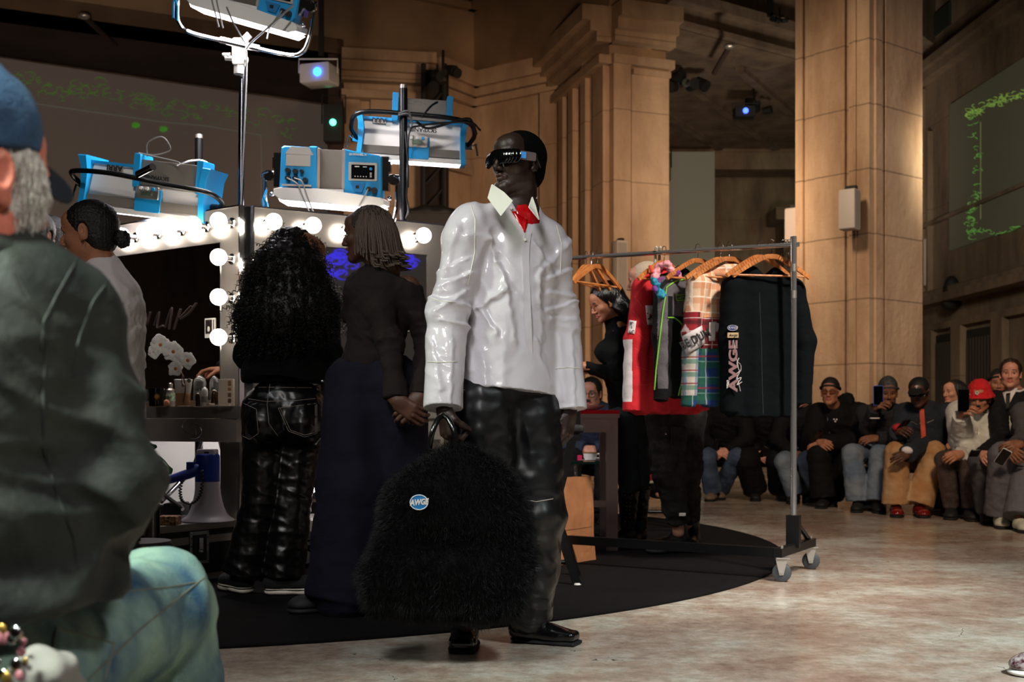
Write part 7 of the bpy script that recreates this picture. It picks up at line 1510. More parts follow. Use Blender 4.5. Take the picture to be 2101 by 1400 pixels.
fs.append(tuple(range(n4))); o = link_mesh('bag_paper', vs, fs, M_kraft, t, smooth=False); md = o.modifiers.new('t', 'SOLIDIFY'); md.thickness = .002
bvk = bvh_of(o); q = seam(bvk, [(1135, 1092), (1180, 1086), (1220, 1080)], lift=.002); MB().tube(q, .0015, 5).build('crease', mat('dark_kraft', (120, 76, 46), .9, bump=(30, .1)), o) if len(q) > 2 else None
MB().tube(arc([P(1162, 985, 6.5), P(1156, 978, 6.5), P(1155, 966, 6.5)], 4), .0035, 6).build('string_handle', M_kraft, t)
# bar stool behind the rack
t = thing('bar_stool', 'black bar stool behind the legs in cargo trousers', 'stool', (P(1375, 0, 8.4)[0], 8.6, 0)); xs_ = [P(1319, 0, 8.4)[0], P(1432, 0, 8.4)[0]]
for x in xs_:
    for y in (8.4, 8.75): MB().cyl((x, y, .0), (x+(.04 if x < 1.1 else -.03), y, .78), .016, .016, 8).build('leg', M_blackmetal, t)
MB().rbox(((xs_[0]+xs_[1])/2, 8.58, .80), (.19, .19, .03), .02).build('seat', M_black, t); MB().cyl((xs_[0], 8.4, .16), (xs_[1], 8.4, .16), .013).cyl((xs_[0], 8.4, .11), (xs_[0], 8.75, .11), .012).build('rung', M_blackmetal, t)
# ------------------------------------------------------------------ woman in black looking down beside the rack
root = person_root('person with long straight black hair in black, looking down beside the red sweater', (P(1290, 0, 7.6)[0], 7.6, 0))
J = dict(N=P(1266, 668, 7.6), SL=P(1262, 694, 7.5), SR=P(1300, 698, 7.75), EL=P(1262, 768, 7.42), ER=P(1312, 790, 7.75), WL=P(1200, 752, 7.4), WR=P(1212, 758, 7.5), PL=P(1278, 862, 7.6), PR=P(1306, 862, 7.7), KL=P(1290, 990, 7.55), KR=P(1312, 985, 7.66), AL=P(1288, 1085, 7.6), AR=P(1312, 1085, 7.72))
Rh = frame(nrm(V3(-.9, -.32, -.42))); HO = P(1240, 622, 7.56)
make_body(root, J, SK_tan, dict(o=HO, R=Rh, s=.93, fem=True, neck_r=.046), [dict(wr=J['WL'], d=(-1, 0, .2), pn=(0, .3, -1), side=-1, arm_from=J['EL'], h=.004), dict(wr=J['WR'], d=(-1, 0, .1), pn=(0, .3, -1), side=1, arm_from=J['ER'], h=.004)], hh=.0035)
S = SDF(.006); Wh = lambda x, y, z: HO+Rh@(V3(x, y, z)*.93)
S.ell(Wh(0, -.025, .042), (.088, .105, .09), Rh, k=.01); S.chain([Wh(.03, -.08, .03), P(1274, 640, 7.56), P(1284, 690, 7.56), P(1276, 735, 7.56)], [.09, .08, .06, .03], k=.04); S.chain([Wh(-.075, 0, .03), P(1240, 640, 7.45), P(1262, 670, 7.5)], [.03, .02, .02], k=.02) if False else None
S.plane(Wh(0, .045, .04), Rh@nrm(V3(0, 1, -.6)), HO-.2, HO+.2); v, f = S.mesh(lambda v: wob(v*V3(1, 1, .15), .014)*.0022); link_mesh('long_hair', v, f, mat('straight_black_hair', (10, 9, 10), .3, bump=(140, .4, (1, 1, .1))), root)
S = SDF(.006); jacket_ops(S, J, g=.003, hem=P(1292, 852, 7.64), sleeve=(.048, .042, .032), w=.125, depth=.11, waist=.115, hemr=1.1); S.ell(P(1243, 722, 7.52), (.075, .08, .07), k=.05); S.cone(J['N']+V3(.01, 0, -.1), J['N']+V3(-.03, -.01, .05), .07, .056, k=.03, ends=(0, 1)); cloth('turtleneck', S, M_blk_knit, root, joint_folds(J, ['EL', 'ER'], .005, .03), seed=4)
S = SDF(.007); trouser_ops(S, J, g=.0, r=(.09, .062, .045), hip=.1); cloth('leggings', S, mat('dark_green_black', (28, 36, 36), .8, bump=(100, .2), spec=.2), root, seed=3)
for K_, A_ in ((J['KL'], J['AL']), (J['KR'], J['AR'])):
    S = SDF(.006); S.cone(K_*.85+A_*.15, A_+V3(0, 0, .03), .072, .05, k=.02, ends=(1, 0)); v, f = S.mesh(lambda v: wob(v, .06)*.003); bt = link_mesh('boot_shaft', v, f, M_leather, root); bb = bvh_of(bt); mb = MB()
    pa_ = (K_*.8+A_*.2); 
    for i in range(11):
        for sgn in (-1, 1):
            q = pa_*(1-i/10)+(A_+V3(0, 0, .0))*(i/10); px, py = CX+q[0]/q[1]*FPX, YH-(q[2]-CAMZ)/q[1]*FPX; p = onto(bb, px+sgn*(9-6*math.sin(i*.32)), py, .001)
            if p is not None: mb.ball(p, .0042, 6, 4)
    mb.build('studs', M_chrome, bt)
shoe(root, J['AL'], (-.8, -.5), .25, M_leather, M_black); shoe(root, J['AR'], (-.5, -.8), .25, M_leather, M_black)
# ------------------------------------------------------------------ man with bleached cropped hair behind the clothes
root = person_root('person with bleached cropped hair behind the rack, in dark cargo trousers and boots', (P(1385, 0, 7.15)[0], 7.15, 0))
J = dict(N=P(1345, 628, 7.2), SL=P(1312, 655, 7.1), SR=P(1400, 655, 7.3), EL=P(1318, 740, 7.0), ER=P(1415, 740, 7.3), WL=P(1330, 800, 6.95), WR=P(1395, 810, 7.0), PL=P(1365, 852, 7.12), PR=P(1408, 852, 7.2), KL=P(1372, 970, 7.05), KR=P(1408, 965, 7.15), AL=P(1392, 1092, 7.1), AR=P(1412, 1085, 7.3))
Rh = frame(nrm(V3(-.93, .3, -.12))); HO = P(1322, 578, 7.2); make_body(root, J, SK_fair, dict(o=HO, R=Rh, s=.98), [dict(wr=J['WL'], d=(-.6, .3, -.6), pn=(0, 1, 0), side=1, h=.005), dict(wr=J['WR'], d=(-.6, .3, -.6), pn=(0, 1, 0), side=-1, h=.005)], hh=.0035)
cap_hair('bleached_hair', root, HO, Rh, .98, mat('bleached_stubble', (206, 186, 160), .9, bump=(300, .5)), thick=.003, front=.06, back=-.05, bumpy=.001)
S = SDF(.007); jacket_ops(S, J, g=.01, hem=P(1380, 868, 7.16), sleeve=(.06, .055, .048)); cloth('grey_vest', S, mat('slate_grey_cloth', (56, 60, 60), .85, bump=(90, .2)), root, seed=8)
M_cargo = mat('washed_black_cotton', (44, 41, 40), .85, bump=(70, .4), var=(20, .35), spec=.2); S = SDF(.007); J2 = dict(J); J2['AL'] = P(1392, 1072, 7.1); J2['AR'] = P(1412, 1066, 7.26); trouser_ops(S, J2, g=.012, r=(.105, .085, .058), hip=.11)
cg = cloth('cargo_trousers', S, M_cargo, root, joint_folds(J2, ['AL', 'AR'], .018, .06, .13)+joint_folds(J2, ['KL', 'KR'], .014, .06, .15), seed=6, amp=.006)
MB().rbox(P(1392, 900, 6.98), (.045, .015, .07), .01).build('pocket', M_cargo, cg); mb = MB(); mb.ball(P(1366, 891, 6.95), .006); mb.box(P(1400, 1056, 6.98), (.02, .004, .01)); mb.build('buckle', M_chrome, cg)
for a, d in (((P(1395, 1110, 7.15)), (-.85, -.5)), ((P(1420, 1100, 7.3)), (-.3, -.95))):
    s_ = shoe(root, a, d, .3, M_leather, M_black, w=.055, h=.1, sole_h=.035, high=.12)
# ------------------------------------------------------------------ the seated front row
def phone(root_pos, R, label, m=M_blackplastic, sc=1.0):
    t = thing('phone', label, 'phone', root_pos); MB().rbox(root_pos, (.036*sc, .0045, .074*sc), .009, R).build('case', m, t); MB().rbox(np.array(root_pos)+R@V3(0, -.0048, 0), (.033*sc, .0006, .07*sc), .008, R).build('glass', M_tint, t); return t
def seated(label, px, Y, yaw, sk, topm, botm, shoem, head, lean=.45, hipz=.5, knees=None, feet=None, hands='clasp', spread=.14, tr=(.095, .08, .09), jk=None, puffy=0.0, solem=M_black, fem=False, hsc=1.0, Jx=None, sh=.185, top_name='jacket', tl=.44, seed=0, hair=None, ht=.47):
    F_ = V3(math.sin(yaw), -math.cos(yaw), 0); Rt = -np.cross(F_, [0, 0, 1.]); c = P(px, 0, Y); hc_ = V3(c[0], Y, hipz); up = V3(0, 0, 1)
    Nk = hc_+up*ht*math.cos(lean)+F_*ht*math.sin(lean)
    J = dict(N=Nk, SL=Nk-Rt*sh-up*.045, SR=Nk+Rt*sh-up*.045, PL=hc_-Rt*.1, PR=hc_+Rt*.1)
    for q, s in (('L', -1), ('R', 1)):
        k = (hc_+F_*tl+Rt*s*spread+up*.02) if knees is None else P(*knees[0 if s < 0 else 1])
        a = V3(k[0]+F_[0]*.05, k[1]+F_[1]*.05-.0, .1) if feet is None else V3(P(*feet[0 if s < 0 else 1])[0], feet[0 if s < 0 else 1][2], .1)
        J['K'+q] = k; J['A'+q] = a
        J['E'+q] = J['S'+q]-up*.25+F_*.1+Rt*s*.05
    mid = (J['KL']+J['KR'])/2+up*.07-F_*.1
    J['WL'] = mid-Rt*.045; J['WR'] = mid+Rt*.045
    if Jx: J.update({k_: np.array(v_, float) for k_, v_ in Jx.items()})
    root = person_root(label, V3(c[0], Y, 0))
    HO = P(*head[0]); Rh = frame(nrm(V3(*head[1])))
    def hd(q, s):
        w_, e_ = J['W'+q], J['E'+q]; d = nrm(nrm(w_-e_)+F_*.2+Rt*(-s)*.5+V3(0, 0, -.15)); return dict(wr=w_+d*.005, d=d, pn=nrm(Rt*(-s)*.6-up*.5-F_*.3), side=1 if s < 0 else -1, arm_from=e_, h=.0038, curl=(.5, .7, .5), thumb=.6)
    if np.linalg.norm(HO-J['N']) > .3: HO = J['N']+nrm(HO-J['N'])*.22
    J['N'] = J['N']*.6+(HO-Rh[:, 2]*.15-Rh[:, 1]*.03)*.4
    make_body(root, J, sk, dict(o=HO, R=Rh, s=hsc, fem=fem), [hd('L', -1), hd('R', 1)], hh=.0038)
    S = SDF(.0085); o_ = dict(g=.018, hem=hc_-up*.03, sleeve=(.066, .06, .05)); o_.update(jk or {}); jacket_ops(S, J, **o_)
    top = cloth(top_name, S, topm, root, joint_folds(J, ['EL', 'ER'], .012, .05)+[((J['N']+hc_)/2+F_*.1, .2, (.3, 0, 1), .008+puffy, .07)], seed=seed, extra=(lambda v: np.abs(np.sin(v[:, 2]*30))*.02*puffy*50-.008 if puffy else 0) if puffy else None)
    S = SDF(.0085); trouser_ops(S, J, g=.006, r=tr, hip=.115); bot = cloth('trousers', S, botm, root, joint_folds(J, ['AL', 'AR'], .012, .06)+joint_folds(J, ['KL', 'KR'], .009, .06, .13), seed=seed+2)
    if shoem: 
        for q, dx in (('L', -.25), ('R', .15)): shoe(root, J['A'+q], (F_[0]+dx*.4, F_[1]), .28, shoem, solem, w=.05, h=.065, zs=0.0, hh=.006)
    return dict(root=root, J=J, HO=HO, Rh=Rh, F=F_, Rt=Rt, top=top, bot=bot, hc=hc_)
M_dkcoat = mat('black_coat_cloth', (13, 12, 13), .85, bump=(70, .3), spec=.2); M_denim_l = mat('pale_denim', (116, 126, 134), .85, bump=(200, .4), var=(6, (84, 100, 122))); M_denim = mat('blue_denim', (70, 86, 108), .85, bump=(200, .4), var=(7, (40, 54, 78)))
M_khaki = mat('tan_canvas', (172, 136, 96), .85, bump=(120, .3), var=(8, (158, 110, 64))); M_taupe = mat('taupe_wool', (92, 72, 64), .85, bump=(100, .3)); M_gryw = mat('grey_flannel', (62, 60, 63), .85, bump=(120, .3)); M_greenblk = mat('dark_green_plaid_wool', (16, 26, 32), .9, bump=(100, .3), var=(14, (28, 34, 46)))
M_suedeb = mat('beige_suede', (112, 92, 76), .9, bump=(100, .2)); M_redsh = mat('oxblood_patent', (110, 18, 18), .15, coat=.6, bump=(20, .05)); M_whsh = mat('off_white_leather', (186, 184, 168), .5, bump=(60, .1)); M_seq = mat('sequinned_cloth', (110, 92, 84), .3, metal=.4, bump=(220, 1.0), var=(200, (40, 30, 30))); M_puf = mat('white_down_jacket', (196, 194, 184), .6, bump=(30, .3)); M_blue_ph = mat('blue_phone', (70, 100, 190), .25, bump=(20, .02))
def beanie(p, m, h=.06, R=None, name='beanie', tilt=0, roll=True):
    o, Rh = p['HO'], p['Rh']; S = SDF(.004); W = lambda x, y, z: o+Rh@V3(x, y, z); S.ell(W(0, -.02, .05), (.088, .108, .085+h*.4), Rh, k=.01); S.plane(W(0, 0, .038), Rh@nrm(V3(0, .25, -1)), o-.3, o+.3)
    if roll: S.cone(W(-.04, .0, .055), W(.04, .0, .055), .066, .066, k=.01) if False else None
    v, f = S.mesh(lambda v: np.abs(np.sin(((v-o)@Rh[:, 0])*220))*.0015); b = link_mesh(name, v, f, m, p['root'])
    if roll: MB().tube([W(.089*math.cos(a), -.02+.108*math.sin(a), .042+.02*math.sin(a)) for a in np.linspace(0, 6.283, 25)[:-1]], .013, 8, closed=True).build('brim_roll', m, b)
    return b
Z = lambda y, Y: zof(y, Y)
# people whose heads are hidden behind the clothes
A1_ = seated('person in blue jeans', 1490, 12.25, -.25, SK_pink, M_dkcoat, M_denim, M_suedeb, ((1475, 790, 12.0), (-.3, -1, 0)), knees=((1450, 940, 11.75), (1512, 938, 11.8)), feet=((1462, 1020, 11.9), (1478, 1020, 12.15)), seed=1)
tag(A1_['root'], 'person in blue jeans and beige suede shoes, hands folded, under the plaid shirt')
phone(A1_['J']['WL']+V3(-.02, -.06, .05), rotz(.3)@rotx(.5), 'dark phone in the hands above the blue jeans')
A2_ = seated('person in a long dark coat holding a phone, seated under the dark jacket', 1568, 12.35, -.1, SK_pink, M_dkcoat, M_dkcoat, M_black, ((1565, 780, 12.1), (-.2, -1, -.1)), knees=((1532, 945, 11.8), (1598, 945, 11.85)), feet=((1550, 1020, 11.95), (1602, 1020, 12.0)), tr=(.11, .12, .12), seed=2)
phone(A2_['J']['WL']+V3(.05, -.07, .0), rotz(-.1)@roty(.5)@rotx(.4), 'black phone held in the lap below the dark jacket')
A3_ = seated('person with dark hair and glasses partly hidden by the rack post, pale jeans', 1650, 12.0, -.35, SK_pink, M_dkcoat, M_denim_l, M_black, ((1644, 812, 11.75), (-.75, -1, 0)), knees=((1608, 948, 11.5), (1655, 945, 11.5)), feet=((1632, 1035, 11.55), (1660, 1035, 11.75)), seed=3)
cap_hair('hair', A3_['root'], A3_['HO'], A3_['Rh'], 1.0, M_hairblk, thick=.02, front=.05, back=-.07); glasses(A3_['root'], A3_['HO'], A3_['Rh'], 1.0, M_blackplastic, M_clearlens)
A4 = seated('person in black hooded parka, black beanie and amber sunglasses, watch on wrist', 1722, 11.45, -.3, SK_tan, M_dkcoat, M_dkcoat, M_black, ((1703, 806, 11.05), (-.45, -1, .03)), knees=((1680, 935, 10.95), (1745, 935, 11.0)), feet=((1690, 1040, 10.95), (1705, 1040, 11.2)), tr=(.1, .1, .115), seed=4, jk=dict(sleeve=(.085, .08, .06), g=.03), Jx=dict(WL=P(1680, 908, 10.95), WR=P(1692, 912, 10.95)))
beanie(A4, M_black, .04); glasses(A4['root'], A4['HO'], A4['Rh'], 1.0, M_blackplastic, mat('amber_lens', (110, 60, 40), .1, bump=(5, .01)), lw=.027, lh=.019, thick=.003)
S = SDF(.008); S.ell(A4['J']['N']+V3(.08, .1, .04), (.14, .12, .09), k=.03); S.ell(A4['J']['N']+V3(.13, .06, .09), (.06, .07, .07), k=.04); v, f = S.mesh(lambda v: wob(v, .06)*.01); link_mesh('hood', v, f, M_dkcoat, A4['root'])
mb = MB(); q = onto(bvh_of(A4['top']), 1714, 863, .006, 10.9); [mb.ball(q+V3(dx, 0, dz), .009) for dx, dz in ((-.012, .01), (.012, .008), (0, -.01))]; mb.build('white_logo', M_wht, A4['top'])
MB().tube([A4['J']['WR']+V3(.03*math.cos(a), .012*math.cos(a), .032*math.sin(a)) for a in np.linspace(0, 6.28, 16)[:-1]], .008, 6, closed=True).build('wristwatch', M_chrome, A4['root']); phone(A4['J']['WL']+V3(-.02, -.03, .06), rotz(.3)@rotx(.7), 'dark phone in the hands of the man with amber sunglasses')
bvx = bvh_of(A4['top']); q = [onto(bvx, x, y, .003, 10.9) for x, y in ((1697, 832), (1698, 860), (1702, 890))]; MB().tube(q, .003, 5).build('zip', M_alu, A4['top'])
A5 = seated('person in black beanie and knit sweater raising a blue phone, light wide jeans', 1815, 10.95, -.25, SK_brown, mat('black_fairisle_knit', (16, 16, 18), .9, bump=(100, .5), var=(70, (34, 34, 38))), M_denim_l, M_black, ((1822, 808, 10.65), (-.2, -1, -.12)), knees=((1748, 932, 10.5), (1805, 934, 10.45)), feet=((1760, 1045, 10.5), (1800, 1050, 10.4)), tr=(.095, .082, .1), seed=5,
             Jx=dict(EL=P(1783, 880, 10.75), WL=P(1795, 838, 10.5), WR=P(1800, 900, 10.55)))
beanie(A5, mat('grey_black_knit', (30, 30, 32), .5, bump=(200, .5), var=(80, (70, 72, 74))), .07); phone(P(1802, 812, 10.42), rotz(-.2), 'blue phone held up to the face', M_blue_ph, 1.2)
S = SDF(.005); S.ell(A5['HO']+A5['Rh']@V3(0, .065, -.085), (.045, .03, .03), A5['Rh'], k=.01); v, f = S.mesh(lambda v: wob(v, .01)*.002); link_mesh('beard', v, f, M_hairblk, A5['root'])
MB().tube([A5['J']['WL']+V3(.04*math.cos(a), .03*math.sin(a), -.09) for a in np.linspace(0, 6.28, 14)[:-1]], .007, 6, closed=True).build('cuff_stripe', M_wht, A5['root'])
A6 = seated('person in black cap and dark glasses, orange top, wide tan trousers', 1893, 10.45, -.15, SK_dark, M_greenblk, M_khaki, M_redsh, ((1885, 806, 10.1), (-.55, -1, -.3)), knees=((1840, 930, 10.0), (1917, 930, 9.98)), feet=((1838, 1055, 10.0), (1885, 1058, 9.95)), tr=(.102, .092, .115), seed=6, lean=.5,
             Jx=dict(WL=P(1843, 885, 9.95), WR=P(1862, 932, 9.85), EL=P(1850, 900, 10.2), ER=P(1925, 890, 10.3)), jk=dict(sleeve=(.08, .075, .06), g=.03, hem=None))
S = SDF(.004); o, Rh = A6['HO'], A6['Rh']; S.ell(o+Rh@V3(0, -.015, .05), (.086, .106, .085), Rh, k=.01); S.plane(o+Rh@V3(0, 0, .035), Rh@V3(0, 0, -1), o-.3, o+.3); S.ell(o+Rh@V3(0, .145, .045), (.064, .08, .009), Rh@rotx(-.15), k=.015); v, f = S.mesh(); cp = link_mesh('cap', v, f, M_black, A6['root'])
mb = MB(); mb.cyl(o+Rh@V3(.0, .088, .085), o+Rh@V3(0, .092, .06), .005, .005, 6); mb.cyl(o+Rh@V3(-.015, .09, .08), o+Rh@V3(.015, .09, .076), .004, .004, 6); mb.build('cap_logo', M_wht, cp)
glasses(A6['root'], o, Rh, 1.0, M_blackplastic, M_tint, lw=.03, lh=.014, thick=.004, temple=.005)
bvx = bvh_of(A6['top']); patch(bvx, [(1886, 838), (1896, 840), (1900, 895), (1890, 900)], mat('burnt_orange_shirt', (188, 74, 50), .8, bump=(80, .2)), 'orange_top', A6['root'], .012, 6)
for pts in ([(1856, 864), (1872, 866), (1882, 872)], [(1902, 868), (1916, 862)], [(1880, 832), (1888, 870)]): q = [onto(bvx, x, y, .004, 10.1) for x, y in pts]; MB().tube(q, .003, 5).build('zip', M_alu, A6['top'])
for w_, m_ in ((A6['J']['WR'], M_wht), (A6['J']['WL'], mat('red_lining', (170, 30, 34), .8, bump=(80, .2)))): MB().ball(w_+V3(0, 0, .03), .052, 14, 8, None, (1, 1, .7)).build('cuff', m_, A6['root'])
phone(A6['J']['WL']+V3(.02, -.06, .05), rotz(.4)@rotx(.9), 'dark phone in the hand of the man with the black cap')
A7 = seated('person with long dark hair behind the red hat, face turned left', 1965, 11.6, -.5, SK_fair, M_dkcoat, M_dkcoat, None, ((1955, 806, 11.4), (-1, -.4, 0)), fem=True, hsc=.95, seed=7)
S = SDF(.006); o, Rh = A7['HO'], A7['Rh']; S.ell(o+Rh@V3(0, -.03, .03), (.088, .1, .1), Rh, k=.01); S.chain([o+Rh@V3(0, -.08, 0), o+Rh@V3(0, -.1, -.15), o+Rh@V3(0, -.08, -.3)], [.09, .08, .06], k=.05); S.plane(o+Rh@V3(0, .03, .03), Rh@nrm(V3(0, 1, -.4)), o-.14, o+.14); v, f = S.mesh(lambda v: wob(v*V3(1, 1, .2), .03)*.003); link_mesh('long_hair', v, f, M_hairblk, A7['root'])
A8 = seated('person in red crochet bucket hat and white puffer jacket, filming with a black phone', 2012, 10.1, -.3, SK_tan, M_puf, M_seq, M_black, ((2010, 818, 9.75), (-.6, -1, -.22)), knees=((1938, 945, 9.65), (1986, 948, 9.6)), feet=((1952, 1062, 9.75), (1990, 1068, 9.6)), tr=(.085, .07, .06), seed=8, puffy=.0004,
             Jx=dict(WL=P(1972, 852, 9.5), WR=P(1972, 932, 9.55), EL=P(1975, 905, 9.75), ER=P(2025, 915, 9.8)), jk=dict(sleeve=(.09, .085, .055), g=.03))
o, Rh = A8['HO'], A8['Rh']; M_rh = mat('red_crochet', (206, 26, 34), .9, bump=(120, 1.0)); S = SDF(.004); S.ell(o+Rh@V3(0, -.015, .06), (.086, .1, .075), Rh, k=.01); S.cone(o+Rh@V3(0, -.012, .08), o+Rh@V3(0, -.005, .005), .085, .125, k=.02, ends=(0, 1)); S.plane(o+Rh@V3(0, 0, .01), Rh@V3(0, 0, -1), o-.3, o+.3)
v, f = S.mesh(lambda v: wob(v, .05)*.005); rh_ = link_mesh('bucket_hat', v, f, M_rh, A8['root']); mb = MB()
for dx, dz, k_ in ((.012, .062, 1), (.09, .04, .6)):
    c = o+Rh@V3(dx*.8, .095-.3*dx, dz)+V3(0, -.012, 0)
    for a in np.linspace(0, 6.28, 6)[:-1]: mb.ball(c+V3(math.cos(a)*.012*k_, 0, math.sin(a)*.012*k_), .007*k_, 8, 5)
mb.build('white_flower', M_wht, rh_); MB().cyl(o+Rh@V3(-.022, .1, -.05), o+Rh@V3(.022, .1, -.05), .005, .005, 6).build('moustache', M_hairblk, A8['root'])
bvx = bvh_of(A8['top']); q = onto(bvx, 2022, 842, .006, 9.7); MB().cyl(q, q+V3(0, -.004, 0), .028, .028, 20).build('round_badge', mat('bottle_green', (20, 44, 30), .6, bump=(60, .1)), A8['top']); MB().tube([q+V3(.017*math.cos(a), -.006, .017*math.sin(a)) for a in np.linspace(0, 6.28, 16)[:-1]], .002, 5, closed=True).build('badge_ring', M_wht, A8['top'])
MB().tube(arc([q_ for q_ in [onto(bvx, x, y, .004, 9.7) for x, y in ((2009, 830), (2006, 880), (2000, 930))]], 4), .003, 5).build('zip', M_alu, A8['top'])
phone(P(1977, 822, 9.4), rotz(-.25), 'black phone held up by the person in the red hat', M_blackplastic, 1.25)
A9 = seated('person in dark beanie with orange collar, mostly hidden behind the red hat', 2052, 11.2, -.2, SK_tan, mat('orange_scarf', (190, 120, 50), .9, bump=(60, .3)), M_dkcoat, None, ((2049, 788, 10.9), (-.4, -1, 0)), seed=9); beanie(A9, M_black, .03)
A10 = seated('person with brown hair in a black suit, white shirt and black tie', 2085, 9.9, -.25, SK_pink, mat('black_suiting', (15, 15, 17), .8, bump=(120, .2), spec=.25), M_gryw, M_black, ((2073, 768, 9.8), (-.45, -1, .05)), knees=((2010, 945, 9.25), (2062, 945, 9.2)), feet=((2025, 1062, 9.35), (2062, 1066, 9.2)), tr=(.09, .078, .085), lean=.12, ht=.54, seed=10, Jx=dict(WL=P(2016, 932, 9.2), WR=P(2045, 928, 9.25), EL=P(2056, 905, 9.6)), top_name='suit_jacket')
o, Rh = A10['HO'], A10['Rh']; cap_hair('hair', A10['root'], o, Rh, 1.0, mat('brown_hair', (44, 30, 22), .45, bump=(120, .6)), thick=.014, front=.07, back=-.07, bumpy=.004, L=.03, seed=2)
bvx = bvh_of(A10['top']); sp_ = patch(bvx, [(2057, 806), (2090, 794), (2078, 815), (2066, 838)], M_wcot, 'shirt_front', A10['root'], .012, 5); patch(bvx, [(2064, 808), (2073, 806), (2071, 840), (2064, 842)], M_black, 'tie', A10['root'], .02, 5)
MB().tube(arc([A10['J']['N']+V3(.062*math.cos(a), .062*math.sin(a)-.01, .035+.02*math.sin(a)) for a in np.linspace(0, 6.28, 14)], 2), .014, 8).build('collar', M_wcot, A10['root'])
phone(P(2000, 930, 9.05), rotz(-.2)@rotx(1.2), 'black phone in the hand of the man in the suit')
A11 = seated('person at the right edge in grey wide trousers and off-white shoes, holding a phone', 2135, 9.35, -.2, SK_brown, M_gryw, mat('mid_grey_wool', (86, 84, 90), .85, bump=(120, .3)), M_whsh, ((2150, 770, 9.1), (-.3, -1, 0)), knees=((2056, 935, 8.85), (2112, 935, 8.8)), feet=((2052, 1075, 8.95), (2092, 1080, 8.62)), tr=(.098, .09, .112), seed=11, Jx=dict(WL=P(2072, 925, 8.75), WR=P(2095, 912, 8.75), EL=P(2105, 900, 9.1)))
cap_hair('hair', A11['root'], A11['HO'], A11['Rh'], 1.0, M_hairblk); phone(P(2058, 938, 8.65), rotz(-.3)@roty(.5)@rotx(.6), 'pale phone held over the grey trousers at the right edge', mat('pale_phone', (190, 200, 196), .25, bump=(20, .02)))
# seated across the table, between table and rack
A12 = seated('person with round glasses, moustache and blue collar behind the red table', 1222, 9.55, -.2, SK_pink, mat('dark_blue_jacket', (22, 34, 56), .85, bump=(80, .3)), M_dkcoat, M_black, ((1212, 808, 9.3), (-.35, -1, -.1)), seed=12)
o, Rh = A12['HO'], A12['Rh']; cap_hair('hair', A12['root'], o, Rh, 1.0, M_hairblk, thick=.012, front=.065, back=-.06); glasses(A12['root'], o, Rh, 1.0, mat('tortoise_frame', (90, 50, 34), .3, bump=(40, .05)), M_clearlens, lw=.024, lh=.022, thick=.0025); MB().cyl(o+Rh@V3(-.024, .099, -.052), o+Rh@V3(.024, .099, -.052), .006, .006, 6).build('moustache', M_hairblk, A12['root'])
A13 = seated('person in dark clothes with one red sneaker crossed over, behind the bar stool', 1318, 12.2, -.1, SK_fair, M_dkcoat, M_dkcoat, None, ((1318, 790, 11.95), (-.2, -1, 0)), knees=((1300, 935, 11.75), (1342, 930, 11.7)), feet=((1300, 1020, 11.8), (1352, 975, 11.4)), seed=13)
s_ = shoe(A13['root'], P(1362, 975, 11.45), (-1, -.25), .29, mat('red_canvas', (150, 24, 26), .8, bump=(120, .2)), M_whsh, w=.05, h=.06, sole_h=.03, name='red_sneaker', zs=zof(992, 11.45), hh=.006)
mb = MB(); [mb.tube([P(1345+i*4, 985-i*3, 11.38), P(1352+i*3, 975-i*3, 11.42)], .006, 5) for i in range(4)]; mb.build('laces', M_wht, s_)
A14 = seated('person with dark hair reflected gap, seated behind the braided woman', 868, 11.0, 0, SK_tan, M_wcot, M_dkcoat, M_black, ((862, 722, 9.0), (0, -1, 0)), seed=14) if False else None
# benches under them
for i, (x0, x1, Y0, Y1, lb) in enumerate(((1270, 1660, 12.3, 12.15, 'long black bench under the people behind the rack'), (1660, 1960, 11.75, 10.6, 'long black bench under the people before the column'), (1960, 2200, 10.45, 9.4, 'long black bench under the people at the right edge'))):
    a, b = P(x0, 0, Y0+.1), P(x1, 0, Y1+.1); a[2] = b[2] = 0; d = nrm(b-a); R = np.stack([d, V3(-d[1], d[0], 0), [0, 0, 1.]], 1); t = thing('bench', lb, 'bench', (a+b)/2, 'audience benches'); L_ = np.linalg.norm(b-a)
    MB().box((a+b)/2+V3(0, .12, .345), (L_/2-.02, .2, .02), R).build('seat', M_black, t, smooth=False)
    for q in (.06, .5, .94): MB().box(a+(b-a)*q+V3(0, .12, .16), (.03, .17, .16), R).build('leg', M_blackmetal, t, smooth=False)
mb = MB(); a, b = P(1395, 0, 11.9), P(2160, 0, 9.3)
t = thing('shoe', 'glossy two-tone shoe toe entering at the lower right corner', 'shoe', (1.7, 3.8, 0)); shoe(t, V3(1.83, 3.78, 0), (-1, -.12), .29, mat('silver_and_plum_leather', (170, 160, 158), .2, coat=.5, var=(60, (70, 30, 40)), bump=(40, .1)), M_white, w=.05, h=.07, zs=0)
bpy.data.objects.remove(t.children[0]) if False else None
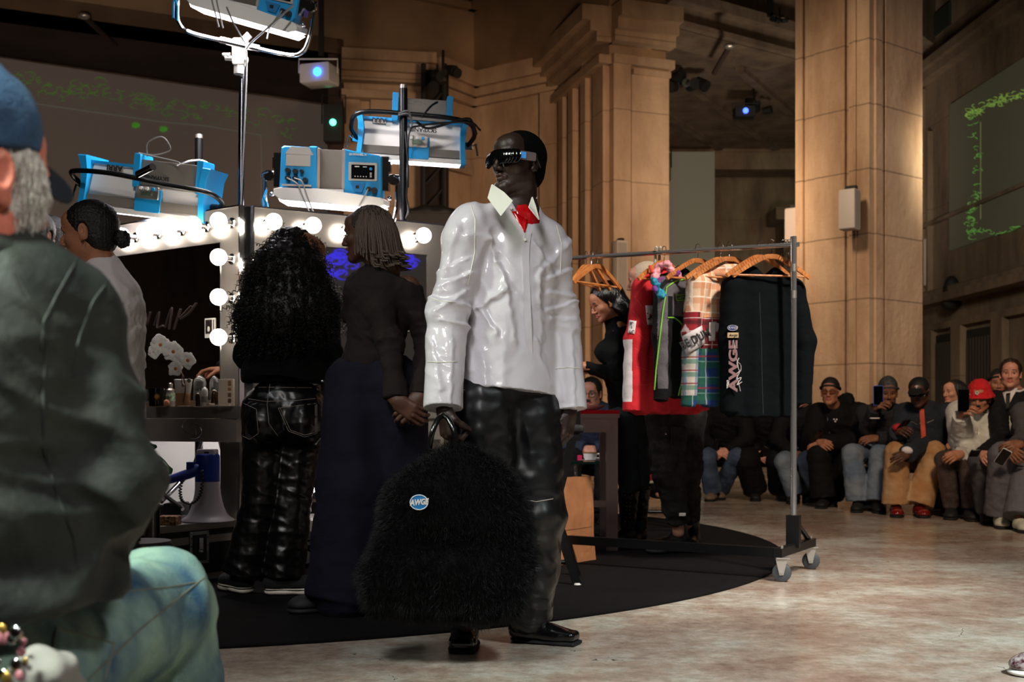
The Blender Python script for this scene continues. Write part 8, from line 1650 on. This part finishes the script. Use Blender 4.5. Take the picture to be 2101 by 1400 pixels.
# ------------------------------------------------------------------ man seated close to the camera at the left
M_olive = mat('dark_olive_jacket', (50, 53, 48), .6, bump=(40, .3), var=(6, (30, 33, 32)), spec=.3); M_jean = mat('faded_green_blue_denim', (140, 168, 152), .85, bump=(260, .4), var=(7, (38, 72, 100)))
root = person_root('person seated close by in a blue cap, dark olive jacket and faded jeans', (-.72, 1.55, 0))
FY = 1.5
J = dict(N=P(-55, 550, 1.5), SL=P(-330, 660, 1.42), SR=P(128, 662, 1.56), EL=P(-420, 1000, 1.5), ER=P(214, 985, 1.56), WL=P(-200, 1180, 1.9), WR=P(170, 1135, 1.84), PL=V3(-.86, 1.5, .44), PR=V3(-.70, 1.52, .45), KL=V3(-1.05, 1.98, .47), KR=V3(-.635, 2.1, .485), AL=V3(-1.1, 2.05, .1), AR=V3(-.61, 2.2, .1))
HO = P(-72, 372, 1.48); Rh = frame(nrm(V3(.5, .86, -.02)))
make_body(root, J, skin('flushed', (228, 132, 108), (200, 110, 100)), dict(o=HO, R=Rh, s=1.04, neck_r=.066), [dict(wr=J['WL'], d=(.5, .8, -.1), pn=(0, .1, -1), side=-1, arm_from=J['EL'], h=.003), dict(wr=J['WR'], d=(-.6, .75, -.15), pn=(0, .1, -1), side=1, arm_from=J['ER'], h=.003)], hh=.0028)
S = SDF(.007); jacket_ops(S, J, g=.01, hem=P(-80, 1235, 1.52), sleeve=(.066, .066, .058), w=.205, depth=.14, waist=.19, hemr=1.05, armk=.02, chest_z=.62)
S.chain([P(-60, 575, 1.5), P(50, 600, 1.5), P(120, 655, 1.55)], [.062, .056, .064], k=.05)
fo = joint_folds(J, ['ER', 'EL'], .014, .07, .16)+[(P(120, 700, 1.45), .12, (.8, 0, .6), .008, .05), (P(200, 800, 1.5), .12, (.3, 0, 1), .008, .06), (P(20, 1050, 1.4), .15, (.2, 0, 1), .010, .06), (P(90, 850, 1.4), .15, (.5, 0, 1), .010, .05), (P(160, 1000, 1.45), .12, (.9, 0, .4), .008, .05)]
jk_ = cloth('jacket', S, M_olive, root, fo, seed=2, amp=.003, L=.2); bj = bvh_of(jk_); mb = MB()
for pts in ([(30, 560), (75, 640), (95, 700), (88, 800), (90, 920), (115, 1010), (150, 1100), (160, 1165)], [(160, 530), (120, 600), (90, 660), (85, 720)], [(228, 570), (190, 620), (160, 700), (150, 780)]):
    q = seam(bj, pts, lift=.0, n=8)
    if len(q) > 2: mb.tube(arc(q[::2], 3), .002, 6)
mb.build('welt_seam', M_olive, jk_)
S = SDF(.006); c = J['N']; S.chain([c+V3(.075, .03, .0), c+V3(.05, -.05, .01), c+V3(-.02, -.08, .02), c+V3(-.09, -.03, .01), c+V3(-.08, .05, 0)], [.026]*5, k=.02); v, f = S.mesh(lambda v: wob(v, .05)*.003); link_mesh('collar', v, f, M_olive, jk_)
S = SDF(.007); trouser_ops(S, J, g=.008, r=(.105, .088, .082), hip=.13); S.cone(J['PR'], J['KR'], .115, .095, k=.03)
fo = joint_folds(J, ['KR', 'KL'], .012, .07, .16)+[(J['PR']*.4+J['KR']*.6+V3(0, -.1, 0), .2, (.7, 0, .7), .008, .06)]
jn = cloth('jeans', S, M_jean, root, fo, seed=3, amp=.004, L=.12); bj = bvh_of(jn); mb = MB()
for pts in ([(150, 1230), (250, 1215), (350, 1205), (400, 1195)], [(115, 1290), (235, 1320)], [(115, 1290), (95, 1395)], [(235, 1320), (215, 1395)], [(180, 1395), (290, 1290), (400, 1200), (440, 1170)]):
    q = seam(bj, pts, lift=.0005, n=8)
    if len(q) > 2: mb.tube(q, .0016, 5)
mb.build('stitching', mat('rust_thread', (104, 104, 92), .7, bump=(100, .1)), jn)
for A_, d in ((J['AL'], (0, 1)), (J['AR'], (.1, 1))): shoe(root, A_, d, .29, M_white, M_white, zs=0)
# cap
M_cap = mat('blue_denim_cap', (52, 84, 116), .85, bump=(220, .4), var=(16, (38, 64, 96))); M_visor = mat('navy_visor', (20, 28, 38), .8, bump=(200, .4)); o = HO; S = SDF(.004); W = lambda x, y, z: o+Rh@V3(x, y, z)
S.ell(W(0, -.018, .062), (.092, .112, .105), Rh, k=.01); S.plane(W(0, 0, .034), Rh@nrm(V3(0, .12, -1)), o-.3, o+.3); v, f = S.mesh(lambda v: wob(v, .07)*.003); cp = link_mesh('cap', v, f, M_cap, root)
S = SDF(.004); S.ell(W(0, .09, .04), (.062, .062, .012), Rh@rotx(-.35), k=.01); v, f = S.mesh(lambda v: -((v-o)@Rh[:, 0])**2*0); 
xx_ = (v-o)@Rh[:, 0]; v = v-Rh[:, 2]*(xx_**2)[:, None]*14; link_mesh('visor', v, f, M_visor, cp)
M_ghair = mat('grey_white_hair', (232, 226, 216), .7, bump=(160, .5), var=(90, (176, 168, 158))); S = SDF(.004); S.ell(W(0, -.02, .02), (.080, .102, .085), Rh, k=.01); S.ell(W(0, -.06, -.035), (.068, .05, .05), Rh, k=.03)
for sx in (-1, 1): S.ell(W(sx*.05, .035, -.005), (.03, .045, .06), Rh, k=.02)
S.plane(W(0, .088, 0), Rh@nrm(V3(0, 1, -.15)), o-.3, o+.3); S.plane(W(0, -.02, -.075), Rh@nrm(V3(0, .15, -1)), o-.3, o+.3)
for sx in (-1, 1): S.ell(W(sx*.085, .0, -.012), (.022, .024, .036), Rh, k=.004, op='-')
v, f = S.mesh(lambda v: wob(v*V3(1, 1, .4), .014)*.0022); hr = link_mesh('grey_hair', v, f, M_ghair, root); nn = normals(v, f); idx = rng.integers(0, len(v), 3500); b0 = v[idx]; n0 = nn[idx]; d_h = n0*.25+V3(0, 0, -1)-Rh[:, 1]*.3+rng.normal(0, .15, (len(idx), 3)); d_h /= np.linalg.norm(d_h, axis=1)[:, None]; ln = rng.uniform(.012, .03, (len(idx), 1))
vv, ff = strands(np.stack([b0, b0+d_h*ln*.5+n0*.003, b0+d_h*ln], 1), np.array([[.0007, .0006, .0002]]), 3); oo = link_mesh('hairs', vv, ff, M_ghair, hr); oo['kind'] = 'stuff'
# keys and white cloth in the lap
t = thing('key_bunch', 'blurred cluster of silver and pink trinkets at the belt', 'keys', P(30, 1330, 1.4)); r_ = random.Random(5)
for i in range(14): MB().ball(P(-5+r_.random()*60, 1285+r_.random()*110, 1.36+r_.random()*.03), .003+r_.random()*.005, 10, 6, None, (1, .5, 1.2)).build('trinket', (M_chrome, mat('pink_bead', (190, 120, 130), .3, bump=(50, .1)), mat('gold_bead', (190, 150, 80), .3, metal=.8, bump=(50, .1)))[i % 3], t)
S = SDF(.006); S.chain([P(40, 1410, 1.42), P(90, 1392, 1.42), P(130, 1420, 1.45)], [.028, .028, .026], k=.03); v, f = S.mesh(lambda v: wob(v, .05)*.008); tag(link_mesh('white_cloth', v, f, mat('dull_white_cloth', (150, 144, 140), .85, bump=(60, .2))), 'crumpled white cloth at the bottom left corner in the lap', 'cloth')
t = thing('bench', 'black bench under the man with the blue cap', 'bench', (-.9, 1.4, 0), 'audience benches'); MB().box((-1.0, 1.42, .30), (.55, .2, .02)).build('seat', M_black, t, smooth=False)
for x in (-1.4, -.6): MB().box((x, 1.42, .14), (.03, .17, .14)).build('leg', M_blackmetal, t, smooth=False)
